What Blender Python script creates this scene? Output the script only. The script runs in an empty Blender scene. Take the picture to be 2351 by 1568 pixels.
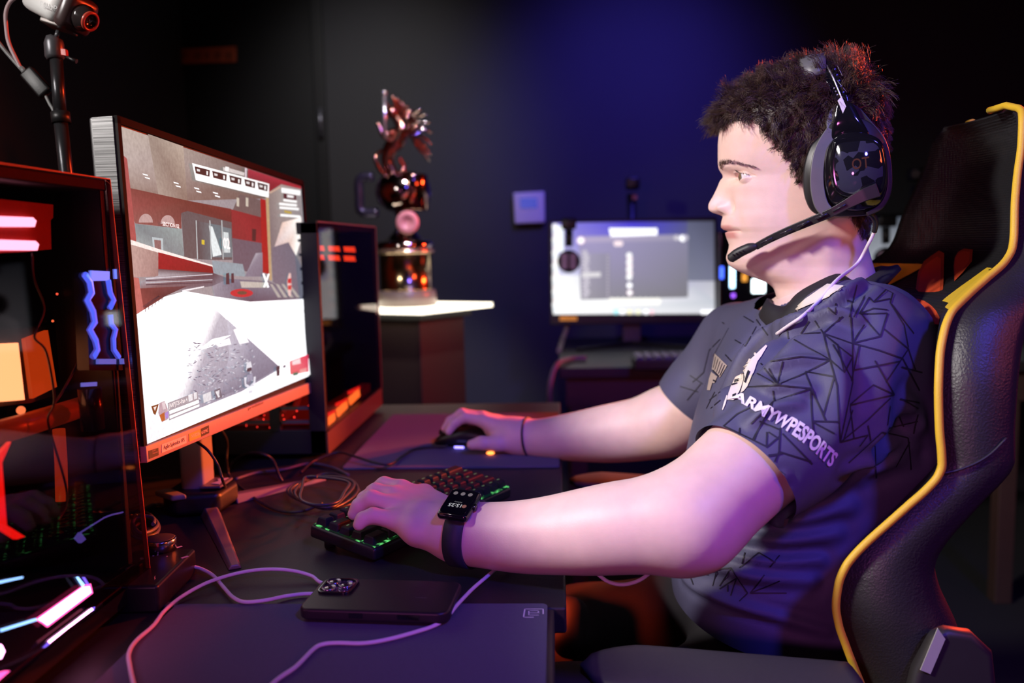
import bpy, bmesh, math, random
import numpy as np
from mathutils import Vector, Matrix
from mathutils.bvhtree import BVHTree

random.seed(7); RNG = np.random.default_rng(7)
SC = bpy.context.scene
COL = SC.collection
PI = math.pi

# ------------------------------------------------------------------ camera
IW, IH, FPX = 2351, 1568, 1985.0
DESK = 0.74
CAM = np.array([0.0, 0.0, DESK + 0.365])
_r = math.radians(1.3)
_a, _b = (1275 - IW / 2) / FPX, (IH / 2 - 560) / FPX
_a0, _b0 = _a * math.cos(_r) + _b * math.sin(_r), _b * math.cos(_r) - _a * math.sin(_r)
_p = math.atan(_b0); _y = math.atan(_a0 * math.cos(_p))
_f = np.array([-math.sin(_y) * math.cos(_p), math.cos(_y) * math.cos(_p), -math.sin(_p)])
_R0 = np.array([math.cos(_y), math.sin(_y), 0]); _U0 = np.cross(_R0, _f)
CR = math.cos(_r) * _R0 - math.sin(_r) * _U0
CU = math.sin(_r) * _R0 + math.cos(_r) * _U0
CF = _f
cam_d = bpy.data.cameras.new('camera'); cam = bpy.data.objects.new('camera', cam_d); COL.objects.link(cam)
cam_d.lens = FPX / IW * 36; cam_d.sensor_width = 36; cam_d.clip_start = 0.02
cam.matrix_world = Matrix(((CR[0], CU[0], -CF[0], CAM[0]), (CR[1], CU[1], -CF[1], CAM[1]), (CR[2], CU[2], -CF[2], CAM[2]), (0, 0, 0, 1)))
cam_d.dof.use_dof = True; cam_d.dof.focus_distance = .99; cam_d.dof.aperture_fstop = 3.2
SC.camera = cam

def ray(px, py):
    return CF + CR * ((px - IW / 2) / FPX) + CU * ((IH / 2 - py) / FPX)
def U(px, py, d): return CAM + ray(px, py) * d
def UA(px, py, ax, v):
    r = ray(px, py); return CAM + r * ((v - CAM[ax]) / r[ax])
def UX(px, py, v): return UA(px, py, 0, v)
def UY(px, py, v): return UA(px, py, 1, v)
def UZ(px, py, v): return UA(px, py, 2, v)
def UP(px, py, o, n):
    r = ray(px, py); return CAM + r * (np.dot(np.asarray(o) - CAM, n) / np.dot(r, n))
def proj(p):
    q = np.asarray(p) - CAM; d = q @ CF
    return (IW / 2 + FPX * (q @ CR) / d, IH / 2 - FPX * (q @ CU) / d)
def nrm(v): v = np.asarray(v, float); return v / (np.linalg.norm(v) + 1e-12)
def V(*a): return np.array(a, float)

# ------------------------------------------------------------------ materials
MATS = {}
def mat(name, col=(.5, .5, .5), rough=.5, metal=0., emit=None, estr=0., noise=0., nscale=60., bump=0., bscale=200., coat=0., spec=.5, sss=0., alpha_t=None):
    if name in MATS: return MATS[name]
    m = bpy.data.materials.new(name); m.use_nodes = True; nt = m.node_tree; N = nt.nodes; L = nt.links
    b = N['Principled BSDF']
    b.inputs['Base Color'].default_value = (*col, 1); b.inputs['Roughness'].default_value = rough
    b.inputs['Metallic'].default_value = metal; b.inputs['Specular IOR Level'].default_value = spec
    if coat: b.inputs['Coat Weight'].default_value = coat; b.inputs['Coat Roughness'].default_value = .08
    if sss:
        b.inputs['Subsurface Weight'].default_value = sss; b.inputs['Subsurface Radius'].default_value = (1, .35, .2); b.inputs['Subsurface Scale'].default_value = .006
    if emit is not None:
        b.inputs['Emission Color'].default_value = (*emit, 1); b.inputs['Emission Strength'].default_value = estr
    tc = N.new('ShaderNodeTexCoord')
    if noise:
        n = N.new('ShaderNodeTexNoise'); n.inputs['Scale'].default_value = nscale; n.inputs['Detail'].default_value = 4
        L.new(tc.outputs['Object'], n.inputs['Vector'])
        mx = N.new('ShaderNodeMix'); mx.data_type = 'RGBA'
        mx.inputs[6].default_value = (*[c * (1 - noise) for c in col], 1); mx.inputs[7].default_value = (*[min(1, c * (1 + noise)) for c in col], 1)
        L.new(n.outputs['Fac'], mx.inputs[0]); L.new(mx.outputs[2], b.inputs['Base Color'])
    if bump:
        n2 = N.new('ShaderNodeTexNoise'); n2.inputs['Scale'].default_value = bscale; n2.inputs['Detail'].default_value = 3
        L.new(tc.outputs['Object'], n2.inputs['Vector'])
        bp = N.new('ShaderNodeBump'); bp.inputs['Strength'].default_value = bump; bp.inputs['Distance'].default_value = .002
        L.new(n2.outputs['Fac'], bp.inputs['Height']); L.new(bp.outputs['Normal'], b.inputs['Normal'])
    MATS[name] = m
    return m

def emis(name, col, s): return mat(name, (.02, .02, .02), .5, emit=col, estr=s)

def glass(name, tint, gloss=.03):
    if name in MATS: return MATS[name]
    m = bpy.data.materials.new(name); m.use_nodes = True; nt = m.node_tree; N = nt.nodes; L = nt.links
    N.remove(N['Principled BSDF']); out = N['Material Output']
    t = N.new('ShaderNodeBsdfTransparent'); t.inputs[0].default_value = (*tint, 1)
    g = N.new('ShaderNodeBsdfGlossy'); g.inputs['Roughness'].default_value = .03
    lw = N.new('ShaderNodeLayerWeight'); lw.inputs[0].default_value = .5
    pw = N.new('ShaderNodeMath'); pw.operation = 'POWER'; pw.inputs[1].default_value = 4; L.new(lw.outputs['Facing'], pw.inputs[0])
    fr = N.new('ShaderNodeMath'); fr.operation = 'MULTIPLY_ADD'; fr.inputs[1].default_value = .4; fr.inputs[2].default_value = gloss; L.new(pw.outputs[0], fr.inputs[0])
    mx = N.new('ShaderNodeMixShader'); L.new(fr.outputs[0], mx.inputs[0]); L.new(t.outputs[0], mx.inputs[1]); L.new(g.outputs[0], mx.inputs[2])
    L.new(mx.outputs[0], out.inputs[0]); MATS[name] = m
    return m

def vcol_emit(name, strength, noise=0.):
    """screen picture: emission from the per-corner colours of the picture mesh"""
    if name in MATS: return MATS[name]
    m = bpy.data.materials.new(name); m.use_nodes = True; nt = m.node_tree; N = nt.nodes; L = nt.links
    b = N['Principled BSDF']; b.inputs['Base Color'].default_value = (.01, .01, .01, 1); b.inputs['Roughness'].default_value = .6; b.inputs['Specular IOR Level'].default_value = .1
    a = N.new('ShaderNodeAttribute'); a.attribute_name = 'Col'
    L.new(a.outputs['Color'], b.inputs['Emission Color'])
    if noise:
        tc = N.new('ShaderNodeTexCoord'); n = N.new('ShaderNodeTexNoise'); n.inputs['Scale'].default_value = 220; n.inputs['Detail'].default_value = 6
        L.new(tc.outputs['Object'], n.inputs['Vector'])
        mr = N.new('ShaderNodeMapRange'); mr.inputs[1].default_value = .3; mr.inputs[2].default_value = .7
        mr.inputs[3].default_value = strength * (1 - noise); mr.inputs[4].default_value = strength * (1 + noise)
        L.new(n.outputs['Fac'], mr.inputs[0]); L.new(mr.outputs[0], b.inputs['Emission Strength'])
    else: b.inputs['Emission Strength'].default_value = strength
    MATS[name] = m
    return m

# ------------------------------------------------------------------ object helpers
def tag(o, label=None, cat=None, group=None, kind=None):
    if label: o['label'] = label
    if cat: o['category'] = cat
    if group: o['group'] = group
    if kind: o['kind'] = kind
    return o
def thing(name, label, cat, loc=(0, 0, 0), group=None):
    o = bpy.data.objects.new(name, None); COL.objects.link(o); o.location = tuple(float(x) for x in loc); o.empty_display_size = .05
    return tag(o, label, cat, group)
def worldloc(o):
    v = Vector((0, 0, 0))
    while o is not None: v = v + o.location; o = o.parent
    return v
def link_mesh(name, me, mats, parent=None):
    """mesh is in world coordinates; it gets its own origin (parts: their thing's)"""
    o = bpy.data.objects.new(name, me); COL.objects.link(o)
    for m in (mats if isinstance(mats, (list, tuple)) else [mats]): me.materials.append(m)
    if parent is not None:
        w = worldloc(parent); me.transform(Matrix.Translation(-w)); o.parent = parent
    else:
        co = np.empty(len(me.vertices) * 3); me.vertices.foreach_get('co', co); co = co.reshape(-1, 3)
        lo, hi = co.min(0), co.max(0); c = Vector(((lo[0] + hi[0]) / 2, (lo[1] + hi[1]) / 2, lo[2]))
        me.transform(Matrix.Translation(-c)); o.location = c
    return o

class MB:
    """collects shapes in world coordinates, builds ONE mesh"""
    def __init__(s): s.v = []; s.f = []; s.mi = []; s.cur = 0; s.sm = []; s.smooth = False
    def add(s, vs, fs, smooth=None):
        o = len(s.v); s.v.extend([tuple(map(float, p)) for p in vs])
        for f in fs:
            s.f.append([i + o for i in f]); s.mi.append(s.cur); s.sm.append(s.smooth if smooth is None else smooth)
        return s
    def box(s, c, size, ax=None, bev=0.):
        """centre, full size, optional 3 axes"""
        ax = np.eye(3) if ax is None else np.asarray(ax, float); c = np.asarray(c, float); h = np.asarray(size, float) / 2
        if bev <= 0:
            vs = [c + ax[0] * h[0] * i + ax[1] * h[1] * j + ax[2] * h[2] * k for i in (-1, 1) for j in (-1, 1) for k in (-1, 1)]
            return s.add(vs, [(0, 1, 3, 2), (4, 6, 7, 5), (0, 4, 5, 1), (2, 3, 7, 6), (0, 2, 6, 4), (1, 5, 7, 3)], False)
        bm = bmesh.new(); bmesh.ops.create_cube(bm, size=1)
        for v in bm.verts: v.co = Vector((v.co.x * 2 * h[0], v.co.y * 2 * h[1], v.co.z * 2 * h[2]))
        bmesh.ops.bevel(bm, geom=bm.edges[:], offset=min(bev, h.min() * .95), segments=3, profile=.5, affect='EDGES')
        bm.verts.ensure_lookup_table(); bm.verts.index_update()
        vs = [c + ax[0] * v.co.x + ax[1] * v.co.y + ax[2] * v.co.z for v in bm.verts]
        s.add(vs, [[v.index for v in f.verts] for f in bm.faces], True); bm.free()
        return s
    def bx(s, lo, hi, bev=0.):
        lo = np.asarray(lo, float); hi = np.asarray(hi, float); return s.box((lo + hi) / 2, np.abs(hi - lo), None, bev)
    def cyl(s, a, b, r0, r1=None, n=24, cap=True):
        return s.tube([a, b], [r0, r0 if r1 is None else r1], n, cap)
    def tube(s, pts, r, n=8, cap=True, flat=None, up=None):
        P = np.asarray(pts, float); m = len(P); r = np.full(m, r, float) if np.isscalar(r) else np.asarray(r, float)
        T = np.gradient(P, axis=0) if m > 2 else np.repeat((P[1:] - P[:1]), 2, 0)
        T /= (np.linalg.norm(T, axis=1, keepdims=True) + 1e-12)
        u = np.asarray(up, float) if up is not None else (V(0, 0, 1) if abs(T[0][2]) < .9 else V(1, 0, 0))
        vs = []; fs = []
        for i in range(m):
            u = u - T[i] * (u @ T[i]); u = nrm(u); w = np.cross(T[i], u)
            for k in range(n):
                t = 2 * PI * k / n
                vs.append(P[i] + r[i] * (math.cos(t) * u * (flat if flat else 1) + math.sin(t) * w))
        for i in range(m - 1):
            for k in range(n): fs.append((i * n + k, i * n + (k + 1) % n, (i + 1) * n + (k + 1) % n, (i + 1) * n + k))
        s.add(vs, fs, True)
        if cap:
            o = len(s.v) - m * n
            for ring, rev in ((0, True), (m - 1, False)):
                idx = [o + ring * n + k for k in range(n)]
                s.f.append(idx[::-1] if rev else idx); s.mi.append(s.cur); s.sm.append(False)
        return s
    def lathe(s, base, prof, n=40, axis=(0, 0, 1)):
        ax = nrm(axis); u = nrm(np.cross(ax, V(1, 0, 0) if abs(ax[0]) < .9 else V(0, 1, 0))); w = np.cross(ax, u); base = np.asarray(base, float)
        vs = []; fs = []; m = len(prof)
        for r, z in prof:
            for k in range(n):
                t = 2 * PI * k / n; vs.append(base + ax * z + max(r, 1e-5) * (math.cos(t) * u + math.sin(t) * w))
        for i in range(m - 1):
            for k in range(n): fs.append((i * n + k, i * n + (k + 1) % n, (i + 1) * n + (k + 1) % n, (i + 1) * n + k))
        fs.append(tuple(range(n))[::-1]); fs.append(tuple((m - 1) * n + k for k in range(n)))
        return s.add(vs, fs, True)
    def prism(s, poly, ext, off=None):
        """polygon of 3D points extruded by vector ext"""
        P = [np.asarray(p, float) + (0 if off is None else np.asarray(off)) for p in poly]; e = np.asarray(ext, float); n = len(P)
        vs = P + [p + e for p in P]
        fs = [tuple(range(n))[::-1], tuple(range(n, 2 * n))] + [(i, (i + 1) % n, n + (i + 1) % n, n + i) for i in range(n)]
        return s.add(vs, fs, False)
    def sphere(s, c, r, nu=20, nv=12):
        c = np.asarray(c, float); r = np.asarray([r] * 3 if np.isscalar(r) else r, float)
        vs = [c + r * V(math.sin(PI * j / nv) * math.cos(2 * PI * i / nu), math.sin(PI * j / nv) * math.sin(2 * PI * i / nu), math.cos(PI * j / nv)) for j in range(nv + 1) for i in range(nu)]
        fs = [(j * nu + i, (j + 1) * nu + i, (j + 1) * nu + (i + 1) % nu, j * nu + (i + 1) % nu) for j in range(nv) for i in range(nu)]
        return s.add(vs, fs, True)
    def build(s, name, m, parent=None, bevel=0., sharp=None, subsurf=0):
        me = bpy.data.meshes.new(name); me.from_pydata(s.v, [], s.f); me.validate()
        if len(me.polygons) == len(s.f):
            me.polygons.foreach_set('material_index', s.mi); me.polygons.foreach_set('use_smooth', s.sm)
        bm = bmesh.new(); bm.from_mesh(me); bmesh.ops.recalc_face_normals(bm, faces=bm.faces[:]); bm.to_mesh(me); bm.free()
        o = link_mesh(name, me, m, parent)
        if bevel:
            b = o.modifiers.new('bevel', 'BEVEL'); b.width = bevel; b.segments = 3; b.limit_method = 'ANGLE'; b.angle_limit = math.radians(40)
            me.polygons.foreach_set('use_smooth', [True] * len(me.polygons)); w = o.modifiers.new('wn', 'WEIGHTED_NORMAL'); w.keep_sharp = True
        if subsurf:
            q = o.modifiers.new('sub', 'SUBSURF'); q.levels = subsurf; q.render_levels = subsurf
        return o

def spline(pts, n=8):
    """Catmull-Rom through points (any dimension)"""
    P = np.asarray(pts, float); Q = np.vstack([2 * P[0] - P[1], P, 2 * P[-1] - P[-2]]); out = []
    for i in range(len(P) - 1):
        a, b, c, d = Q[i:i + 4]
        for k in range(n):
            t = k / n; out.append(.5 * (2 * b + (c - a) * t + (2 * a - 5 * b + 4 * c - d) * t * t + (3 * b - a - 3 * c + d) * t ** 3))
    out.append(P[-1]); return np.array(out)
def interp(tab, x):
    """smooth 1D interpolation of a table [(x, y)...] (monotone cubic-ish)"""
    tab = np.asarray(sorted(tab), float); X, Y = tab[:, 0], tab[:, 1]; x = np.clip(x, X[0], X[-1])
    d = np.diff(Y) / np.diff(X); m = np.empty(len(X)); m[0], m[-1] = d[0], d[-1]
    for i in range(1, len(X) - 1): m[i] = 0 if d[i - 1] * d[i] <= 0 else 2 * d[i - 1] * d[i] / (d[i - 1] + d[i])
    i = np.clip(np.searchsorted(X, x) - 1, 0, len(X) - 2); h = X[i + 1] - X[i]; t = (x - X[i]) / h
    return (2 * t**3 - 3 * t**2 + 1) * Y[i] + (t**3 - 2 * t**2 + t) * h * m[i] + (-2 * t**3 + 3 * t**2) * Y[i + 1] + (t**3 - t**2) * h * m[i + 1]
def sstep(a, b, x):
    t = np.clip((x - a) / (b - a), 0, 1); return t * t * (3 - 2 * t)

def text2d(body, bold=0., spacing=1.):
    """flat triangulated lettering in 2D, height ~0.7 for capitals; returns verts (n,2), faces"""
    cu = bpy.data.curves.new('lettering', 'FONT'); cu.body = body; cu.size = 1; cu.offset = bold; cu.space_character = spacing; cu.resolution_u = 3
    o = bpy.data.objects.new('lettering', cu); COL.objects.link(o)
    me = bpy.data.meshes.new_from_object(o.evaluated_get(bpy.context.evaluated_depsgraph_get()))
    vs = np.array([v.co[:2] for v in me.vertices]); fs = [list(p.vertices) for p in me.polygons]
    bpy.data.objects.remove(o); bpy.data.curves.remove(cu); bpy.data.meshes.remove(me)
    return vs, fs
def text_on(mb, body, origin, u, v, height, bold=.01, width=None, spacing=1.):
    """lettering on a plane: origin = lower left, u/v = unit directions"""
    vs, fs = text2d(body, bold, spacing)
    if not len(vs): return
    vs = vs - [vs[:, 0].min(), 0]; k = height / .7; kx = k if width is None else width / max(vs[:, 0].max(), 1e-6)
    mb.add([np.asarray(origin) + np.asarray(u) * p[0] * kx + np.asarray(v) * p[1] * k for p in vs], fs, False)

def picture(name, polys, plane, parent, material, step=6e-5):
    """flat picture mesh: polys = [(photo outline, colour or list of colours)], laid on the plane (origin, normal)"""
    o, n = np.asarray(plane[0]), nrm(plane[1]); me = bpy.data.meshes.new(name); vs = []; fs = []; cs = []
    for k, (poly, col) in enumerate(polys):
        b = len(vs); P = [UP(x, y, o + n * step * k, n) for x, y in poly]; vs.extend(P); fs.append(list(range(b, b + len(P))))
        cs.extend([col] * len(P) if np.isscalar(col[0]) else list(col))
    me.from_pydata([tuple(p) for p in vs], [], fs)
    ca = me.color_attributes.new('Col', 'FLOAT_COLOR', 'POINT')
    ca.data.foreach_set('color', np.array([[*c, 1] for c in cs], 'f').ravel())
    return link_mesh(name, me, material, parent)
def lin(r, g, b): return tuple(((c / 255 + .055) / 1.055) ** 2.4 if c > 10 else c / 255 / 12.92 for c in (r, g, b))
def quad(x0, y0, x1, y1): return [(x0, y0), (x1, y0), (x1, y1), (x0, y1)]

def spot(name, loc, target, power, col, angle=60, blend=.6, radius=.1):
    l = bpy.data.lights.new(name, 'SPOT'); l.energy = power; l.color = col; l.spot_size = math.radians(angle); l.spot_blend = blend; l.shadow_soft_size = radius
    o = bpy.data.objects.new(name, l); COL.objects.link(o); o.location = loc
    o.rotation_euler = (Vector(target) - Vector(loc)).to_track_quat('-Z', 'Y').to_euler(); return o

SC.view_settings.view_transform = 'Standard'; SC.view_settings.look = 'None'; SC.view_settings.gamma = 1; SC.view_settings.exposure = 0
SC.view_settings.use_curve_mapping = False
w = bpy.data.worlds.new('world'); SC.world = w; w.use_nodes = True
w.node_tree.nodes['Background'].inputs[0].default_value = (.25, .2, .4, 1); w.node_tree.nodes['Background'].inputs[1].default_value = .012
# ================================================================== the room
M_wall = mat('wall_paint', (.045, .045, .052), .75, noise=.12, nscale=3, bump=.15, bscale=120)
M_floor = mat('floor_carpet', (.012, .012, .014), .9, noise=.4, nscale=300, bump=.3, bscale=400)
M_ceil = mat('ceiling_paint', (.02, .02, .022), .9, noise=.1, nscale=5)
M_blk = mat('black_plastic', (.012, .012, .013), .42, noise=.1, nscale=80, bump=.05, bscale=600)
M_blkg = mat('gloss_black', (.008, .008, .009), .15, coat=.4, noise=.05)
M_desk = mat('desk_laminate', (.02, .018, .018), .5, noise=.2, nscale=160, bump=.08, bscale=500)
M_door = mat('door_paint', (.012, .012, .014), .5, noise=.1, nscale=8)
WY = 3.75
def struct(name, mb, m, parent=None, **k):
    o = mb.build(name, m, parent, **k)
    if parent is None: tag(o, kind='structure')
    return o
struct('floor', MB().bx((-1.6, -1.6, -.05), (3.2, WY + .1, 0)), M_floor)
struct('ceiling', MB().bx((-1.6, -1.6, 2.75), (3.2, WY + .1, 2.8)), M_ceil)
cx = UY(752, 300, WY)[0]
struct('wall_back', MB().bx((cx, WY, 0), (3.2, WY + .1, 2.75)), M_wall)
struct('wall_left', MB().bx((-1.7, -1.6, 0), (-1.6, WY + .1, 2.75)), M_wall)
struct('wall_right', MB().bx((3.2, -1.6, 0), (3.3, WY + .1, 2.75)), M_wall)
d = struct('door_1', MB().bx((-1.6, WY + .04, 0), (cx - .05, WY + .1, 2.75)), M_door)
struct('door_frame', MB().bx((cx - .05, WY - .015, 0), (cx, WY + .1, 2.75)), M_door, d, bevel=.004)
h0, h1 = UY(737, 312, WY - .03), UY(735, 250, WY - .03)
mh = mat('handle_steel', (.25, .25, .3), .35, .8, noise=.1)
struct('door_handle', MB().tube([h0 + V(0, .05, 0), h0, h1, h1 + V(0, .05, 0)], .011, 10), mh, d)
# dim glow of a lamp mirrored in the dark door, painted as plates
pq = thing('door_reflection', 'plate painted as a dim rust red plaque high on the dark door behind the monitor', 'reflection', UY(468, 145, WY + .035))
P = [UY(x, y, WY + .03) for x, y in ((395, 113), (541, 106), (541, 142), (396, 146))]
MB().prism(P, (0, .012, 0)).build('plate', mat('reflection_red', (.55, .09, .03), .6, noise=.7, nscale=9), pq, bevel=.003)  # lamp reflection put into the plate's rust red
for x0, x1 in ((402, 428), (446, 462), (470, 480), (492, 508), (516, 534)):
    MB().prism([UY(x, y, WY + .027) for x, y in ((x0, 119), (x1, 118), (x1, 136), (x0, 137))], (0, .003, 0)).build('reflection_patch', mat('reflection_rust', (.28, .05, .015), .6, noise=.4, nscale=20), pq)
# thermostat
t0 = UY(1214, 510, WY)
th = thing('wall_control', 'square white wall control with a blue display on the back wall', 'wall control', t0)
P = [UY(x, y, WY - .03) for x, y in ((1178, 443), (1250, 439), (1251, 511), (1182, 514))]
MB().prism(P, (0, .03, 0)).build('casing', mat('white_plastic', (.8, .75, .78), .4, noise=.03), th, bevel=.006)
P = [UY(x, y, WY - .032) for x, y in ((1193, 455), (1233, 454), (1233, 478), (1195, 479))]
MB().prism(P, (0, .004, 0)).build('display', mat('lcd_blue', (.12, .2, .5), .2, emit=(.1, .16, .6), estr=.35), th)

# ================================================================== player's row of desks
EX = 0.005     # the front edge of the desk row (person's side)
SEAM = UZ(1277, 1396, DESK)[1]
FAREND = 1.98
def desk(name, label, y0, y1, ex):
    t = thing(name, label, 'desk', ((ex - .9) / 2, (y0 + y1) / 2, 0))
    MB().bx((ex - .9, y0 + .001, DESK - .028), (ex, y1 - .001, DESK)).build('desk_top', M_desk, t, bevel=.003)
    for yy in (y0 + .05, y1 - .05):
        for xx in (ex - .85, ex - .12): MB().bx((xx - .025, yy - .02, 0), (xx + .025, yy + .02, DESK - .028)).build('leg', M_blk, t, bevel=.003)
    MB().bx((ex - .82, y0 + .08, DESK - .09), (ex - .79, y1 - .08, DESK - .028)).build('rear_rail', M_blk, t)
    MB().bx((ex - .14, y0 + .08, DESK - .07), (ex - .12, y1 - .08, DESK - .028)).build('front_rail', M_blk, t)
    return t
desk('gaming_desk', 'black laminate desk under the keyboard and the lit monitor', SEAM, FAREND, EX)
desk('gaming_desk', 'black laminate desk in the front holding the phone and the dark tower', SEAM - 1.0, SEAM, EX - .012)
a, b = UZ(352, 1391, DESK), UZ(408, 1390, DESK)
tag(MB().bx((a[0] - .2, a[1] - .006, DESK), (b[0], a[1] + .004, DESK + .003)).build('seam_strip', mat('strip_steel', (.3, .28, .25), .35, .8, noise=.15, nscale=200), bevel=.001),
    'thin metal strip lying over the seam between the two desks', 'strip')

# mouse pads
def pad_mat(name, c):
    return mat(name, c, .8, noise=.12, nscale=500, bump=.12, bscale=1500, spec=.3)
def roundrect(x0, y0, x1, y1, r, n=6):
    P = []
    for cx_, cy_, a0 in ((x1 - r, y1 - r, 0), (x0 + r, y1 - r, 90), (x0 + r, y0 + r, 180), (x1 - r, y0 + r, 270)):
        for k in range(n + 1):
            t = math.radians(a0 + 90 * k / n); P.append((cx_ + r * math.cos(t), cy_ + r * math.sin(t)))
    return P
pn = thing('mouse_pad', 'large navy mouse pad lying under the phone, with a small white corner logo', 'mouse pad', UZ(830, 1500, DESK))
A = UZ(1257, 1392, DESK); B = UZ(410, 1390, DESK)
px1, px0, py1 = A[0], B[0], A[1]
M_padn = pad_mat('pad_cloth', (.105, .108, .145))
MB().prism([(x, y, DESK + .0005) for x, y in roundrect(px0, py1 - .5, px1, py1, .006)], (0, 0, .0025)).build('cloth', M_padn, pn)
mb = MB(); zz = DESK + .0034
def pxstrip(mb, pts, w, z):
    P = [UZ(x, y, z) for x, y in pts]
    for p, q in zip(P[:-1], P[1:]):
        t = nrm(q - p); n = V(-t[1], t[0], 0) * w / 2; e = t * w / 2
        mb.add([p - n - e, q - n + e, q + n + e, p + n - e], [(0, 1, 2, 3)], False)
pxstrip(mb, [(1247, 1409), (1247, 1398), (1205, 1398), (1202, 1417), (1224, 1417)], .0012, zz)
pxstrip(mb, [(1214, 1403), (1214, 1412)], .0009, zz); pxstrip(mb, [(1214, 1407), (1238, 1407)], .0009, zz)
pxstrip(mb, [(1217, 1402), (1234, 1402), (1237, 1404), (1234, 1407)], .0009, zz); pxstrip(mb, [(1214, 1412), (1236, 1412)], .0009, zz)
mb.build('printed_logo', mat('print_white', (.8, .8, .85), .6, noise=.03), pn)
pf = thing('mouse_pad', 'dark purple mouse pad under the hand on the mouse, farther along the desk', 'mouse pad', UZ(1035, 1010, DESK))
A = UZ(1283, 1074, DESK); B = UZ(785, 1079, DESK); C = UZ(1283, 950, DESK)
MB().prism([(x, y, DESK + .0005) for x, y in roundrect(B[0], A[1], A[0] + .001, C[1], .006)], (0, 0, .003)).build('cloth', pad_mat('pad_cloth_far', (.13, .12, .17)), pf)
FPAD = DESK + .0037
NPAD = DESK + .0034
# ================================================================== gaming monitor
TL = UY(275, 285, .905)
def _solve():
    lo, hi = 1.2, 1.8
    for _ in range(60):
        m = (lo + hi) / 2; q = UY(693, 425, m)
        if np.linalg.norm(q - TL) < .597: lo = m
        else: hi = m
    TR = UY(693, 425, lo); ux = nrm(TR - TL); best = None
    for dy in np.linspace(-.06, .06, 241):
        B = UY(335, 1020, .905 + dy); e = abs(nrm(B - TL) @ ux)
        if best is None or e < best[0]: best = (e, B)
    return TR, ux, best[1]
TR, MU, BL = _solve()
MV = nrm(BL - TL); MN = nrm(np.cross(MU, MV))       # MN points away from the viewer side?
if MN[0] < 0: MN = -MN                               # screen faces +X (towards the player)
MH = np.linalg.norm(BL - TL)
M_bez = mat('bezel_plastic', (.010, .008, .008), .85, spec=.15, noise=.1, nscale=100)
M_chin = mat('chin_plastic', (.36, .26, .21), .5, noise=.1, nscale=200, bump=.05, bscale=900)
M_brush = bpy.data.materials.new('brushed_metal'); M_brush.use_nodes = True
nt = M_brush.node_tree; b_ = nt.nodes['Principled BSDF']; b_.inputs['Metallic'].default_value = .85; b_.inputs['Roughness'].default_value = .38
tc = nt.nodes.new('ShaderNodeTexCoord'); mp = nt.nodes.new('ShaderNodeMapping'); mp.inputs['Scale'].default_value = (4, 4, 900)
nz = nt.nodes.new('ShaderNodeTexNoise'); nz.inputs['Scale'].default_value = 1; nz.inputs['Detail'].default_value = 3
cr = nt.nodes.new('ShaderNodeValToRGB'); cr.color_ramp.elements[0].position = .35; cr.color_ramp.elements[0].color = (.05, .05, .05, 1); cr.color_ramp.elements[1].position = .65; cr.color_ramp.elements[1].color = (.26, .26, .26, 1)
nt.links.new(tc.outputs['Object'], mp.inputs[0]); nt.links.new(mp.outputs[0], nz.inputs['Vector']); nt.links.new(nz.outputs['Fac'], cr.inputs[0]); nt.links.new(cr.outputs[0], b_.inputs['Base Color'])
def mp3(u, v, n=0.): return TL + MU * u + MV * v + MN * n
SW, SH = .597, MH
mon = thing('gaming_monitor', 'large monitor seen edge-on with a bright game scene and orange lit chin', 'monitor', mp3(.3, .55, -.02) * V(1, 1, 0) + V(0, 0, DESK))
def slab(mb, u0, u1, v0, v1, n0, n1, bev=0):
    c = mp3((u0 + u1) / 2, (v0 + v1) / 2, (n0 + n1) / 2); mb.box(c, (u1 - u0, v1 - v0, n1 - n0), (MU, MV, MN), bev)
mb = MB(); slab(mb, -.007, SW + .007, -.008, SH + .018, -.030, -.001, .003); mb.build('housing', M_blk, mon)
mb = MB(); slab(mb, -.0085, -.0065, -.007, SH + .017, -.0255, -.003); mb.build('brushed_edge', M_brush, mon)
mb = MB()
slab(mb, -.007, 0, -.008, SH + .001, -.002, .0015); slab(mb, SW, SW + .007, -.008, SH + .001, -.002, .0015); slab(mb, -.007, SW + .007, -.008, 0, -.002, .0015)
mb.build('bezel', M_bez, mon)
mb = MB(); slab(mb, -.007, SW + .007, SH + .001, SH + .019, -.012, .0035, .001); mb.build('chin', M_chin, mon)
def Z(pts): return [(220 + x / 2.091, 250 + y / 2.091) for x, y in pts]
g = lambda *c: lin(*c)
Wt = (1.5, 1.5, 1.55); W1 = (1., 1., 1.)
PP = []
def A_(pts, col): PP.append((Z(pts), col))
A_([(117, 83), (985, 372), (1047, 1272), (241, 1612)], g(150, 150, 155))
A_([(117, 83), (720, 285), (820, 430), (440, 440), (165, 380), (130, 230)], [g(190, 180, 170), g(110, 102, 98), g(95, 85, 80), g(125, 112, 105), g(150, 138, 130), g(185, 175, 170)])
A_([(250, 120), (420, 180), (440, 440), (300, 410)], [g(150, 140, 130), g(185, 172, 158), g(130, 118, 108), g(165, 155, 145)])
for x, y in ((240, 322), (388, 362), (487, 388), (577, 410)):
    A_([(x - 16, y - 12), (x + 8, y - 6), (x + 10, y), (x - 12, y - 6)], Wt); A_([(x - 6, y + 4), (x + 18, y + 10), (x + 20, y + 16), (x - 2, y + 10)], Wt)
A_([(165, 380), (440, 440), (650, 480), (655, 545), (410, 500), (412, 575), (190, 550), (150, 470)], [g(120, 70, 66), g(95, 55, 50), g(110, 50, 48), g(90, 45, 45), g(100, 62, 60), g(120, 75, 72), g(135, 90, 86), g(140, 80, 78)])
for x in (240, 345): A_([(x + 34 * math.cos(t), 545 + x * .06 - 14 - 42 * math.sin(t)) for t in np.linspace(0, PI, 12)], g(185, 160, 158))
A_([(690, 410), (800, 440), (800, 525), (655, 490)], g(98, 92, 92))
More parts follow.
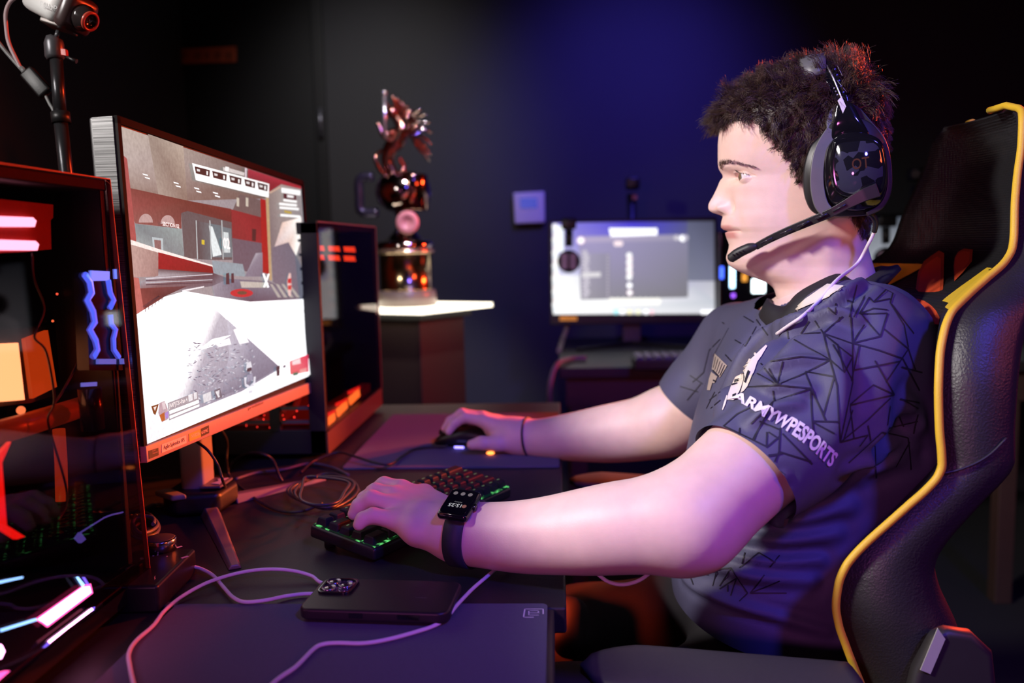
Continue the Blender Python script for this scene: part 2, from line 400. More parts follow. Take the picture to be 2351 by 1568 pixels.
for x in (682, 726): A_([(x - 6, 425), (x + 6, 428), (x + 6, 470), (x - 6, 466)], g(200, 195, 180))
A_([(125, 215), (150, 240), (198, 655), (158, 640)], g(165, 85, 84))
A_([(190, 552), (412, 577), (425, 722), (195, 655)], [g(110, 135, 140), g(140, 165, 165), g(120, 140, 145), g(150, 170, 172)])
A_([(270, 615), (322, 622), (325, 690), (275, 680)], g(180, 200, 205)); A_([(280, 628), (312, 632), (314, 682), (284, 676)], g(130, 105, 105))
A_([(410, 500), (440, 490), (655, 545), (655, 725), (560, 725), (425, 715)], g(78, 88, 92))
A_([(475, 535), (545, 550), (550, 725), (490, 722)], [g(60, 75, 80), g(90, 112, 118), g(80, 105, 112), g(55, 72, 78)])
A_([(547, 550), (600, 560), (605, 712), (555, 712)], g(85, 120, 128)); A_([(543, 560), (560, 565), (605, 700), (562, 710)], g(225, 240, 242))
A_([(605, 565), (650, 575), (655, 712), (608, 712)], g(95, 125, 132)); A_([(612, 590), (636, 594), (645, 690), (615, 690)], g(205, 220, 222))
A_([(508, 628), (522, 630), (522, 652), (508, 650)], g(210, 190, 60))
for x in (481, 547, 604): A_([(x - 2, 535), (x + 3, 535), (x + 10, 722), (x + 5, 722)], g(180, 195, 198))
A_([(650, 482), (800, 522), (800, 645), (655, 622)], [g(135, 45, 50), g(125, 35, 40), g(140, 40, 48), g(120, 45, 50)])
A_([(750, 575), (770, 578), (768, 636), (750, 632)], g(45, 35, 40))
A_([(655, 620), (800, 645), (800, 800), (660, 765)], g(88, 90, 104))
A_([(730, 288), (985, 372), (985, 400), (820, 405), (730, 345)], [g(170, 55, 72), g(170, 45, 55), g(190, 60, 70), g(120, 30, 40), g(110, 40, 50)])
A_([(822, 405), (890, 362), (985, 385), (1003, 905), (850, 825)], [g(130, 122, 120), g(165, 155, 150), g(150, 148, 150), g(115, 115, 125), g(100, 102, 112)])
A_([(895, 545), (985, 520), (990, 610), (962, 705), (930, 650), (858, 662)], [g(235, 205, 190), (1.2, 1.15, 1.1), (1.2, 1.1, 1.05), (1.1, 1.05, 1.0), g(225, 200, 190), g(210, 190, 190)])
A_([(848, 665), (925, 640), (990, 760), (1003, 905), (850, 832)], g(108, 110, 125))
A_([(790, 430), (816, 436), (832, 795), (800, 785)], g(160, 30, 32)); A_([(816, 425), (830, 428), (846, 825), (833, 822)], g(185, 160, 120))
A_([(832, 400), (884, 372), (888, 378), (836, 408)], g(200, 170, 150))
A_([(560, 728), (705, 745), (720, 805), (560, 792)], g(135, 160, 170))
A_([(715, 805), (768, 692), (800, 690), (802, 805)], [g(120, 125, 142), g(165, 168, 180), g(130, 132, 148), g(105, 108, 125)])
A_([(160, 632), (300, 688), (300, 805), (170, 808)], [g(190, 165, 158), g(160, 135, 130), g(150, 125, 122), g(190, 160, 155)])
A_([(158, 625), (300, 672), (560, 750), (562, 762), (300, 690), (160, 648)], g(250, 240, 235))
A_([(300, 688), (560, 757), (565, 788), (300, 768)], [g(150, 30, 42), g(120, 25, 35), g(110, 25, 32), g(140, 25, 36)])
A_([(215, 830), (300, 800), (300, 768), (565, 788), (640, 815), (560, 850), (430, 872), (215, 870)], [g(150, 155, 165), g(170, 170, 178), g(70, 72, 80), g(60, 65, 75), g(120, 130, 145), g(95, 100, 112), g(140, 145, 155), g(120, 100, 105)])
for k in range(4): A_([(240, 812 + k * 10), (560, 792 + k * 13), (560, 796 + k * 13), (240, 817 + k * 10)], g(*[(205, 205, 215), (70, 75, 90), (185, 190, 200), (60, 65, 78)][k]))
A_([(205, 862), (440, 850), (330, 900), (215, 985), (190, 990)], [g(110, 62, 62), g(75, 62, 70), g(60, 45, 50), g(90, 45, 48), g(150, 80, 78)])
A_([(170, 806), (206, 812), (230, 965), (190, 990)], g(190, 110, 105))
A_([(415, 870), (520, 850), (520, 857), (415, 878)], g(240, 240, 245))
A_([(560, 850), (640, 815), (830, 828), (1000, 900), (1003, 918), (740, 928), (570, 903)], [g(150, 152, 165), g(110, 120, 138), g(90, 95, 112), g(110, 112, 128), g(95, 98, 112), g(70, 75, 92), g(140, 145, 160)])
A_([(692, 828), (832, 834), (822, 858), (700, 858)], g(190, 188, 180))
for k in range(4): A_([(835 + k * 28, 840), (848 + k * 28, 842), (890 + k * 30, 905), (874 + k * 30, 905)], g(175, 175, 170))
A_([(700 + 55 * math.cos(t), 884 + 20 * math.sin(t)) for t in np.linspace(0, 2 * PI, 20, endpoint=False)], g(190, 45, 55)); A_([(702 + 24 * math.cos(t), 883 + 9 * math.sin(t)) for t in np.linspace(0, 2 * PI, 16, endpoint=False)], g(90, 75, 60))
A_([(190, 990), (330, 902), (430, 874), (570, 900), (740, 926), (1022, 912), (1047, 1272), (241, 1612)], [Wt] * 6 + [Wt, (1.0, .97, 1.0)])
A_([(560, 948), (600, 985), (880, 1250), (700, 1356), (420, 1468), (330, 1505), (470, 1190)], [(1.3, 1.3, 1.35), g(190, 192, 205), g(140, 145, 165), g(135, 138, 158), g(165, 165, 182), (1.1, 1.1, 1.15), (1.2, 1.2, 1.25)])
A_([(630, 1010), (750, 1120), (885, 1240), (720, 1335), (600, 1380), (640, 1180)], [g(195, 198, 212), g(150, 155, 175), g(118, 122, 142), g(112, 118, 138), g(130, 134, 154), g(190, 192, 208)])
A_([(575, 1125), (640, 1100), (650, 1130), (585, 1145)], (1.2, 1.2, 1.25)); A_([(660, 1060), (700, 1045), (735, 1120), (690, 1130)], (1.15, 1.15, 1.2)); A_([(480, 1165), (560, 1105), (650, 1085), (560, 1140)], Wt)
rs = random.Random(3)
for k in range(260):
    x = rs.uniform(440, 760); y = rs.uniform(1120, 1460)
    if y > 1490 - (x - 330) * .38 or x > 560 + (y - 948) * 1.02: continue
    a = rs.uniform(-.9, .6); l = rs.uniform(4, 15); h = rs.uniform(1.5, 4); c = rs.choice([g(215, 217, 228), g(195, 198, 212), g(128, 131, 150), g(112, 116, 136)])
    A_([(x - l * math.cos(a), y - l * math.sin(a)), (x + h * math.sin(a), y - h), (x + l * math.cos(a), y + l * math.sin(a)), (x - h * math.sin(a), y + h)], c)
A_([(235, 948), (318, 893), (320, 898), (238, 955)], g(70, 50, 55))
for k in range(6): A_([(238 + k * 16, 950 - k * 10.5), (241 + k * 16, 949 - k * 10.5), (239 + k * 16, 974 - k * 11.5), (236 + k * 16, 975 - k * 11.5)], g(70, 50, 55))
A_([(800, 790), (808, 790), (832, 856), (824, 858)], Wt); A_([(828, 790), (834, 792), (812, 856), (804, 856)], Wt)
A_([(926, 790), (936, 788), (940, 850), (935, 900), (924, 895), (918, 830)], g(235, 200, 195)); A_([(922, 815), (938, 812), (938, 838), (920, 836)], g(200, 50, 55)); A_([(922, 848), (940, 846), (938, 868), (922, 868)], g(205, 60, 60))
A_([(625, 790), (640, 786), (642, 842), (625, 842)], g(45, 48, 60)); A_([(650, 790), (662, 788), (664, 835), (650, 835)], g(45, 48, 60))
# head-up display
A_([(462, 260), (832, 360), (830, 426), (480, 342)], (1.2, 1.2, 1.2)); dk = g(45, 42, 42)
for x0, x1 in ((474, 548), (558, 629), (640, 700), (712, 766), (775, 826)):
    t = lambda x: 272 + (x - 462) * .255
    A_([(x0, t(x0)), (x1, t(x1)), (x1 - 2, t(x1) + 32), (x0 + 6, t(x0) + 34)], dk)
    A_([(x0 + 10, t(x0) + 12), (x0 + 26, t(x0) + 16), (x0 + 26, t(x0) + 26), (x0 + 12, t(x0) + 24)], g(225, 225, 225)); A_([(x1 - 17, t(x1) + 4), (x1 - 9, t(x1) + 6), (x1 - 10, t(x1) + 24), (x1 - 17, t(x1) + 22)], W1)
A_([(610, 280), (640, 284), (714, 306), (712, 322), (612, 296)], g(215, 210, 208)); A_([(622, 276), (640, 280), (638, 302), (620, 298)], W1)
A_([(716, 282), (724, 284), (724, 330), (716, 328)], g(225, 215, 225))
A_([(890, 378), (982, 392), (982, 416), (892, 402)], (1.1, 1.1, 1.1)); A_([(900, 404), (962, 414), (962, 440), (902, 430)], g(75, 40, 48)); A_([(918, 412), (950, 417), (950, 428), (918, 424)], W1)
for k, (x0, x1) in enumerate(((900, 965), (880, 965), (882, 975), (905, 940), (886, 982))):
    c = g(190, 165, 70) if k == 3 else (1.1, 1.1, 1.1); y = 432 + k * 18; A_([(x0, y), (x1, y + 8), (x1, y + 19), (x0, y + 11)], c)
A_([(345, 1412), (488, 1358), (497, 1432), (352, 1495)], g(165, 160, 168)); A_([(352, 1450), (494, 1396), (495, 1412), (354, 1466)], Wt); A_([(354, 1474), (496, 1418), (497, 1428), (355, 1488)], Wt)
A_([(443, 1374), (464, 1366), (466, 1398), (446, 1406)], g(235, 235, 240)); A_([(470, 1364), (484, 1359), (486, 1390), (472, 1395)], g(235, 235, 240))
A_([(266, 1428), (302, 1416), (296, 1440), (286, 1470), (276, 1462)], g(120, 70, 35)); A_([(276, 1432), (292, 1427), (284, 1450)], g(235, 225, 220))
A_([(305, 1412), (330, 1402), (345, 1440), (348, 1488), (318, 1504), (300, 1460)], g(190, 165, 175)); A_([(306, 1470), (330, 1455), (332, 1494), (316, 1502)], g(185, 100, 50)); A_([(318, 1410), (332, 1406), (336, 1440), (322, 1444)], g(225, 210, 215)); A_([(330, 1462), (348, 1450), (350, 1482), (336, 1488)], g(170, 140, 210))
A_([(513, 1372), (552, 1356), (556, 1396), (518, 1412)], g(225, 225, 230)); A_([(567, 1352), (596, 1340), (608, 1384), (580, 1396)], g(110, 112, 125)); A_([(574, 1358), (584, 1354), (596, 1382), (588, 1386)], g(235, 235, 240)); A_([(586, 1352), (594, 1349), (592, 1380), (588, 1378)], g(225, 225, 232))
A_([(724, 1220), (744, 1212), (750, 1240), (722, 1256)], g(225, 228, 238)); A_([(726, 1246), (746, 1240), (748, 1256), (726, 1262)], g(55, 58, 72))
A_([(712, 1290), (724, 1286), (722, 1320), (740, 1330), (738, 1342), (716, 1332)], g(225, 228, 240)); A_([(758, 1286), (768, 1284), (766, 1318), (742, 1338), (742, 1326), (757, 1312)], g(225, 228, 240)); A_([(734, 1354), (752, 1348), (752, 1362), (734, 1368)], g(225, 228, 240)); A_([(725, 1280), (752, 1268), (754, 1300), (728, 1312)], g(150, 155, 178))
A_([(866, 1238), (884, 1230), (882, 1280), (868, 1284)], g(50, 50, 62)); A_([(899, 1232), (912, 1228), (914, 1270), (900, 1272)], g(95, 95, 112)); A_([(865, 1294), (884, 1288), (884, 1314), (867, 1320)], Wt); A_([(898, 1284), (912, 1280), (914, 1302), (900, 1306)], Wt)
A_([(880, 1252), (1044, 1190), (1047, 1268), (945, 1310)], Wt); A_([(930, 1212), (1020, 1178), (1022, 1262), (934, 1276)], [g(235, 120, 130), g(220, 50, 90), g(225, 90, 110), g(230, 100, 105)]); A_([(942, 1212), (980, 1196), (984, 1222), (944, 1230)], g(255, 225, 228))
A_([(946, 1268), (970, 1262), (972, 1276), (948, 1282)], g(60, 120, 100)); A_([(978, 1252), (1012, 1242), (1012, 1262), (980, 1270)], g(235, 160, 160))
M_scr = vcol_emit('game_picture', 1.0, .12)
scr = picture('screen', PP, (mp3(0, 0, .0004), MN), mon, M_scr, 1.2e-5)
# lettering shown on the screen
mb = MB()
def plane_text(mb, body, x0, y0, x1, y1, o, n, hpx, bold=.012):
    a = UP(x0, y0, o, n); b = UP(x1, y1, o, n); u = nrm(b - a); v = nrm(np.cross(n, u)); v = v if v[2] > 0 else -v
    c = UP(x0, y0 - hpx, o, n); h = abs((c - a) @ v)
    text_on(mb, body, a, u, v, h, bold, np.linalg.norm(b - a))
so = mp3(0, 0, .0004 + 1.2e-5 * (len(PP) + 8))
plane_text(mb, 'SECTION 02', *Z([(321, 560)])[0], *Z([(401, 573)])[0], so, MN, 9)
mb.build('screen_lettering', emis('hud_white', (1, 1, 1), 1.1), scr); mb = MB()
plane_text(mb, '02', *Z([(613, 668)])[0], *Z([(645, 672)])[0], so, MN, 24)
mb.build('screen_lettering', emis('hud_white', (1, 1, 1), 1.1), scr)
mb = MB(); plane_text(mb, '[ARP]T2U-Pain 4', *Z([(353, 1436)])[0], *Z([(440, 1404)])[0], so, MN, 10, .005)
mb.build('name_lettering', emis('hud_grey', (1, 1, 1), 1.0), scr)
# stickers on the chin
co = mp3(0, 0, .0037)
def sticker(name, quadpx, col, parent, rough=.5):
    P = [UP(x, y, co, MN) for x, y in quadpx]; return MB().prism(P, MN * .0003).build(name, mat('sticker_' + name, col, rough, noise=.05), parent)
s1 = sticker('spec_sticker', [(371, 1020), (427, 999), (428, 1017), (371, 1040)], (.75, .6, .5), mon)
s2 = sticker('gpu_sticker', [(433, 996), (460, 985), (461, 1003), (434, 1014)], (.55, .45, .05), mon)
s3 = sticker('sync_sticker', [(460, 985), (479, 976), (480, 994), (461, 1003)], (.01, .01, .01), mon)
s4 = sticker('colour_sticker', [(341, 1035), (363, 1028), (364, 1045), (342, 1054)], (.02, .012, .012), mon)
so2 = mp3(0, 0, .0042)
def lab(par, name, body, a, b, h, col, bold=.01):
    mb = MB(); plane_text(mb, body, *a, *b, so2, MN, h, bold); mb.build(name, mat('ink_' + name, col, .5, noise=.05), par)
lab(s1, 'spec_lettering', 'Agile-Splendor IPS', (376, 1032), (424, 1013), 9, (.02, .015, .015))
lab(s2, 'gpu_lettering', 'NVIDIA', (440, 1006), (459, 998), 8, (.8, .75, .5))
lab(s3, 'sync_lettering', 'G-SYNC', (463, 997), (478, 990), 7, (.8, .6, .5))
lab(s4, 'colour_lettering', 'Color\nAccuracy', (350, 1037), (362, 1033), 4, (.45, .25, .2), .0)
mb = MB(); e0 = UP(570, 938, co, MN); plane_text(mb, 'predator', 570, 941, 606, 926, mp3(0, 0, .0038), MN, 7, .0)
mb.build('maker_lettering', mat('emboss_ink', (.03, .015, .012), .4, noise=.05), mon)
p = UP(722, 884, co, MN); MB().sphere(p, .0022).build('power_light', emis('led_blue_white', (.55, .7, 1), 4), mon)
# stand: neck, hub, two forward legs
nb = UZ(462, 1140, DESK + .035)
base = UZ(455, 1150, DESK)
mb = MB(); top_ = mp3(.29, SH - .06, -.03)
hub = V(top_[0] - .015, UZ(455, 1140, DESK + .02)[1], DESK)
hub = UZ(470, 1150, DESK + .012); hub[2] = DESK
neck_top = V(hub[0] - .02, hub[1] + .01, DESK + .30)
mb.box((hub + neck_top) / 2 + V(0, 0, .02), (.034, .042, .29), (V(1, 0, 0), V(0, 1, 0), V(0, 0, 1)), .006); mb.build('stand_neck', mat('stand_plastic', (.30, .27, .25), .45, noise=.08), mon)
b2 = mp3(.297, .2, -.03); MB().tube([neck_top + V(0, 0, -.03), b2], .025, 12).build('tilt_arm', M_blk, mon)
mb = MB(); mb.prism([hub + V(*q, .004) for q in ((-.048, -.03), (-.02, -.05), (.036, -.034), (.040, .03), (.014, .04), (-.048, .034))], (0, 0, .030)); mb.build('stand_base', M_blk, mon, bevel=.008)
mb = MB(); mb.prism([hub + V(*q, .036) for q in ((.004, -.026), (.034, -.024), (.034, .024), (.004, .026))], (0, 0, .004))
mb.build('base_plate', mat('plate_grey', (.12, .10, .10), .4, noise=.1), mon, bevel=.002)
mb = MB(); e = hub + V(.024, 0, .0405); mb.prism([e + V(-.008, -.012, 0), e + V(.006, -.016, 0), e + V(.002, 0, 0), e + V(.006, .016, 0), e + V(-.008, .012, 0), e + V(-.002, 0, 0)], (0, 0, .0006)); mb.build('base_emblem', mat('emblem_silver', (.6, .6, .6), .4, noise=.05), mon)
mb = MB(); c0 = hub + V(-.034, -.040, .028); mb.prism([c0 + V(-.025, .012, 0), c0 + V(.012, -.016, 0), c0 + V(.03, -.008, 0), c0 + V(-.008, .026, 0)], (0, 0, .008)); mb.build('base_chamfer', mat('chamfer_grey', (.3, .3, .28), .5, noise=.1), mon, bevel=.003)
def bladeleg(p, q, w0, w1, h0=.02, h1=.008):
    mb = MB(); t = nrm((q - p) * V(1, 1, 0)); n = V(-t[1], t[0], 0)
    vs = []
    for c, w, h in ((p, w0, h0), (q, w1, h1)):
        vs += [c + n * w + V(0, 0, DESK - c[2]), c - n * w + V(0, 0, DESK - c[2]), c - n * w * .6 + V(0, 0, DESK - c[2] + h), c + n * w * .6 + V(0, 0, DESK - c[2] + h)]
    mb.add(vs, [(0, 3, 2, 1), (4, 5, 6, 7), (0, 1, 5, 4), (1, 2, 6, 5), (2, 3, 7, 6), (3, 0, 4, 7)], False)
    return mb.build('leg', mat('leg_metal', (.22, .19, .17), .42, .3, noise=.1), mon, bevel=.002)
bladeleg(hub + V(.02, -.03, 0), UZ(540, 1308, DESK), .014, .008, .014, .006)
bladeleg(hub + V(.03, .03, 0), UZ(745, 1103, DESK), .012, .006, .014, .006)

# ================================================================== near tower (left edge of the frame)
PB = UZ(348, 1366, DESK); NY1 = PB[1]; PT = UY(250, 412, NY1)
gx = lambda z: PB[0] + (PT[0] - PB[0]) * (z - DESK) / (PT[2] - DESK)     # side glass leans slightly outwards
NY0 = NY1 - .47; ZT = PT[2]; ZG = UY(344, 1308, NY1)[2]; BX = PB[0] - .23
tow = thing('computer_tower', 'big dark tower with tinted side glass over pink, blue and orange lights, at the left', 'computer tower', ((PB[0] + BX) / 2, (NY0 + NY1) / 2, DESK))
mb = MB()
mb.bx((BX, NY0, DESK + .012), (BX + .012, NY1, ZT), .002)                       # far side wall
mb.bx((BX, NY1 - .012, DESK + .012), (gx(DESK + .03) - .004, NY1, ZG + .01)); mb.bx((BX, NY0, DESK + .012), (gx(DESK + .03) - .004, NY0 + .012, ZT - .01))
mb.bx((BX, NY1 - .012, ZG), (gx(ZT) - .004, NY1, ZT - .002)); mb.bx((BX, NY0, ZT - .012), (gx(ZT) - .003, NY1, ZT))
mb.bx((BX, NY0, DESK + .012), (gx(DESK) - .006, NY1, DESK + .03))
mb.build('case', M_blk, tow, bevel=.002)
mb = MB()   # lower side panel below the glass
mb.add([(gx(DESK + .012), NY0, DESK + .012), (gx(DESK + .012), NY1, DESK + .012), (gx(ZG), NY1, ZG), (gx(ZG), NY0, ZG), (gx(DESK) - .012, NY0, DESK + .012), (gx(DESK) - .012, NY1, DESK + .012), (gx(ZG) - .012, NY1, ZG), (gx(ZG) - .012, NY0, ZG)],
       [(0, 1, 2, 3), (7, 6, 5, 4), (0, 4, 5, 1), (1, 5, 6, 2), (2, 6, 7, 3), (3, 7, 4, 0)], False)
for yy in (NY0 + .05, NY1 - .05):
    for xx in (BX + .03, PB[0] - .03): mb.cyl((xx, yy, DESK), (xx, yy, DESK + .013), .014)
mb.build('lower_panel', M_blkg, tow)
Gp = np.array([gx(DESK), 0, DESK]); Gn = nrm(V(1, 0, -(PT[0] - PB[0]) / (PT[2] - DESK)))
def GQ(y0, y1, z0, z1, t0, t1):
    vs = [V(gx(z) + t, y, z) for t in (t0, t1) for y, z in ((y0, z0), (y1, z0), (y1, z1), (y0, z1))]
    return vs, [(0, 3, 2, 1), (4, 5, 6, 7), (0, 1, 5, 4), (1, 2, 6, 5), (2, 3, 7, 6), (3, 0, 4, 7)]
mb = MB(); mb.add(*GQ(NY0, NY1, ZG, ZT, -.003, .001), False); mb.build('side_glass', glass('smoked_glass', (.62, .42, .42)), tow)
mb = MB(); M_edge_lit = mat('glass_edge', (.45, .08, .03), .3, noise=.1, nscale=30)  # orange cast of the red light put into the edge colour
mb.add(*GQ(NY0, NY1, ZT - .0002, ZT + .0008, -.0035, .0014), False); mb.add(*GQ(NY1 - .0002, NY1 + .0008, ZG, ZT, -.0035, .0014), False); mb.build('glass_edge', M_edge_lit, tow)
# contents of the near tower: traced where they hang behind the glass
def inx(pts, X): return [UX(x, y, X) for x, y in pts]
ins = PB[0] - .045
mb = MB(); mb.bx((BX + .03, NY0 + .02, ZG + .01), (BX + .036, NY1 - .03, ZT - .02)); mb.build('motherboard', mat('circuit_board', (.02, .015, .018), .55, noise=.5, nscale=90), tow)
def plate(name, pts, X, th, m, par=tow): return MB().prism(inx(pts, X), (-th, 0, 0)).build(name, m, par)
M_red = mat('red_metal', (.30, .02, .012), .45, .2, noise=.2, nscale=40)
gc = plate('graphics_card', [(-260, 430), (122, 470), (122, 500), (116, 505), (118, 572), (60, 578), (-260, 590)], ins, .06, M_red)
M_pk = emis('tube_pink', (1., .62, .92), 7.)
for y0, y1, xe in ((497, 521, 84), (551, 575, 90)):
    MB().prism(inx([(-200, y0 - 8), (xe - 8, y0 + 2), (xe, y0 + 10), (xe - 4, y1), (-200, y1 - 2)], ins + .004), (-.008, 0, 0)).build('light_bar', M_pk, gc)
M_bl = emis('tube_blue', (.06, .13, 1.), 2.6)
insB = PB[0] - .012
rm = MB().prism(inx([(196, 640), (265, 640), (282, 850), (205, 850)], insB - .004), (-.012, 0, 0)).build('memory_stick', mat('memory_black', (.012, .012, .016), .3, noise=.1), tow)
for name, pts, r in (('blue_light', [(194, 630), (206, 647), (210, 673), (200, 689), (213, 715), (217, 740), (206, 757), (219, 782), (223, 803), (213, 820)], .0032), ('blue_light', [(248, 643), (253, 673), (261, 689), (252, 707)], .0028), ('blue_light', [(253, 723), (255, 744), (265, 757), (260, 778), (261, 803), (272, 820)], .0028)):
    MB().tube(inx(pts, insB), r, 8).build(name, M_bl, rm)
for q in ([(210, 621), (252, 623), (252, 644), (210, 645)], [(227, 824), (267, 824), (267, 836), (227, 836)], [(280, 823), (290, 823), (290, 836), (281, 836)], [(192, 879), (223, 877), (223, 886), (192, 888)], [(265, 618), (268, 618), (269, 640), (266, 640)]):
    MB().prism(inx(q, insB), (-.003, 0, 0)).build('blue_light', emis('tube_blue_bright', (.1, .22, 1.), 3.), rm)
fan = plate('cooling_fan', [(-150, 770), (140, 745), (150, 900), (70, 925), (-150, 950)], ins - .03, .04, mat('fan_black', (.02, .012, .01), .5, noise=.2))
MB().prism(inx([(-120, 795), (42, 787), (57, 918), (-120, 932)], ins - .024), (-.004, 0, 0)).build('lit_panel', emis('lamp_warm', (1, .62, .25), 6), fan)
MB().prism(inx([(58, 778), (110, 758), (131, 888), (76, 915)], ins - .022), (-.004, 0, 0)).build('lit_panel', emis('lamp_orange', (1, .16, .015), 1.1), fan)
MB().sphere(UX(48, 942, ins - .02), .004).build('lamp_dot', emis('lamp_warm2', (1, .45, .15), 3), fan)
M_or = emis('lamp_orange_dim', (1, .12, .02), .55)
pump = MB().tube(inx([(-60, 1010), (60, 975), (200, 930), (250, 916)], ins - .008), .011, 12).build('coolant_pipe', mat('pipe_orange', (.35, .06, .02), .3, emit=(1, .14, .02), estr=.12), tow)
MB().tube(inx([(135, 985), (140, 1060), (142, 1150)], ins - .03), .006, 12).build('coolant_pipe', M_or, tow)
MB().tube(inx([(238, 960), (243, 1060), (252, 1165)], ins - .01), .003, 10).build('coolant_pipe', mat('pipe_dim', (.3, .06, .02), .4, emit=(1, .15, .03), estr=.08), tow)
res = MB().tube(inx([(205, 890), (214, 985)], insB - .01), .011, 16).build('reservoir', mat('reservoir_dark', (.03, .02, .03), .2, noise=.1), tow)
MB().prism(inx([(0, 1040), (26, 1014), (5, 1062), (16, 1206), (58, 1232), (40, 1238), (0, 1212)], ins + .02), (-.004, 0, 0)).build('red_light', emis('lamp_red', (1, .015, .01), 2.2), tow)
mb = MB()
for pts, r in (([(74, 580), (78, 640), (98, 690), (100, 720), (84, 758)], .0008), ([(84, 758), (80, 778), (106, 808), (124, 900), (122, 935), (110, 960), (118, 1000), (150, 1110), (152, 1160), (130, 1200)], .0011), ([(180, 828), (165, 860), (140, 905), (122, 930)], .001)):
    mb.tube(spline(inx(pts, ins + .015), 6), r, 6)
mb.build('wire', mat('wire_dark', (.04, .02, .03), .4, noise=.1), tow)
plate('chip', [(126, 612), (143, 597), (154, 604), (148, 632), (125, 624)], ins - .03, .004, mat('chip_green', (.12, .22, .14), .5, noise=.3, nscale=150, emit=(.2, .3, .2), estr=.15))
for x, y, c in ((168, 603, (1, .9, .9)), (171, 650, (1, .9, .8)), (131, 675, (1, .2, .1)), (165, 684, (1, .25, .1)), (157, 702, (1, .3, .1)), (121, 737, (1, .3, .1)), (195, 801, (1, .3, .1))):
    MB().sphere(UX(x, y, ins - .02), .0013, 10, 6).build('indicator_light', emis('ind_%d' % x, c, 3), tow)
mb = MB(); mb.prism(inx([(176, 1236), (186, 1222), (198, 1238), (187, 1247)], ins + .03), (-.003, 0, 0)); mb.tube(inx([(184, 1223), (240, 1188), (256, 1182), (282, 1176)], ins + .03), .0009, 6)
mb.build('blue_light', emis('tube_blue2', (.12, .16, 1.), 1.2), tow)
# pink light strips on the lower side panel
def onG(pts, off=.0015):
    return [UP(x, y, Gp + Gn * off, Gn) for x, y in pts]
M_p1 = emis('strip_pink', (1., .36, .75), 7.); M_p2 = emis('strip_pink_rim', (1., .08, .35), 2.5); M_p3 = emis('strip_blue', (.25, .5, 1.), 2.6); M_p4 = emis('strip_violet', (.2, .12, 1.), 1.3)
def lightstrip(pts, m, off=.0015): return MB().prism(onG(pts, off), Gn * .0012).build('light_strip', m, tow)
lightstrip([(80, 1422), (190, 1344), (206, 1340), (211, 1362), (107, 1440), (97, 1432)], M_p2, .0008)
lightstrip([(86, 1422), (188, 1348), (203, 1346), (207, 1360), (107, 1435), (98, 1428)], M_p1)
lightstrip([(174, 1325), (177, 1324), (192, 1342), (188, 1347)], M_p3); lightstrip([(188, 1325), (192, 1325), (203, 1343), (198, 1342)], M_p4)
lightstrip([(0, 1445), (80, 1420), (84, 1424), (0, 1450)], M_p3)
lightstrip([(110, 1472), (209, 1396), (212, 1400), (150, 1446), (110, 1478)], M_p1); lightstrip([(97, 1487), (110, 1474), (110, 1480), (100, 1487)], M_p4); lightstrip([(206, 1398), (216, 1393), (213, 1402), (206, 1404)], M_p4)
lightstrip([(-80, 1350), (50, 1324), (50, 1327), (-80, 1356)], M_p3)
lightstrip([(-90, 1495), (0, 1480), (8, 1495), (0, 1512), (-90, 1530)], M_p1); lightstrip([(-60, 1560), (10, 1540), (20, 1540), (-20, 1575)], M_p2)

# ================================================================== far tower, behind the monitor
fx = UZ(745, 1030, DESK)[0]; fx = -.40
FY0 = .40 / (1275 - 727) * FPX; FY1 = .40 / (1275 - 862) * FPX
FZT = UY(708, 510, FY0)[2]; FX0 = -.61
ft = thing('computer_tower', 'dark tower with red lit grille and red fans, standing behind the monitor', 'computer tower', ((FX0 + fx) / 2, (FY0 + FY1) / 2, DESK))
mb = MB(); mb.bx((FX0, FY0 + .012, DESK + .012), (FX0 + .01, FY1, FZT)); mb.bx((FX0, FY1 - .01, DESK + .012), (fx - .004, FY1, FZT)); mb.bx((FX0, FY0 + .01, FZT - .012), (fx - .003, FY1, FZT)); mb.bx((FX0, FY0 + .01, DESK + .012), (fx - .003, FY1, DESK + .05))
for xx in (FX0 + .03, fx - .03):
    for yy in (FY0 + .05, FY1 - .05): mb.cyl((xx, yy, DESK), (xx, yy, DESK + .013), .014)
mb.build('case', M_blk, ft, bevel=.002)
mb = MB(); mb.bx((fx - .003, FY0 + .004, DESK + .05), (fx + .001, FY1, FZT)); mb.build('side_glass', glass('red_glass', (.6, .42, .42)), ft)
mb = MB()
mb.bx((FX0, FY0, DESK + .012), (FX0 + .014, FY0 + .014, FZT)); mb.bx((fx - .03, FY0, DESK + .012), (fx, FY0 + .014, FZT)); mb.bx((FX0, FY0, FZT - .02), (fx, FY0 + .014, FZT)); mb.bx((FX0, FY0, DESK + .012), (fx, FY0 + .014, DESK + .055))
mb.bx((-.50, FY0, DESK + .05), (-.48, FY0 + .014, FZT))
mb.build('front_frame', mat('tower_front', (.008, .008, .010), .6, noise=.1), ft, bevel=.002)
mb = MB()
z = DESK + .066
while z < FZT - .03: mb.bx((FX0 + .01, FY0 + .003, z), (fx - .025, FY0 + .012, z + .005)); z += .024
mb.build('grille', mat('grille_grey', (.10, .10, .11), .4, .3, noise=.1), ft)
M_r2 = emis('lamp_red2', (1, .03, .02), 3.); M_r3 = emis('lamp_red_dim', (1, .015, .01), .35); M_yl = emis('lamp_amber', (1, .28, .04), 5.)
mb = MB(); mb.bx((FX0 + .012, FY0 + .06, DESK + .052), (fx - .03, FY0 + .066, FZT - .02)); mb.build('fan_wall', mat('fan_red', (.06, .004, .003), .5, noise=.5, nscale=60, emit=(1, .02, .01), estr=.05), ft)
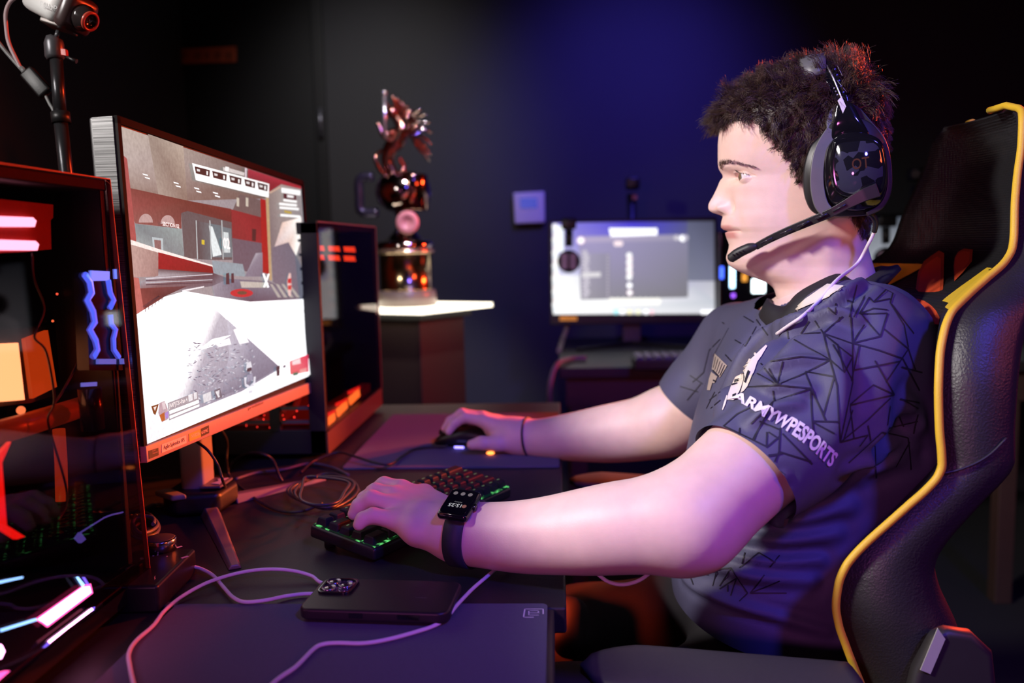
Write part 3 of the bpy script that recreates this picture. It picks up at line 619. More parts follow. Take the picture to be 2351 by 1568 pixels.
for k in range(3):
    c = V((FX0 + fx) / 2 - .005, FY0 + .045, DESK + .115 + k * .118); fn = MB().lathe(c, [(.054, 0), (.057, .004), (.057, .012), (.050, .012), (.050, .002)], 32, (0, -1, 0)).build('cooling_fan', mat('fan_ring', (.08, .01, .01), .4, noise=.2, emit=(1, .02, .01), estr=.1), ft)
    mb = MB()
    for q in range(7):
        a = q * 2 * PI / 7; mb.prism([c + V(math.cos(a + s) * r, 0, math.sin(a + s) * r) for r, s in ((.014, 0), (.048, .2), (.048, .75), (.014, .5))], (0, -.004, 0))
    mb.cyl(c, c + V(0, -.008, 0), .016); mb.build('fan_blade', mat('fan_blade', (.05, .006, .006), .35, noise=.2), fn)
rs = random.Random(5)
for k, (x, y, r) in enumerate(((905, 385, 5), (905, 400, 4), (1090, 415, 6), (1115, 432, 7), (1280, 333, 6), (1395, 245, 8), (1375, 428, 5), (1405, 422, 4), (1300, 285, 5), (1345, 270, 5), (1190, 318, 4), (1045, 318, 4), (1150, 378, 4), (1200, 352, 6), (1262, 170, 4), (1100, 245, 6), (1165, 248, 8), (1040, 350, 5), (990, 410, 4))):
    MB().sphere(UY(300 + x / 3.408, 860 + y / 3.408, FY0 + .03), r / 3.408 / FPX * 1.5, 10, 8).build('indicator_light', emis('lamp_red2', (1, .03, .02), 3.), ft)
def inf(pts, X=fx - .012): return [UX(x, y, X) for x, y in pts]
for i in range(3):      # amber lit pump block low in the tower, and the red memory row at the top
    x = 747 + i * 28; y = 975 - i * 27
    MB().prism(inf([(x, y - 8), (x + 22, y - 28), (x + 24, y - 12), (x + 3, y + 9)]), (-.003, 0, 0)).build('amber_light', M_yl, ft)
    MB().prism(inf([(x + 1, y + 22), (x + 22, y + 6), (x + 23, y + 13), (x + 3, y + 30)]), (-.003, 0, 0)).build('red_light', M_r2, ft)
    MB().prism(inf([(x - 2, y - 22), (x + 24, y - 34), (x + 24, y - 29), (x, y - 15)]), (-.003, 0, 0)).build('red_light', M_r2, ft)
    for yy in (563, 584):
        xx = 721 + i * 35.5; yo = yy + i * 1.5
        MB().prism(inf([(xx, yo), (xx + 22, yo + 1), (xx + 25, yo + 13), (xx + 2, yo + 12)]), (-.003, 0, 0)).build('red_light', emis('lamp_red_amber', (1, .09, .02), 3.5), ft)
mb = MB(); mb.bx((FX0 + .02, FY0 + .08, DESK + .06), (FX0 + .03, FY1 - .02, FZT - .02)); mb.build('motherboard', mat('board_red', (.05, .006, .005), .5, noise=.6, nscale=60), ft)
mb = MB(); mb.prism(inf([(742, 990), (850, 905), (850, 880), (742, 945)], fx - .016), (-.02, 0, 0)); mb.build('pump_block', mat('pump_red', (.08, .008, .006), .4, noise=.3, emit=(1, .02, .01), estr=.08), ft)
mb = MB(); mb.bx((fx - .002, FY1 - .006, DESK + .012), (fx + .002, FY1 + .001, FZT)); mb.bx((fx - .002, FY0, FZT - .001), (fx + .002, FY1, FZT + .002)); mb.bx((fx - .003, FY0, DESK + .012), (fx + .002, FY1, DESK + .05)); mb.build('glass_edge', mat('edge_rust', (.10, .035, .02), .4, noise=.1), ft)

# ================================================================== video camera on its pole (top left)
wd = 1.12
pt = thing('camera_pole', 'thin black pole with a ball head and side lever, holding up the white camera', 'camera stand', V(*(U(165, 560, wd)[:2]), DESK))
def wp(x, y, d=wd): return U(x, y, d)
foot = wp(165, 560); 
mb = MB(); mb.tube([V(foot[0] + .004, foot[1], DESK), wp(158, 450), wp(150, 380), wp(138, 268)], .0085, 20); mb.build('lower_tube', mat('pole_black', (.05, .05, .055), .3, .6, noise=.05), pt)
mb = MB(); mb.tube([wp(139, 275), wp(129, 135)], .0078, 20); mb.build('upper_tube', MATS['pole_black'], pt)
mb = MB(); mb.tube([wp(141, 283), wp(138, 258)], .0115, 24); mb.build('collar', M_blk, pt)
mb = MB(); mb.tube([wp(127, 137), wp(126, 130), wp(124, 100), wp(125, 88), wp(127, 84)], [.0095, .0118, .0118, .010, .006], 24); mb.tube([wp(128, 88), wp(134, 70)], .0028, 10); mb.build('ball_head', mat('head_grey', (.10, .10, .11), .35, .4, noise=.05), pt)
mb = MB(); mb.prism([wp(138, 110, wd - .013), wp(151, 112, wd - .013), wp(153, 129, wd - .013), wp(139, 126, wd - .013)], CF * .006); mb.build('lock_block', mat('lever_red', (.5, .05, .04), .4, noise=.05), pt, bevel=.001)
mb = MB(); mb.tube([wp(150, 128, wd - .008), wp(162, 135, wd - .012), wp(176, 141, wd - .012)], [.002, .0018, .003], 10); mb.build('lever', M_blk, pt)
mb = MB(); mb.lathe(V(foot[0] + .004, foot[1], DESK), [(.06, 0), (.06, .006), (.05, .012), (.012, .016)], 32); mb.build('pole_foot', M_blk, pt)
mb = MB(); ax = nrm(wp(170, 70) - wp(105, 50)); upv = nrm(CU - ax * (CU @ ax)); dv = np.cross(ax, upv)
mb.box(wp(136, 61), (.036, .03, .006), (ax, dv, upv), .0015); mb.build('mount_plate', mat('mount_grey', (.15, .13, .12), .4, .3, noise=.05), pt)
wc = thing('video_camera', 'white and dark camera with a round lens, tipped on top of the thin pole', 'camera', wp(140, 55))
cax = nrm(wp(205, 42, wd - .02) - wp(110, -8, wd)); cu = nrm(CU - cax * (CU @ cax)); cv = np.cross(cax, cu)
cc = wp(125, 6)
mb = MB(); mb.box(cc, (.062, .05, .046), (cax, cv, cu), .012); mb.build('body', mat('camera_white', (.72, .72, .7), .45, noise=.04), wc)
mb = MB(); mb.box(cc + cax * .040, (.022, .051, .047), (cax, cv, cu), .010); mb.build('front_shell', mat('camera_dark', (.05, .03, .03), .3, noise=.1), wc)
mb = MB(); mb.lathe(cc + cax * .050, [(.017, 0), (.017, .006), (.013, .012), (.012, .016), (.009, .0155), (.0085, .013), (.0, .0125)], 32, cax); mb.build('lens', mat('lens_black', (.02, .015, .015), .12, coat=.5, noise=.05), wc)
mb = MB(); mb.lathe(cc + cax * .0625, [(.0125, 0), (.0128, .004), (.0095, .0045), (.0095, 0)], 32, cax); mb.build('lens_ring', mat('ring_red', (.35, .05, .03), .3, noise=.05), wc)
nn = -CF; 
mb = MB(); sp = cc - CF * .0255; text_on(mb, 'FULL HD', wp(93, 9, wd - .03), nrm(wp(118, 17, wd - .03) - wp(93, 9, wd - .03)), nrm(CU), .004, .01); text_on(mb, 'CAMERA', wp(92, 15, wd - .03), nrm(wp(118, 23, wd - .03) - wp(93, 15, wd - .03)), nrm(CU), .003, .01); mb.build('side_lettering', mat('ink_pale', (.5, .5, .5), .5, noise=.05), wc)
cb = MB(); cb.tube(spline([wp(90, -2), wp(60, -12), wp(28, 0), wp(14, 26), wp(14, 60), wp(20, 98), wp(38, 138), wp(48, 158)], 8), .0026, 8)
o = cb.build('camera_cable', mat('cable_pink', (.55, .4, .42), .4, noise=.1, nscale=50)); tag(o, 'pale cable arching from the white camera down to the black adapter box', 'cable')
mb = MB(); mb.tube(spline([wp(-30, 60), wp(5, 108), wp(34, 142), wp(52, 162)], 8), .0026, 8)
o = mb.build('camera_cable', mat('cable_grey', (.25, .25, .25), .4, noise=.1)); tag(o, 'grey cable rising from the frame edge to the black adapter box', 'cable')
ad = thing('adapter_box', 'small black cable adapter hanging beside the thin pole', 'adapter', wp(88, 220))
aa = nrm(wp(108, 217) - wp(58, 160)); au = nrm(CU - aa * (CU @ aa)); av = np.cross(aa, au)
mb = MB(); mb.box(wp(84, 190), (.040, .012, .019), (aa, av, au), .003); mb.build('casing', M_blk, ad)
mb = MB(); mb.tube([wp(48, 155), wp(60, 168)], [.003, .0042], 12); mb.build('strain_relief', MATS['cable_grey'], ad)
mb = MB(); mb.tube(spline([wp(104, 218), wp(114, 238), wp(124, 258), wp(130, 300), wp(150, 420), wp(170, 560)], 8), .0022, 8); mb.build('tail_cable', MATS['cable_grey'], ad)
# ================================================================== lit pedestal and trophy
TD = 2.6
pc = UY(965, 724, TD - .26); zt = UY(950, 704, TD)[2]
c0 = UY(968, 716, TD - .22); zt = c0[2]
pl, pr, pb = UZ(768, 712, zt), UZ(1131, 698, zt), None
pbk = pl + pr - c0
ped = thing('pedestal', 'dark pedestal whose square top glows white along its edge, under the trophy', 'pedestal', V((c0[0] + pbk[0]) / 2, (c0[1] + pbk[1]) / 2, 0))
cc_ = (c0 + pbk) / 2
def sq(k, z): return [V(*(cc_ + (q - cc_) * k)[:2], z) for q in (pl, c0, pr, pbk)]
MB().prism(sq(1., zt - .008), (0, 0, .013)).build('lit_top', emis('shelf_light', (1., .90, .72), 3.2), ped)
MB().prism(sq(.62, 0), (0, 0, zt - .008)).build('column', mat('pedestal_black', (.035, .022, .018), .4, noise=.1, nscale=10), ped, bevel=.003)
MB().prism(sq(.72, zt - .03), (0, 0, .021)).build('under_plate', M_blk, ped)
bc = cc_.copy(); bc[2] = zt + .005
S = TD / FPX
M_chr = mat('trophy_chrome', (.75, .6, .56), .09, 1., noise=.04); M_gold = mat('trophy_brass', (.72, .50, .26), .16, 1., noise=.06); M_brz = mat('trophy_bronze', (.55, .26, .19), .22, 1., noise=.15, nscale=30)
TC = UY(935, 690, cc_[1]); bc[0] = TC[0]
tr = thing('trophy', 'tall shiny winged figure trophy on a stepped brass base', 'trophy', bc)
kk = cc_[1] / FPX
MB().lathe(bc, [(68 * kk, 0), (68 * kk, 22 * kk), (66 * kk, 34 * kk), (64 * kk, 36 * kk)], 48).build('plinth', mat('plinth_brown', (.16, .12, .10), .3, noise=.2, nscale=12), tr)
MB().lathe(bc + V(0, 0, 36 * kk), [(62 * kk, 0), (62 * kk, 4 * kk), (60 * kk, 6 * kk), (60 * kk, 82 * kk), (62 * kk, 84 * kk)], 64).build('name_band', M_gold, tr)
MB().lathe(bc + V(0, 0, 120 * kk), [(66 * kk, 0), (66 * kk, 7 * kk), (62 * kk, 9 * kk)], 64).build('rim', mat('rim_brass', (.8, .6, .4), .25, .9, noise=.05), tr)
MB().lathe(bc + V(0, 0, 129 * kk), [(62 * kk, 0), (64 * kk, 6 * kk), (64 * kk, 16 * kk), (52 * kk, 20 * kk), (40 * kk, 26 * kk), (26 * kk, 40 * kk), (16 * kk, 54 * kk), (14 * kk, 72 * kk), (24 * kk, 84 * kk)], 48).build('foot', M_chr, tr)
cupc = bc + V(0, 0, 214 * kk)
MB().lathe(cupc, [(10 * kk, -4 * kk), (36 * kk, 4 * kk), (58 * kk, 22 * kk), (64 * kk, 44 * kk), (60 * kk, 66 * kk), (46 * kk, 84 * kk), (30 * kk, 90 * kk)], 48).build('bowl', M_chr, tr)
cx_ = UY(935, 445, cc_[1]); cx2 = V(cx_[0] + .02, cc_[1] - .03, cupc[2] + 2 * kk)
MB().lathe(cx2, [(32 * kk, 0), (36 * kk, 2 * kk), (36 * kk, 76 * kk), (34 * kk, 80 * kk)], 48).build('drum', mat('drum_bronze', (.5, .28, .2), .12, 1., noise=.05), tr)
hd = UY(828, 450, cc_[1]); mb = MB(); mb.tube(spline([hd + V(.04, 0, .055), hd + V(.0, 0, .05), hd + V(-.004, 0, 0), hd + V(0, 0, -.045), hd + V(.05, 0, -.05)], 6), .014, 10); mb.build('handle', mat('handle_dark', (.08, .07, .12), .3, .8, noise=.05), tr)
ro = UY(936, 511, cc_[1] - .17); MB().lathe(ro, [(24 * kk, 0), (25 * kk, .004), (21 * kk, .008), (12 * kk, .0085), (11 * kk, .006), (0, .0055)], 32, (0, -1, 0)).build('rosette', mat('rosette_pink', (.75, .28, .28), .4, noise=.2, nscale=60), tr)
# winged figure: body grown from a bent chain, wings as feathers
def tp(x, y, dy=0.): return UY(x, y, cc_[1] + dy)
mb = MB()
mb.tube(spline([tp(905, 402), tp(890, 372), tp(896, 342), tp(915, 318), tp(922, 292), tp(908, 268)], 8), np.interp(np.linspace(0, 1, 41), [0, .3, .55, .75, 1], np.array([12, 15, 20, 17, 9]) * kk), 14)
for pts, r in (([(880, 398, -.02), (868, 382, -.03), (862, 360, -.03), (876, 345, -.01)], 6), ([(920, 402, .02), (926, 384, .03), (916, 360, .02)], 7), ([(900, 322, -.03), (880, 312, -.05), (872, 292, -.05), (866, 282, -.05)], 6), ([(925, 300, -.03), (945, 296, -.06), (958, 288, -.06)], 6), ([(905, 300, 0), (890, 306, -.03), (884, 312, -.03)], 7)):
    mb.tube(spline([tp(*p) for p in pts], 6), np.linspace(r, r * .6, (len(pts) - 1) * 6 + 1) * kk, 10)
mb.sphere(tp(900, 258), (13 * kk, 12 * kk, 14 * kk)); mb.sphere(tp(906, 402), (24 * kk, 24 * kk, 8 * kk))
for a in (-1, 1): mb.tube([tp(900 + a * 6, 248), tp(898 + a * 12, 232), tp(900 + a * 16, 222)], [4 * kk, 3 * kk, 1 * kk], 8)
mb.build('figure', M_brz, tr)
mb = MB(); mb.tube([tp(884, 318, -.06), tp(883, 262, -.05), tp(882, 218, -.04)], [3.5 * kk, 5 * kk, 5 * kk], 10); mb.sphere(tp(882, 214, -.04), 7 * kk); mb.build('staff', mat('staff_silver', (.9, .88, .85), .25, .9, noise=.03), tr)
for name, root, tips, m in (('wing', (918, 286, .02), [(900, 216), (912, 222), (926, 232), (938, 242), (950, 254), (958, 268)], M_brz), ('wing', (930, 300, -.04), [(968, 250), (980, 262), (990, 282), (993, 306), (992, 332), (990, 358), (986, 372), (968, 352)], M_chr)):
    mb = MB(); r0 = tp(*root)
    for k, t in enumerate(tips):
        e = tp(t[0], t[1], root[2] + (k - 3) * .012); md = (r0 + e) / 2 + V(0, 0, .012)
        mb.tube(spline([r0, md, e], 6), np.interp(np.linspace(0, 1, 13), [0, .4, .8, 1], np.array([5, 9, 8, 2]) * kk), 8, flat=.5)
    mb.build(name, m, tr)

# ================================================================== far row of desks, screens and gear
MY = 3.05
fd0 = UZ(1284, 846, DESK); FDY = fd0[1]; FDX = fd0[0]
t = thing('gaming_desk', 'dark desk along the back wall carrying two lit screens', 'desk', (FDX + 1, (FDY + 3.35) / 2, 0))
MB().bx((FDX, FDY, DESK - .03), (2.7, 3.35, DESK)).build('desk_top', M_desk, t, bevel=.003)
M_apron = mat('apron_brown', (.05, .025, .018), .6, noise=.15)
MB().bx((FDX + .02, FDY + .03, DESK - .12), (2.68, FDY + .05, DESK - .03)).build('front_rail', M_apron, t)
for xx in (FDX + .03, 1.3, 2.6):
    for yy in (FDY + .06, 3.28): MB().bx((xx, yy - .025, 0), (xx + .05, yy + .025, DESK - .03)).build('leg', M_apron, t, bevel=.003)
def farmon(label, x0, y0, x1, y1, polys, X0off=(0, 0)):
    P = [UY(x, y, MY) for x, y in ((x0, y0), (x1, y0), (x1, y1), (x0, y1))]
    lo, hi = np.min(P, 0), np.max(P, 0)
    tm = thing('gaming_monitor', label, 'monitor', ((lo[0] + hi[0]) / 2, MY + .05, DESK))
    MB().bx((lo[0] - .008, MY + .002, lo[2] - .028), (hi[0] + .008, MY + .04, hi[2] + .008)).build('housing', M_blk, tm, bevel=.004)
    picture('screen', polys, (V(0, MY, 0), V(0, -1, 0)), tm, vcol_emit('desktop_picture', 1.0), 1e-4)
    cxm = (lo[0] + hi[0]) / 2
    mb = MB(); mb.bx((cxm - .032, MY + .05, DESK + .01), (cxm + .032, MY + .09, lo[2] + .1)); mb.build('stand_neck', mat('neck_violet', (.05, .035, .06), .4, noise=.1), tm, bevel=.004)
    MB().bx((cxm - .06, MY + .03, lo[2] + .06), (cxm + .06, MY + .07, lo[2] + .18)).build('mount_block', M_blk, tm)
    for sx in (-1, 1):
        mb = MB(); p = V(cxm, MY + .07, DESK); q = V(cxm + sx * .2, MY - .13, DESK); tt = nrm(q - p); n = V(-tt[1], tt[0], 0) * .014
        mb.prism([p - n, q - n * .6, q + n * .6, p + n], (0, 0, .012)); mb.build('leg', M_blk, tm, bevel=.002)
    return tm, lo, hi
def Zf(pts): return [(1150 + x / 3.0145, 380 + y / 3.0145) for x, y in pts]
FP = []
def B_(pts, col): FP.append((Zf(pts), col))
def disc(x, y, r, col, n=14): B_([(x + r * math.cos(t), y + r * math.sin(t)) for t in np.linspace(0, 2 * PI, n, endpoint=False)], col)
B_([(355, 398), (1475, 385), (1480, 1025), (362, 1030)], [g(95, 85, 205), g(90, 95, 125), g(225, 225, 232), (1.2, 1.2, 1.2)])
B_([(355, 398), (900, 390), (900, 620), (356, 640)], [g(150, 140, 230), g(75, 65, 215), g(120, 110, 200), g(200, 195, 240)])
B_([(900, 390), (1300, 387), (1300, 640), (900, 620)], [g(75, 65, 215), g(85, 85, 140), g(105, 108, 130), g(120, 110, 200)])
B_([(1290, 386), (1475, 385), (1478, 800), (1290, 800)], [g(95, 98, 125), g(80, 82, 105), g(120, 122, 145), g(125, 128, 148)])
B_([(356, 760), (560, 760), (900, 920), (1280, 915), (1320, 830), (1400, 870), (1480, 940), (1480, 1022), (362, 1028)], [(1.15, 1.15, 1.15), g(245, 245, 250), (1.1, 1.1, 1.1), g(225, 225, 235), g(200, 202, 215), g(200, 202, 215), g(200, 205, 215), g(225, 225, 232), (1.2, 1.2, 1.2)])
B_([(535, 488), (1295, 475), (1295, 912), (552, 930)], [g(170, 160, 205), g(140, 136, 165), g(128, 126, 132), g(150, 146, 158)])
B_([(540, 500), (1290, 482), (1290, 520), (540, 535)], [g(195, 180, 215), g(160, 155, 180), g(150, 146, 170), g(185, 172, 205)])
B_([(555, 610), (755, 608), (760, 925), (560, 930)], [g(172, 165, 190), g(150, 145, 168), g(142, 138, 150), g(165, 160, 170)])
B_([(748, 434), (1082, 434), (1082, 482), (1040, 482), (850, 490), (760, 492)], Wt)
for x, y, r, c in ((553, 519, 26, (1.2, .8, .85)), (553, 519, 20, Wt), (800, 540, 20, (1.1, .9, .95)), (825, 540, 20, (1.1, .9, .95)), (1258, 504, 22, Wt), (1215, 500, 18, g(215, 210, 220)), (1280, 500, 18, g(205, 200, 215)), (890, 830, 19, Wt), (892, 880, 20, (1.1, .8, .85)), (892, 880, 15, Wt)): disc(x, y, r, c)
for k in range(7): disc(888 + (k % 2) * 4, 622 + k * 25, 20, [(1.2, 1.2, 1.2), (1.15, 1, 1.05)][k % 2]); 
for k in range(13): disc(582 + (k * 7) % 20, 600 + k * 25, 14, g(220, 214, 225)); B_([(560, 592 + k * 25), (600 + (k * 13) % 25, 592 + k * 25), (600 + (k * 13) % 25, 606 + k * 25), (560, 606 + k * 25)], g(205, 198, 212)); disc(740, 625 + k * 24, 9, g(180, 172, 188))
B_([(560, 742), (690, 738), (690, 770), (560, 774)], g(232, 228, 232))
for k in range(20): disc(376 + (k % 3) * 3, 425 + k * 30, 22, [(1.2, 1.2, 1.2), (1.05, 1.1, 1.15), (1.2, 1.1, 1.1)][k % 3]); 
for k in range(5): disc(412, 440 + k * 34, 24, (1.1, 1.18, 1.18))
for k in range(9): disc(770 + k * 39, 940, 26, (1.2, 1.18, 1.1))
for x, c in ((797, (.5, 1.1, 1.2)), (840, Wt), (890, (1.2, 1.1, .7)), (950, (1.15, 1.15, .8)), (1005, Wt), (1045, (1.2, .8, .9)), (1400, Wt), (1430, Wt), (1460, Wt)): disc(x, 1014, 17, c)
fm, flo, fhi = farmon('bright desktop screen on the far desk, with an open window, left of the face', 1268, 512, 1640, 722, FP)
MB().sphere(UY(1635, 730, MY - .004), .008).build('power_light', emis('led_blue', (.05, .12, 1), 6), fm)
mb = MB()
for x0, x1, c in ((1285, 1325, 0),): mb.prism([UY(x, y, MY - .002) for x, y in ((x0, 726), (x1, 726), (x1, 736), (x0, 736))], (0, .003, 0))
mb.build('sticker', mat('sticker_amber', (.8, .3, .04), .5, noise=.3, nscale=60, emit=(1, .4, .05), estr=.3), fm)
FP2 = []
FP2.append(([(1960, 500), (2330, 494), (2330, 705), (1964, 712)], [g(85, 92, 105), g(70, 76, 90), g(225, 228, 235), g(200, 204, 214)]))
FP2.append(([(1990, 640), (2060, 600), (2110, 600), (2110, 700), (1990, 706)], [g(225, 225, 235), g(165, 170, 182), g(150, 155, 165), g(225, 225, 235), g(240, 240, 245)]))
FP2.append(([(2088, 510), (2100, 510), (2100, 524), (2088, 524)], (1.2, 1.15, 1.0)))
farmon('grey lit screen on the far desk glimpsed between the neck and the chair', 1960, 498, 2330, 712, FP2)
def hanging_headset(label, x0, ytop, ybot, xw, y):
    c = (x0, ytop); h = thing('headset', label, 'headset', UY(x0, ybot, y))
    k = y / FPX; mb = MB(); top = UY(x0, ytop + 8, y)
    mb.box(top, (xw * .8 * k, .05, 26 * k), None, .008); mb.tube([top + V(0, 0, -.02), UY(x0, ytop + 60, y)], [9 * k, 9 * k], 12)
    mb.build('headband', M_blk, h)
    for dy in (-.045, .045):
        e = UY(x0, ybot - 28, y + dy); MB().lathe(e - V(0, .02, 0), [(14 * k, 0), (24 * k, .006), (26 * k, .02), (24 * k, .036), (14 * k, .04)], 24, (0, 1, 0)).build('ear_cup', M_blk, h)
    mb = MB()
    for dx in (-10, 10): mb.prism([UY(x0 + dx + p, ybot - 28 + q, y - .068) for p, q in ((-7, -18), (7, -18), (7, 18), (-7, 18))], (0, .004, 0))
    mb.build('cup_cover', mat('cover_mauve', (.35, .25, .34), .5, noise=.2), h, bevel=.001)
    return h
hanging_headset('black headset hanging over the left edge of the far desktop screen', 1306, 506, 628, 42, MY - .08)
hanging_headset('black headset hanging in front of the grey screen behind the neck', 2034, 500, 622, 50, MY - .08)
def mini_cam(label, x, ytop, ybot, y):
    k = y / FPX; tt = thing('camera_pole', label, 'camera stand', V(*UY(x, ybot, y)[:2], DESK)); b0 = UY(x - 2, ytop + 40, y)
    MB().tube([V(b0[0], b0[1], DESK), b0], .018, 14).build('pole', mat('pole_violet', (.03, .03, .05), .4, .3, noise=.05), tt)
    MB().lathe(V(b0[0], b0[1], DESK), [(.06, 0), (.06, .008), (.02, .014)], 24).build('pole_foot', M_blk, tt)
    mb = MB(); mb.box(UY(x, ytop + 16, y), (30 * k, .07, 28 * k), None, .01); mb.cyl(UY(x - 3, ytop + 14, y - .03), UY(x - 3, ytop + 14, y - .055), 9 * k); mb.build('camera_body', M_blk, tt)
    mb = MB(); mb.box(UY(x + 5, ytop + 48, y - .02), (10 * k, .01, 10 * k)); mb.build('lock_block', mat('block_rose', (.4, .12, .1), .5, noise=.05), tt)
mini_cam('dark camera on a pole behind the bright far screen', 1452, 405, 740, 3.28)
mini_cam('dark camera on a pole beyond the chair, above the grey screen', 2105, 385, 740, 3.28)
# far tower with blue light bars, mostly hidden by the face
b0 = UY(1650, 745, 3.0); b1 = UY(1800, 745, 3.0); zt_ = UY(1700, 530, 3.0)[2]
bt = thing('computer_tower', 'dark tower with blue and white light bars, behind the chin', 'computer tower', V((b0[0] + b1[0]) / 2, 3.15, DESK))
MB().bx((b0[0], 3.0, DESK), (b1[0], 3.3, zt_)).build('case', M_blkg, bt, bevel=.006)
for nm, x0, y0, x1, y1, c, s in (('blue_light', 1653, 612, 1661, 640, (.05, .12, 1), 3), ('light_bar', 1676, 610, 1687, 661, (.45, .75, 1), 5), ('white_light', 1727, 641, 1756, 672, (.8, .95, 1), 5), ('amber_light', 1704, 628, 1715, 646, (1, .4, .05), 1.2), ('violet_light', 1679, 674, 1688, 683, (.35, .1, 1), 2.)):
    mb = MB(); mb.box((UY(x0, y0, 2.995) + UY(x1, y1, 2.995)) / 2, (abs(x1 - x0) * 3 / FPX, .006, abs(y1 - y0) * 3 / FPX), None, .004); mb.build(nm, emis(nm + '_far', c, s), bt)
# far keyboard, cables
kb = thing('computer_keyboard', 'black keyboard glinting blue on the far desk behind the shoulder', 'keyboard', UZ(1560, 838, DESK))
kA, kB = UZ(1458, 850, DESK), UZ(1640, 852, DESK)
MB().bx((kA[0], kA[1], DESK), (kB[0] + .1, kA[1] + .13, DESK + .03)).build('case', M_blk, kb, bevel=.004)
mb = MB()
for i in range(14):
    for j in range(4): mb.box((kA[0] + .016 + i * .0262, kA[1] + .02 + j * .029, DESK + .033), (.02, .022, .008))
mb.build('keycap', mat('key_blue', (.06, .07, .16), .35, noise=.1), kb, bevel=.001)
def cable(name, label, pts, r, m, cat='cable', n=8):
    o = MB().tube(spline(pts, n), r, 8).build(name, m); return tag(o, label, cat)
M_cw = mat('cable_white', (.78, .72, .76), .4, noise=.04, nscale=100); M_ck = mat('cable_black', (.02, .02, .022), .45, noise=.1); M_cg = mat('cable_grey2', (.11, .10, .10), .5, noise=.1)
M_cbeige = mat('cable_beige', (.22, .18, .17), .5, noise=.1)
cable('power_cable', 'pale cable dropping from the lower left corner of the far desktop screen', [UY(1306, 726, MY + .05), UY(1302, 750, MY + .05), UY(1292, 780, MY + .02), UZ(1284, 806, DESK + .006)], .009, M_cbeige)
cable('power_cable', 'pale cable bending over the left end of the far desk', [UZ(1345, 822, DESK + .01), UZ(1310, 824, DESK + .01), UZ(1282, 834, DESK + .012), UY(1268, 862, FDY + .0), UY(1262, 900, FDY), UY(1264, 960, FDY + .05), UY(1266, 1080, FDY + .1)], .008, M_cbeige)

# ================================================================== keyboard
kA = np.array([-.215, .958]); kang = math.radians(60); ku = V(math.cos(kang), math.sin(kang), 0); kv = V(-math.sin(kang), math.cos(kang), 0); KT = math.radians(6.5)
kv = nrm(kv * math.cos(KT) + V(0, 0, math.sin(KT))); kn = np.cross(ku, kv)
K0 = V(kA[0], kA[1], DESK + .012)
kp = lambda u, v, n=0.: K0 + ku * u + kv * v + kn * n
kbd = thing('computer_keyboard', 'compact black keyboard with green glow between its keys, under the near hand', 'keyboard', kp(.145, .055) * V(1, 1, 0) + V(0, 0, DESK))
KW, KD = .292, .106
mb = MB(); mb.box(kp(KW / 2, KD / 2, -.001), (KW, KD, .016), (ku, kv, kn), .004); mb.build('case', mat('keyboard_black', (.014, .014, .014), .4, noise=.1, nscale=90), kbd)
for u_ in (.02, KW - .02):
    for v_ in (KD - .015, .012): p = kp(u_, v_, -.009); MB().cyl((p[0], p[1], DESK), p, .007).build('rubber_foot', M_blk, kbd)
mg = bpy.data.materials.new('plate_glow'); mg.use_nodes = True; nt = mg.node_tree; b_ = nt.nodes['Principled BSDF']; b_.inputs['Base Color'].default_value = (.02, .02, .02, 1)
tc = nt.nodes.new('ShaderNodeTexCoord'); nz = nt.nodes.new('ShaderNodeTexNoise'); nz.inputs['Scale'].default_value = 95; nz.inputs['Detail'].default_value = 2
cr = nt.nodes.new('ShaderNodeValToRGB'); cr.color_ramp.elements[0].position = .48; cr.color_ramp.elements[0].color = (.0, .012, .002, 1); cr.color_ramp.elements[1].position = .68; cr.color_ramp.elements[1].color = (.18, 1, .25, 1)
nt.links.new(tc.outputs['Object'], nz.inputs['Vector']); nt.links.new(nz.outputs['Fac'], cr.inputs[0]); nt.links.new(cr.outputs[0], b_.inputs['Emission Color']); b_.inputs['Emission Strength'].default_value = 1.1
mb = MB(); mb.box(kp(KW / 2, KD / 2, .0075), (KW - .006, KD - .006, .0012), (ku, kv, kn)); mb.build('glow_plate', mg, kbd)
M_key = mat('keycap_black', (.02, .018, .02), .62, noise=.1, nscale=200, spec=.25)
pitch = .01905
rows = [[1.5] + [1] * 4 + [5.5] + [1] * 3 + [1], [2.25] + [1] * 10 + [1.75], [1.75] + [1] * 11 + [2.25], [1.5] + [1] * 12 + [1.5], [1] * 13 + [2]]
proto = {}
for r_, row in enumerate(rows):
    tot = sum(row); u_ = 0; k15 = 15 / tot
    for wk in row:
        wkk = wk * k15; key = round(wkk, 2); uc = .003 + (u_ + wkk / 2) * pitch; vc = .0055 + (r_ + .5) * pitch; u_ += wkk
        c = kp(uc, vc, .0125 + (.0015 if r_ == 4 else 0))
        if key not in proto:
            w_ = wkk * pitch - .0026; d_ = pitch - .0026; vs = []
            for z, s in ((-.005, 0.), (.003, .0016), (.0045, .0028)):
                for sx, sy in ((-1, -1), (1, -1), (1, 1), (-1, 1)): vs.append(ku * sx * (w_ / 2 - s) + kv * sy * (d_ / 2 - s) + kn * z)
            fs = [(0, 3, 2, 1), (8, 9, 10, 11)] + [(a * 4 + i, a * 4 + (i + 1) % 4, a * 4 + 4 + (i + 1) % 4, a * 4 + 4 + i) for a in (0, 1) for i in range(4)]
            me = bpy.data.meshes.new('keycap'); me.from_pydata([tuple(p) for p in vs], [], fs); me.materials.append(M_key); proto[key] = me
        o = bpy.data.objects.new('keycap', proto[key]); COL.objects.link(o); o.parent = kbd; o.location = Vector(c) - worldloc(kbd)
        b = o.modifiers.new('bevel', 'BEVEL'); b.width = .0006; b.segments = 2
mb = MB(); rs = random.Random(2)
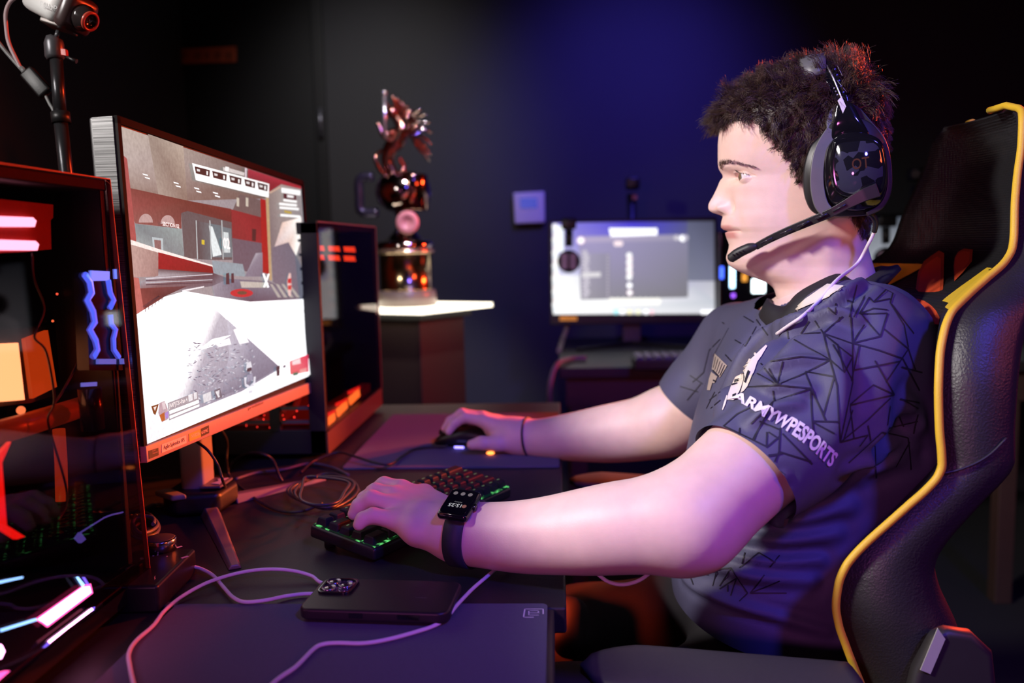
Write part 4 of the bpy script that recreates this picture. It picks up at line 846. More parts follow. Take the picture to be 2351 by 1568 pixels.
for r_ in range(5):
    for i in range(15):
        if rs.random() < .75: mb.box(kp(.003 + (i + .5) * pitch + rs.uniform(-.002, .002), .0055 + (r_ + .62) * pitch, .0172 + (.0015 if r_ == 4 else 0)), (rs.uniform(.003, .006), .0016, .0003), (ku, kv, kn))
mb.build('key_lettering', emis('legend_green', (.35, .6, .3), .22), kbd)

# ================================================================== mouse
mo = UZ(1075, 1022, FPAD)
ms = thing('computer_mouse', 'black mouse with a small blue light, held under the far hand', 'mouse', mo)
mdir = nrm(V(-1, .16, 0)); mside = V(-mdir[1], mdir[0], 0)
prof = [(-.060, .010, .012), (-.055, .022, .024), (-.040, .030, .034), (-.020, .032, .040), (.0, .031, .040), (.020, .029, .035), (.040, .029, .027), (.054, .027, .018), (.062, .018, .011)]
vs = []; fs = []; nn_ = 20
for i, (x, w_, h_) in enumerate(prof):
    for k in range(nn_):
        t = 2 * PI * k / nn_; ct, st = math.cos(t), math.sin(t)
        vs.append(mo + mdir * x + mside * w_ * math.copysign(abs(ct) ** .8, ct) + V(0, 0, .002 + (h_ - .002) * (.5 + .5 * math.copysign(abs(st) ** .8, st))))
for i in range(len(prof) - 1):
    for k in range(nn_): fs.append((i * nn_ + k, i * nn_ + (k + 1) % nn_, (i + 1) * nn_ + (k + 1) % nn_, (i + 1) * nn_ + k))
fs += [tuple(range(nn_)), tuple(range((len(prof) - 1) * nn_, len(prof) * nn_))]
MB().add(vs, fs, True).build('shell', mat('mouse_black', (.012, .012, .014), .35, noise=.1), ms, subsurf=1)
MB().cyl(mo + mdir * .045 + V(0, 0, .022) - mside * .004, mo + mdir * .045 + V(0, 0, .022) + mside * .004, .009).build('scroll_wheel', M_blk, ms)
MB().box(UP(1054, 1027, mo - V(0, .034, 0), V(0, 1, 0)), (.018, .003, .004), (mdir, mside, V(0, 0, 1)), .0012).build('blue_light', emis('mouse_blue', (.25, .2, 1), 4), ms)
MB().sphere(UZ(1126, 1040, FPAD + .004), (.007, .004, .003)).build('amber_light', emis('mouse_amber', (1, .22, .04), 4), ms)

# ================================================================== phone
z0 = DESK + .0062; zp = z0 + .012
pA, pB, pC = UZ(735, 1352, zp), UZ(681, 1397, zp), UZ(1022, 1408, zp)
pu = nrm((pC - pB) * V(1, 1, 0)); pv = V(-pu[1], pu[0], 0); PL, PW = .162, .080
P0 = pB.copy(); P0[2] = z0
q = lambda a, b, n=0.: P0 + pu * a + pv * b + V(0, 0, n)
ph = thing('phone', 'black cased phone lying face down with a three lens camera bump', 'phone', q(PL / 2, PW / 2))
Lp = np.linalg.norm(pC - pB); PL = max(.150, min(.17, Lp)); 
mb = MB(); mb.prism([q(a, b) for a, b in roundrect(0, 0, PL, PW, .012)], (0, 0, .0118)); mb.build('case', mat('case_rubber', (.018, .014, .014), .42, noise=.15, nscale=300), ph, bevel=.0028)
for a0, a1 in ((.052, .066), (.10, .122)): MB().prism([q(a0, -.0006, .004), q(a1, -.0006, .004), q(a1, -.0006, .009), q(a0, -.0006, .009)], pv * .002).build('button', M_blkg, ph, bevel=.0005)
mb = MB(); R = roundrect(.006, .036, .042, .074, .008); Ri = roundrect(.009, .039, .039, .071, .006)
n_ = len(R); mb.add([q(a, b, .0118) for a, b in R] + [q(a, b, .0142) for a, b in R] + [q(a, b, .0142) for a, b in Ri] + [q(a, b, .0118) for a, b in Ri],
       [(j * n_ + i, j * n_ + (i + 1) % n_, (j + 1) * n_ + (i + 1) % n_, (j + 1) * n_ + i) for j in range(3) for i in range(n_)], False); mb.build('camera_frame', M_blkg, ph, bevel=.0006)
cam_ = MB().prism([q(a, b, .0112) for a, b in Ri], (0, 0, .0012)).build('camera_plate', mat('camera_plate_silver', (.45, .42, .55), .12, .9, noise=.04), ph)
for a, b in ((.0165, .0465), (.0165, .0630), (.0315, .0550)):
    l_ = MB().lathe(q(a, b, .0124), [(.0074, 0), (.0074, .0028), (.0066, .0032), (.0062, .0026)], 28).build('lens', mat('lens_ring_grey', (.35, .33, .38), .2, .9, noise=.04), cam_)
    MB().lathe(q(a, b, .0144), [(.0062, 0), (.004, .0006), (0., .0008)], 24).build('lens_glass', mat('lens_glass_dark', (.012, .008, .02), .05, coat=1., noise=.05), l_)
MB().lathe(q(.0315, .0672, .0124), [(.0032, 0), (.0032, .0006), (0, .0008)], 20).build('flash', mat('flash_white', (.85, .85, .9), .3, noise=.03), cam_)
mb = MB(); text_on(mb, 'OTTERBOX', q(PL - .040, .034, .0119), pu, pv, .0016, .004); mb.build('case_lettering', mat('ink_grey', (.25, .22, .22), .5, noise=.05), ph)

# ================================================================== headset amplifier beside the tower
aA, aB, aC = UZ(362, 1344, DESK + .03), UZ(450, 1258, DESK + .03), UZ(345, 1240, DESK + .03)
am = thing('headset_amplifier', 'black volume box with a silver knob, tucked beside the near tower', 'amplifier', (aA + aB) / 2 * V(1, 1, 0) + V(0, 0, DESK))
av1 = nrm((aB - aA) * V(1, 1, 0)); an1 = V(-av1[1], av1[0], 0); LA = np.linalg.norm((aB - aA)[:2])
mb = MB(); mb.prism([aA * V(1, 1, 0) + V(0, 0, DESK), aB * V(1, 1, 0) + V(0, 0, DESK), aB * V(1, 1, 0) + an1 * .07 + V(0, 0, DESK), aA * V(1, 1, 0) + an1 * .07 + V(0, 0, DESK)], (0, 0, .03)); mb.build('casing', mat('amp_black', (.012, .012, .013), .35, noise=.1), am, bevel=.004)
kc = UZ(369, 1262, DESK + .03)
MB().lathe(kc, [(.0175, 0), (.0175, .0125), (.0165, .0138), (0, .0138)], 40).build('knob', mat('knob_chrome', (.6, .6, .62), .18, 1., noise=.04), am)
MB().lathe(kc + V(0, 0, .0138), [(.0160, 0), (.0150, .0006), (0, .0006)], 32).build('knob_cap', mat('knob_cap_brown', (.06, .045, .04), .5, noise=.1), am)
mb = MB()
for x, y in ((424, 1279), (410, 1256)): c = UZ(x, y, DESK + .0302); mb.box(c, (.008, .003, .0004), (nrm(V(.6, .8, 0)), nrm(V(-.8, .6, 0)), V(0, 0, 1)))
for x, y in ((352, 1276), (362, 1274), (383, 1277)): mb.box(UZ(x, y, DESK + .0302), (.0014, .0014, .0004))
text_on(mb, 'K', UP(354, 1331, aA, an1) - an1 * .0004, av1, V(0, 0, 1), .0034, .0)
mb.build('printed_mark', mat('print_grey', (.6, .6, .6), .5, noise=.05), am)

# ================================================================== white headset cable on the desk
PZ = DESK + .0055
def dz(x, y, h=PZ): return UZ(x, y, h)
hc = thing('headset_cable', 'white cable looping over the desk from the black plug, around the phone', 'cable', dz(740, 1480) * V(1, 1, 0) + V(0, 0, DESK))
hid = [q(.03, .066, -.0028), q(.055, .064, -.0028), q(.060, .076, -.0026)]
pathB = [dz(436, 1299, DESK + .012), dz(462, 1306, DESK + .008), dz(490, 1322, DESK + .006), dz(515, 1350), dz(535, 1371), dz(562, 1382), dz(610, 1378), dz(660, 1368, DESK + .0035), dz(715, 1363, DESK + .0034)]
pathC = [dz(748, 1341, DESK + .0036), dz(715, 1322, DESK + .006), dz(670, 1310, DESK + .010), dz(612, 1307, DESK + .012), dz(550, 1315, DESK + .011), dz(480, 1336, DESK + .010), dz(420, 1368), dz(378, 1402), dz(352, 1436), dz(312, 1472), dz(296, 1500), dz(298, 1530), dz(308, 1575), dz(330, 1640), dz(480, 1690), dz(560, 1640), dz(630, 1566), dz(680, 1530), dz(720, 1490), dz(742, 1479), dz(775, 1476), dz(830, 1477), dz(880, 1470), dz(940, 1455), dz(1000, 1435, DESK + .006), dz(1030, 1412, DESK + .010), dz(1050, 1388, DESK + .010), dz(1085, 1352, DESK + .008), dz(1120, 1322, DESK + .008), dz(1147, 1300, DESK + .006), dz(1190, 1272, DESK + .006), dz(1262, 1262, DESK + .006), U(1330, 1285, .96), U(1372, 1318, .93), U(1398, 1336, .92), U(1432, 1342, .915), U(1472, 1330, .91), U(1508, 1300, .92), U(1560, 1250, .95)]
mb = MB(); mb.tube(spline(pathB + hid + pathC, 9), .0020, 10); mb.build('cord', M_cw, hc)
mb = MB(); pl0, pl1 = dz(405, 1292, DESK + .014), dz(440, 1300, DESK + .011); mb.tube([pl0, pl0 + (pl1 - pl0) * .6, pl0 + (pl1 - pl0) * .65, pl1], [.0036, .0036, .0030, .0026], 14); mb.build('plug', M_blkg, hc)

# ================================================================== dark cables on the desk
def dk(pts): return [UZ(x, y, DESK + .003 + h) for x, y, h in pts]
cable('mouse_cable', 'black mouse cable waving over the purple mat', [UZ(x, y, FPAD + h) for x, y, h in ((1028, 1024, .006), (990, 1026, .004), (950, 1032, .004), (920, 1050, .004), (895, 1066, .006), (860, 1062, .01), (815, 1048, .014), (780, 1038, .014), (745, 1048, .010), (715, 1062, .006), (690, 1085, .004))], .0022, M_ck)
coil = []
for k in range(84):
    a = -.3 + k * 2 * PI / 22; s = 1 - .0035 * k
    coil.append(UZ(742 + 78 * s * math.cos(a) + 8 * math.sin(k * .9), 1128 + 42 * s * math.sin(a) + 5 * math.sin(k * .53) - k * .05, DESK + .004 + .00055 * k))
o = MB().tube(spline(coil, 3), .0021, 7).build('cable_coil', mat('cable_coil_dark', (.035, .03, .04), .4, noise=.1)); tag(o, 'coil of thin black cable heaped behind the keyboard', 'cable')
cable('keyboard_cable', 'black cable curving from under the monitor to the near end of the keyboard', [mp3(.22, SH + .01, -.02), UZ(520, 1010, DESK + .07), UZ(520, 1060, DESK + .03)] + dk([(528, 1095, .0), (560, 1125, 0), (610, 1160, 0), (655, 1175, 0), (700, 1172, .002), (740, 1155, .006)]), .0021, M_ck)
cable('monitor_cable', 'black cable arching behind the orange stand leg', dk([(520, 1085, 0), (535, 1060, .01), (565, 1042, .03), (600, 1042, .04), (625, 1055, .03), (640, 1090, .01), (648, 1105, 0)]), .0021, M_ck)
cable('monitor_cable', 'thin cable hanging in front of the orange stand neck', [UY(452, 1014, 1.05), UY(478, 1035, 1.04), UY(500, 1068, 1.04), UY(512, 1105, 1.03), UZ(520, 1122, DESK + .01)], .0018, M_ck)
cable('monitor_cable', 'dark cable lying behind the stand leg towards the far tower', dk([(400, 1165, .002), (360, 1158, .0), (335, 1168, .002), (320, 1190, 0), (330, 1215, 0)]), .0028, M_cg)
cable('desk_cable', 'long grey cable stretched along the desk before the far tower', dk([(540, 1100, 0), (590, 1085, 0), (650, 1078, .002), (710, 1064, .002), (760, 1072, 0), (800, 1090, 0)]), .0024, M_cg)
coil = []
for k in range(60):
    a = .4 + k * 2 * PI / 20; s = 1 - .006 * k; coil.append(UZ(330 + 36 * s * math.cos(a) + 4 * math.sin(k * .7), 1205 + 30 * s * math.sin(a) + 3 * math.sin(k * .4), DESK + .004 + .0007 * k))
o = MB().tube(spline(coil, 3), .0024, 7).build('cable_coil', M_cg); tag(o, 'coil of grey cable behind the volume box', 'cable')
# ================================================================== gaming chair
CY = 1.155
edge = [(246, 2318), (249, 2338), (258, 2346), (275, 2347), (330, 2345), (400, 2336), (470, 2330), (540, 2328), (570, 2324), (600, 2308), (640, 2264), (680, 2220), (720, 2183), (760, 2168), (820, 2158), (900, 2155), (980, 2157), (1040, 2162), (1065, 2163), (1090, 2155), (1120, 2130), (1160, 2085), (1200, 2040), (1240, 1995), (1270, 1965), (1300, 1942), (1340, 1926), (1390, 1920), (1430, 1926), (1480, 1943), (1530, 1962), (1600, 1990), (1700, 2020), (1800, 2040)]
hwt = [(246, .085), (249, .10), (258, .112), (275, .12), (330, .128), (400, .140), (470, .155), (560, .172), (640, .20), (720, .238), (800, .255), (900, .268), (1080, .278), (1400, .283), (1800, .28)]
wdt = [(246, .012), (275, .03), (400, .045), (560, .05), (720, .055), (900, .07), (1080, .075), (1300, .10), (1500, .10), (1800, .09)]
tht = [(246, .03), (258, .07), (275, .085), (400, .095), (560, .10), (720, .11), (900, .105), (1070, .098), (1300, .12), (1470, .145), (1800, .14)]
chair = thing('gaming_chair', 'black gaming chair with yellow piping that the seated person leans back in', 'chair', (.30, CY, 0))
NF, NB_ = 34, 10
lv = np.concatenate([[246, 247.5, 249, 253, 258, 266], np.arange(275, 1801, 9)])
NE = []; rings = []
for y in lv:
    hw = float(interp(hwt, y)); x = float(interp(edge, y)); p = UY(x, y, CY - hw); NE.append(p)
    wd_ = float(interp(wdt, y)); th = float(interp(tht, y)); R = []
    for i in range(NF + 1):
        e = -1 + 2 * i / NF; e = math.copysign(abs(e) ** .8, e)
        bulge = -.010 * math.exp(-((abs(e) - .82) / .14) ** 2)
        R.append((p[0] + wd_ * (1 - abs(e) ** 2.6) + bulge * min(1, wd_ / .04), CY + hw * e, p[2]))
    for i in range(1, NB_ + 1):      # far side, back, near side
        t = i / (NB_ + 1); a = PI * t
        R.append((p[0] + .012 + (th - .012) * (math.sin(a) ** .35), CY + (hw + .006 * math.sin(a)) * math.copysign(abs(math.cos(a)) ** .45, math.cos(a)), p[2] - .0))
    rings.append(R)
n_ = NF + 1 + NB_
M_leather = mat('black_leather', (.022, .02, .02), .42, noise=.12, nscale=40, bump=.35, bscale=420, spec=.6)
def perforated():
    m = bpy.data.materials.new('perforated_leather'); m.use_nodes = True; nt = m.node_tree; b = nt.nodes['Principled BSDF']
    b.inputs['Base Color'].default_value = (.016, .016, .017, 1); b.inputs['Roughness'].default_value = .36
    tc = nt.nodes.new('ShaderNodeTexCoord'); vo = nt.nodes.new('ShaderNodeTexVoronoi'); vo.inputs['Scale'].default_value = 330; vo.inputs['Randomness'].default_value = .15
    bp = nt.nodes.new('ShaderNodeBump'); bp.inputs['Strength'].default_value = .45; bp.inputs['Distance'].default_value = .0015; bp.invert = True
    nt.links.new(tc.outputs['Object'], vo.inputs['Vector']); nt.links.new(vo.outputs['Distance'], bp.inputs['Height']); nt.links.new(bp.outputs['Normal'], b.inputs['Normal'])
    return m
M_perf = perforated()
mb = MB(); vs = [q for R in rings for q in R]
ff, sf = [], []
for r_ in range(len(lv) - 1):
    for i in range(n_):
        f = (r_ * n_ + i, r_ * n_ + (i + 1) % n_, (r_ + 1) * n_ + (i + 1) % n_, (r_ + 1) * n_ + i); (ff if i < NF else sf).append(f)
mb.add(vs, ff, True); o0 = len(mb.v); mb.cur = 1
for f in sf: mb.f.append(list(f)); mb.mi.append(1); mb.sm.append(True)
mb.f.append(list(range(n_))); mb.mi.append(1); mb.sm.append(True)
back = mb.build('backrest', [M_perf, M_leather], chair)
M_yel = mat('yellow_piping', (.80, .52, .03), .5, noise=.06, nscale=100, bump=.2, bscale=900)
NEa = np.array(NE)
for s, nm in ((1, 'piping'), (-1, 'piping')):
    pts = NEa.copy(); pts[:, 0] -= .001
    if s < 0: pts[:, 1] = 2 * CY - pts[:, 1]; pts[:, 0] += .03
    else: pts[:, 1] -= .002
    top = [V(pts[0][0], CY + (pts[0][1] - CY) * k, pts[0][2] + .003) for k in ((.45, .7, .9) if s > 0 else (.8, .9, .95))]
    MB().tube(np.vstack([top, pts[1:]]), .0042, 10).build(nm, M_yel, chair)
# yellow band across the near bolster
def patch(name, y0, y1, i0, i1, m, off=.0016, par=chair):
    ys_ = np.linspace(y0, y1, 16); vs = []; k = i1 - i0 + 1
    Rr = np.array(rings)
    for yy in ys_:
        row = np.array([[np.interp(yy, lv, Rr[:, i, c]) for c in range(3)] for i in range(i0, i1 + 1)]); row[:, 0] -= off; vs.extend(row)
    fs = [(a * k + i, a * k + i + 1, (a + 1) * k + i + 1, (a + 1) * k + i) for a in range(15) for i in range(k - 1)]
    return MB().add(vs, fs, True).build(name, m, par)
M_yl2 = mat('yellow_leather', (.78, .52, .03), .5, noise=.05, nscale=80, bump=.15, bscale=500)
patch('yellow_band', 622, 712, 0, 11, M_yl2, .002); patch('yellow_band', 622, 712, NF - 11, NF, M_yl2, .002)
# belt slots: orange plastic surrounds, the red light on them put into the colour
bvh = BVHTree.FromPolygons([Vector(q) for q in vs], ff)
def hitpx(x, y, tree, d=(.3, 3)):
    r_ = ray(x, y); h = tree.ray_cast(Vector(CAM), Vector(nrm(r_))); return None if h[0] is None else (np.array(h[0]), np.array(h[1]))
M_slot = mat('slot_orange', (.62, .075, .02), .4, noise=.08, nscale=40)
for pts in ([(2112, 625), (2125, 600), (2142, 587), (2160, 575), (2172, 581), (2171, 640), (2168, 690), (2160, 745), (2130, 742), (2100, 712)], [(2194, 612), (2196, 592), (2204, 578), (2218, 570), (2238, 573), (2236, 600), (2215, 625), (2196, 645)]):
    H = [hitpx(x, y, bvh) for x, y in pts]; H = [h[0] for h in H if h is not None]
    if len(H) < 5: continue
    good = np.array([h for h in H if h[1] > 1.06 and h[0] < .62]); med = np.median(good[:, 0]); good = good[np.abs(good[:, 0] - med) < .04]
    cf = np.linalg.lstsq(np.c_[good[:, 2], np.ones(len(good))], good[:, 0], rcond=None)[0]; H = [UP(x, y, V(cf[1] - .003, 0, 0), nrm(V(1, 0, -cf[0]))) for x, y in pts]
    c = np.mean(H, 0); ins_ = [c + (h - c) * .72 + V(.012, 0, 0) for h in H]; n2 = len(H); out_ = [h - V(.0025, 0, 0) for h in H]; dn = [c + (h - c) * .80 - V(.003, 0, 0) for h in H]
    sl = MB().add(out_ + dn, [(i, (i + 1) % n2, n2 + (i + 1) % n2, n2 + i) for i in range(n2)], True).build('belt_slot', mat('slot_rim', (.40, .05, .015), .4, noise=.08), chair)
    MB().add([d - V(.0002, 0, 0) for d in dn], [tuple(range(n2))], False).build('slot_lining', M_slot, sl)
# seam on the near side shell, hinge cover
def onside(pts, off=.0015):
    t = BVHTree.FromPolygons([Vector(q) for q in vs], sf); out = []
    for x, y in pts:
        h = hitpx(x, y, t)
        if h is not None: out.append(h[0] + V(-.3, -1, 0) * off)
    return out
sp = onside([(2166, 1086), (2200, 1078), (2240, 1062), (2275, 1040), (2310, 1005), (2349, 965)])
if len(sp) > 2: MB().tube(spline(sp, 4), .0013, 6).build('side_seam', mat('seam_thread', (.03, .025, .025), .5, noise=.1), chair)
hb = UY(2180, 1500, CY - .30)
mb = MB(); k = (CY - .30) / FPX
mb.prism([UY(x, y, CY - .283) for x, y in ((2128, 1440), (2160, 1428), (2215, 1436), (2262, 1480), (2275, 1600), (2060, 1620), (2085, 1520))], (0, -.02, 0)); mb.build('hinge_cover', mat('hinge_black', (.022, .02, .02), .5, noise=.1), chair, bevel=.008)
MB().prism([UY(x, y, CY - .3035) for x, y in ((2152, 1441), (2169, 1466), (2135, 1546), (2112, 1537))], (0, -.0015, 0)).build('hinge_plate', mat('hinge_grey', (.35, .34, .33), .5, noise=.05), chair)
# armrests, seat, base
def armrest(y, name='armrest'):
    P = [UZ(x, yy, .694) for x, yy in ((1332, 1518), (1360, 1502), (1420, 1499), (1500, 1503), (1590, 1518), (1690, 1545))]
    L0 = UZ(1332, 1518, .694)[0]; pts = []
    xs = np.linspace(L0, L0 + .27, 24)
    vs2 = []; m2 = 16
    for i, x in enumerate(xs):
        t = i / 23; w_ = .048 * (1 - (1 - min(1, t * 3.2)) ** 2.2) ** .5 * (1 - .15 * t) + .002; zc = .688 - .02 * t
        for k in range(m2):
            a = 2 * PI * k / m2; vs2.append((x, y + w_ * math.cos(a), zc + .014 * math.copysign(abs(math.sin(a)) ** .6, math.sin(a)) * min(1, .35 + t * 3)))
    fs = [(i * m2 + k, i * m2 + (k + 1) % m2, (i + 1) * m2 + (k + 1) % m2, (i + 1) * m2 + k) for i in range(23) for k in range(m2)] + [tuple(range(m2)), tuple(range(23 * m2, 24 * m2))]
    a = MB().add(vs2, fs, True).build(name, mat('armrest_rubber', (.05, .046, .046), .5, noise=.15, nscale=300, bump=.1, bscale=900), chair)
    mb = MB(); mb.box((L0 + .16, y, .58), (.06, .03, .2), None, .008); mb.box((L0 + .16, y + (.03 if y < CY else -.03), .47), (.07, .10, .03), None, .008); mb.build('armrest_post', M_blk, a)
armrest(.815); armrest(2 * CY - .815)
mb = MB(); mb.box((.235, CY, .40), (.50, .50, .10), None, .04); mb.build('seat', M_leather, chair)
for s in (-1, 1): MB().tube(spline([(0.0, CY + s * .24, .44), (.1, CY + s * .265, .46), (.3, CY + s * .275, .47), (.46, CY + s * .26, .47)], 6), .035, 14).build('seat_bolster', M_leather, chair)
mb = MB(); mb.cyl((.235, CY, .10), (.235, CY, .35), .028); mb.box((.235, CY, .335), (.22, .2, .03)); mb.build('gas_lift', M_blk, chair)
for k in range(5):
    a = 2 * PI * k / 5 + .3; e = V(.235 + .31 * math.cos(a), CY + .31 * math.sin(a), .075); lg = MB().tube([(.235, CY, .105), e], [.03, .018], 10).build('base_leg', M_blk, chair)
    MB().cyl(e + V(-math.sin(a) * .022, math.cos(a) * .022, -.045), e + V(math.sin(a) * .022, -math.cos(a) * .022, -.045), .03).build('caster', M_blk, lg)
# ================================================================== grown surfaces (distance fields -> mesh)
import openvdb
def cone(a, b, ra, rb): return ('c', np.asarray(a, float), np.asarray(b, float), ra, rb)
def ell(c, r, ax=None): return ('e', np.asarray(c, float), np.asarray(r, float), np.eye(3) if ax is None else np.asarray(ax, float))
def chain(pts): return [cone(pts[i][0], pts[i + 1][0], pts[i][1], pts[i + 1][1]) for i in range(len(pts) - 1)]
def schain(pts, n=4):
    q = spline([[*p[0], p[1]] for p in pts], n); return [cone(q[i][:3], q[i + 1][:3], q[i][3], q[i + 1][3]) for i in range(len(q) - 1)]
def pd(P, pr):
    if pr[0] == 'c':
        a, b, ra, rb = pr[1:]; ba = b - a; q = P - a; h = np.clip(q @ ba / (ba @ ba + 1e-12), 0, 1)
        return np.linalg.norm(q - h[:, None] * ba, axis=1) - (ra + (rb - ra) * h)
    c, r, ax = pr[1:]; q = (P - c) @ ax.T; k0 = np.linalg.norm(q / r, axis=1); k1 = np.linalg.norm(q / r ** 2, axis=1)
    return k0 * (k0 - 1) / (k1 + 1e-9)
def smin(a, b, k):
    h = np.maximum(k - np.abs(a - b), 0) / k; return np.minimum(a, b) - h * h * k * .25
def grow(groups, vox, warp=None):
    """groups: [(prims, k inside the group, k to what came before)]"""
    allp = [p for g_ in groups for p in g_[0]]
    lo = np.min([np.minimum(p[1], p[2]) - max(p[3], p[4]) if p[0] == 'c' else p[1] - p[2].max() for p in allp], 0) - .02
    hi = np.max([np.maximum(p[1], p[2]) + max(p[3], p[4]) if p[0] == 'c' else p[1] + p[2].max() for p in allp], 0) + .02
    B = 16; bs = B * vox; nb = np.ceil((hi - lo) / bs).astype(int)
    I = np.stack(np.meshgrid(*[np.arange(n) for n in nb], indexing='ij'), -1).reshape(-1, 3); C = lo + (I + .5) * bs
    D = [[pd(C, p) for p in g_[0]] for g_ in groups]
    tot = np.min([np.min(d, 0) for d in D], 0); hd_ = bs * .87
    act = np.where((tot < hd_ * 1.5 + .03) & (tot > -hd_ * 1.7 - .012))[0]
    grid = openvdb.FloatGrid(3 * vox); grid.gridClass = openvdb.GridClass.LEVEL_SET
    loc = np.stack(np.meshgrid(*[np.arange(B)] * 3, indexing='ij'), -1).reshape(-1, 3) * vox
    for bi in act:
        P = lo + I[bi] * bs + loc; d = None; lim = tot[bi] + 2.2 * hd_ + .05
        for gi, (prims, k, ko) in enumerate(groups):
            dg = None
            for pi, p in enumerate(prims):
                if D[gi][pi][bi] > lim: continue
                x = pd(P, p); dg = x if dg is None else smin(dg, x, k)
            if dg is not None: d = dg if d is None else smin(d, dg, ko)
        if d is None: continue
        if warp is not None: d = warp(P, d)
        a = np.clip(d, -3 * vox, 3 * vox).reshape(B, B, B).astype('f')
        grid.copyFromArray(a, ijk=tuple(int(x) for x in I[bi] * B))
    grid.signedFloodFill()
    pts, quads = grid.convertToQuads(isovalue=0.)
    return np.array(pts, float) * vox + lo, np.array(quads)
def mesh_np(name, vs, fs, smooth=True):
    me = bpy.data.meshes.new(name); vs = np.asarray(vs); fs = np.asarray(fs); k = fs.shape[1]
    me.vertices.add(len(vs)); me.vertices.foreach_set('co', vs.astype('f').ravel()); me.loops.add(fs.size); me.loops.foreach_set('vertex_index', fs.astype('i').ravel())
    me.polygons.add(len(fs)); me.polygons.foreach_set('loop_start', np.arange(0, fs.size, k, dtype='i')); me.polygons.foreach_set('use_smooth', np.full(len(fs), smooth)); me.update(); me.validate()
    return me
def fix_normals(me):
    bm = bmesh.new(); bm.from_mesh(me); bmesh.ops.recalc_face_normals(bm, faces=bm.faces[:]); bm.to_mesh(me); bm.free()
def relax(vs, fs, it=3, f=.5):
    n = len(vs); vs = vs.copy()
    e = np.vstack([fs[:, [i, (i + 1) % fs.shape[1]]] for i in range(fs.shape[1])]); cnt = np.bincount(e.ravel(), minlength=n)
    for _ in range(it):
        acc = np.zeros_like(vs)
        for c in range(3): acc[:, c] = np.bincount(e[:, 0], vs[e[:, 1], c], n) + np.bincount(e[:, 1], vs[e[:, 0], c], n)
        m = cnt > 0; vs[m] += f * (acc[m] / cnt[m, None] - vs[m])
    return vs

person = thing('person', 'seated person in a navy patterned jersey and black headset, hands on keyboard and mouse', 'person', (.3, CY, .47))
# ------------------------------------------------------------------ head (lofted from its profile)
HD = 1.12; s0 = HD / FPX; a_ = math.radians(13)
ES = -V(math.sin(a_), math.cos(a_), 0); H0 = U(1850, 400, HD); EF = V(-math.cos(a_), math.sin(a_), 0)
def head_pt(px, sl, py):
    """profile pixel + lateral offset (pixels at the head's distance) -> world; arrays allowed"""
    px, sl, py = np.broadcast_arrays(np.asarray(px, float), np.asarray(sl, float), np.asarray(py, float))
    r = CF[None] + CR[None] * ((px.ravel() - IW / 2) / FPX)[:, None] + CU[None] * ((IH / 2 - py.ravel()) / FPX)[:, None]
    t = ((H0 - CAM) @ ES) / (r @ ES); P = CAM + r * t[:, None] + ES[None] * (sl.ravel() * s0)[:, None]
    return P if px.ndim else P[0]
xf_t = [(163, 1893), (164, 1862), (167, 1835), (178, 1790), (190, 1755), (208, 1718), (235, 1682), (265, 1661), (300, 1652), (340, 1648), (373, 1648), (391, 1651), (405, 1655), (430, 1661), (460, 1664), (480, 1664), (500, 1661), (520, 1662), (535, 1669), (556, 1674), (568, 1673), (592, 1667), (605, 1671), (615, 1681), (622, 1694), (631, 1714), (640, 1738), (650, 1762), (663, 1776), (681, 1782), (704, 1786), (770, 1795)]
xb_t = [(163, 1893), (164, 1918), (167, 1940), (178, 1972), (200, 2003), (230, 2023), (260, 2032), (300, 2036), (350, 2034), (400, 2022), (440, 2008), (480, 1996), (520, 1990), (560, 1992), (600, 2002), (640, 2014), (700, 2032), (770, 2050)]
W_t = [(163, 0), (164, 32), (167, 52), (178, 82), (200, 107), (230, 124), (260, 131), (300, 134), (350, 131), (400, 125), (430, 122), (470, 117), (520, 111), (560, 104), (590, 97), (615, 92), (640, 92), (680, 98), (720, 106), (770, 122)]
tm_t = [(163, .5), (300, .58), (400, .6), (480, .62), (560, .62), (620, .58), (660, .5), (770, .5)]
pf_t = [(163, 2), (300, 2.2), (360, 2.05), (390, 1.88), (410, 1.78), (440, 1.8), (480, 1.85), (540, 1.78), (600, 1.8), (640, 1.9), (700, 2), (770, 2)]
ph_ = np.linspace(.03, PI / 2, 44)
ys = np.concatenate([163 + 137 * (1 - np.cos(ph_)), np.arange(302, 380, 2.), np.arange(380, 560, 1.1), np.arange(560, 640, 1.6), np.arange(640, 771, 3.)])
NFh, NBh = 110, 50
th1 = np.linspace(0, 1, NFh) ** .85 * PI / 2; th2 = np.linspace(0, PI / 2, NBh + 1)[1:]
xf, xb, Wd, tm, pf = [interp(t, ys) for t in (xf_t, xb_t, W_t, tm_t, pf_t)]
Lx = (xb - xf) * tm; p_ = pf[:, None]
X1 = xf[:, None] + Lx[:, None] * (1 - np.cos(th1)[None] ** (2 / p_)); S1 = Wd[:, None] * np.sin(th1)[None] ** (2 / p_)
X2 = (xf + Lx)[:, None] + ((xb - xf) * (1 - tm))[:, None] * np.sin(th2)[None]; S2 = Wd[:, None] * np.cos(th2)[None] ** .9
HX = np.hstack([X1, X2]); HS = np.hstack([S1, S2]); HY = np.repeat(ys[:, None], HX.shape[1], 1)
front = np.hstack([np.ones_like(X1), np.zeros_like(X2)])
G = lambda s, y, rs, ry: np.exp(-((HS - s) / rs) ** 2 - ((HY - y) / ry) ** 2) * front
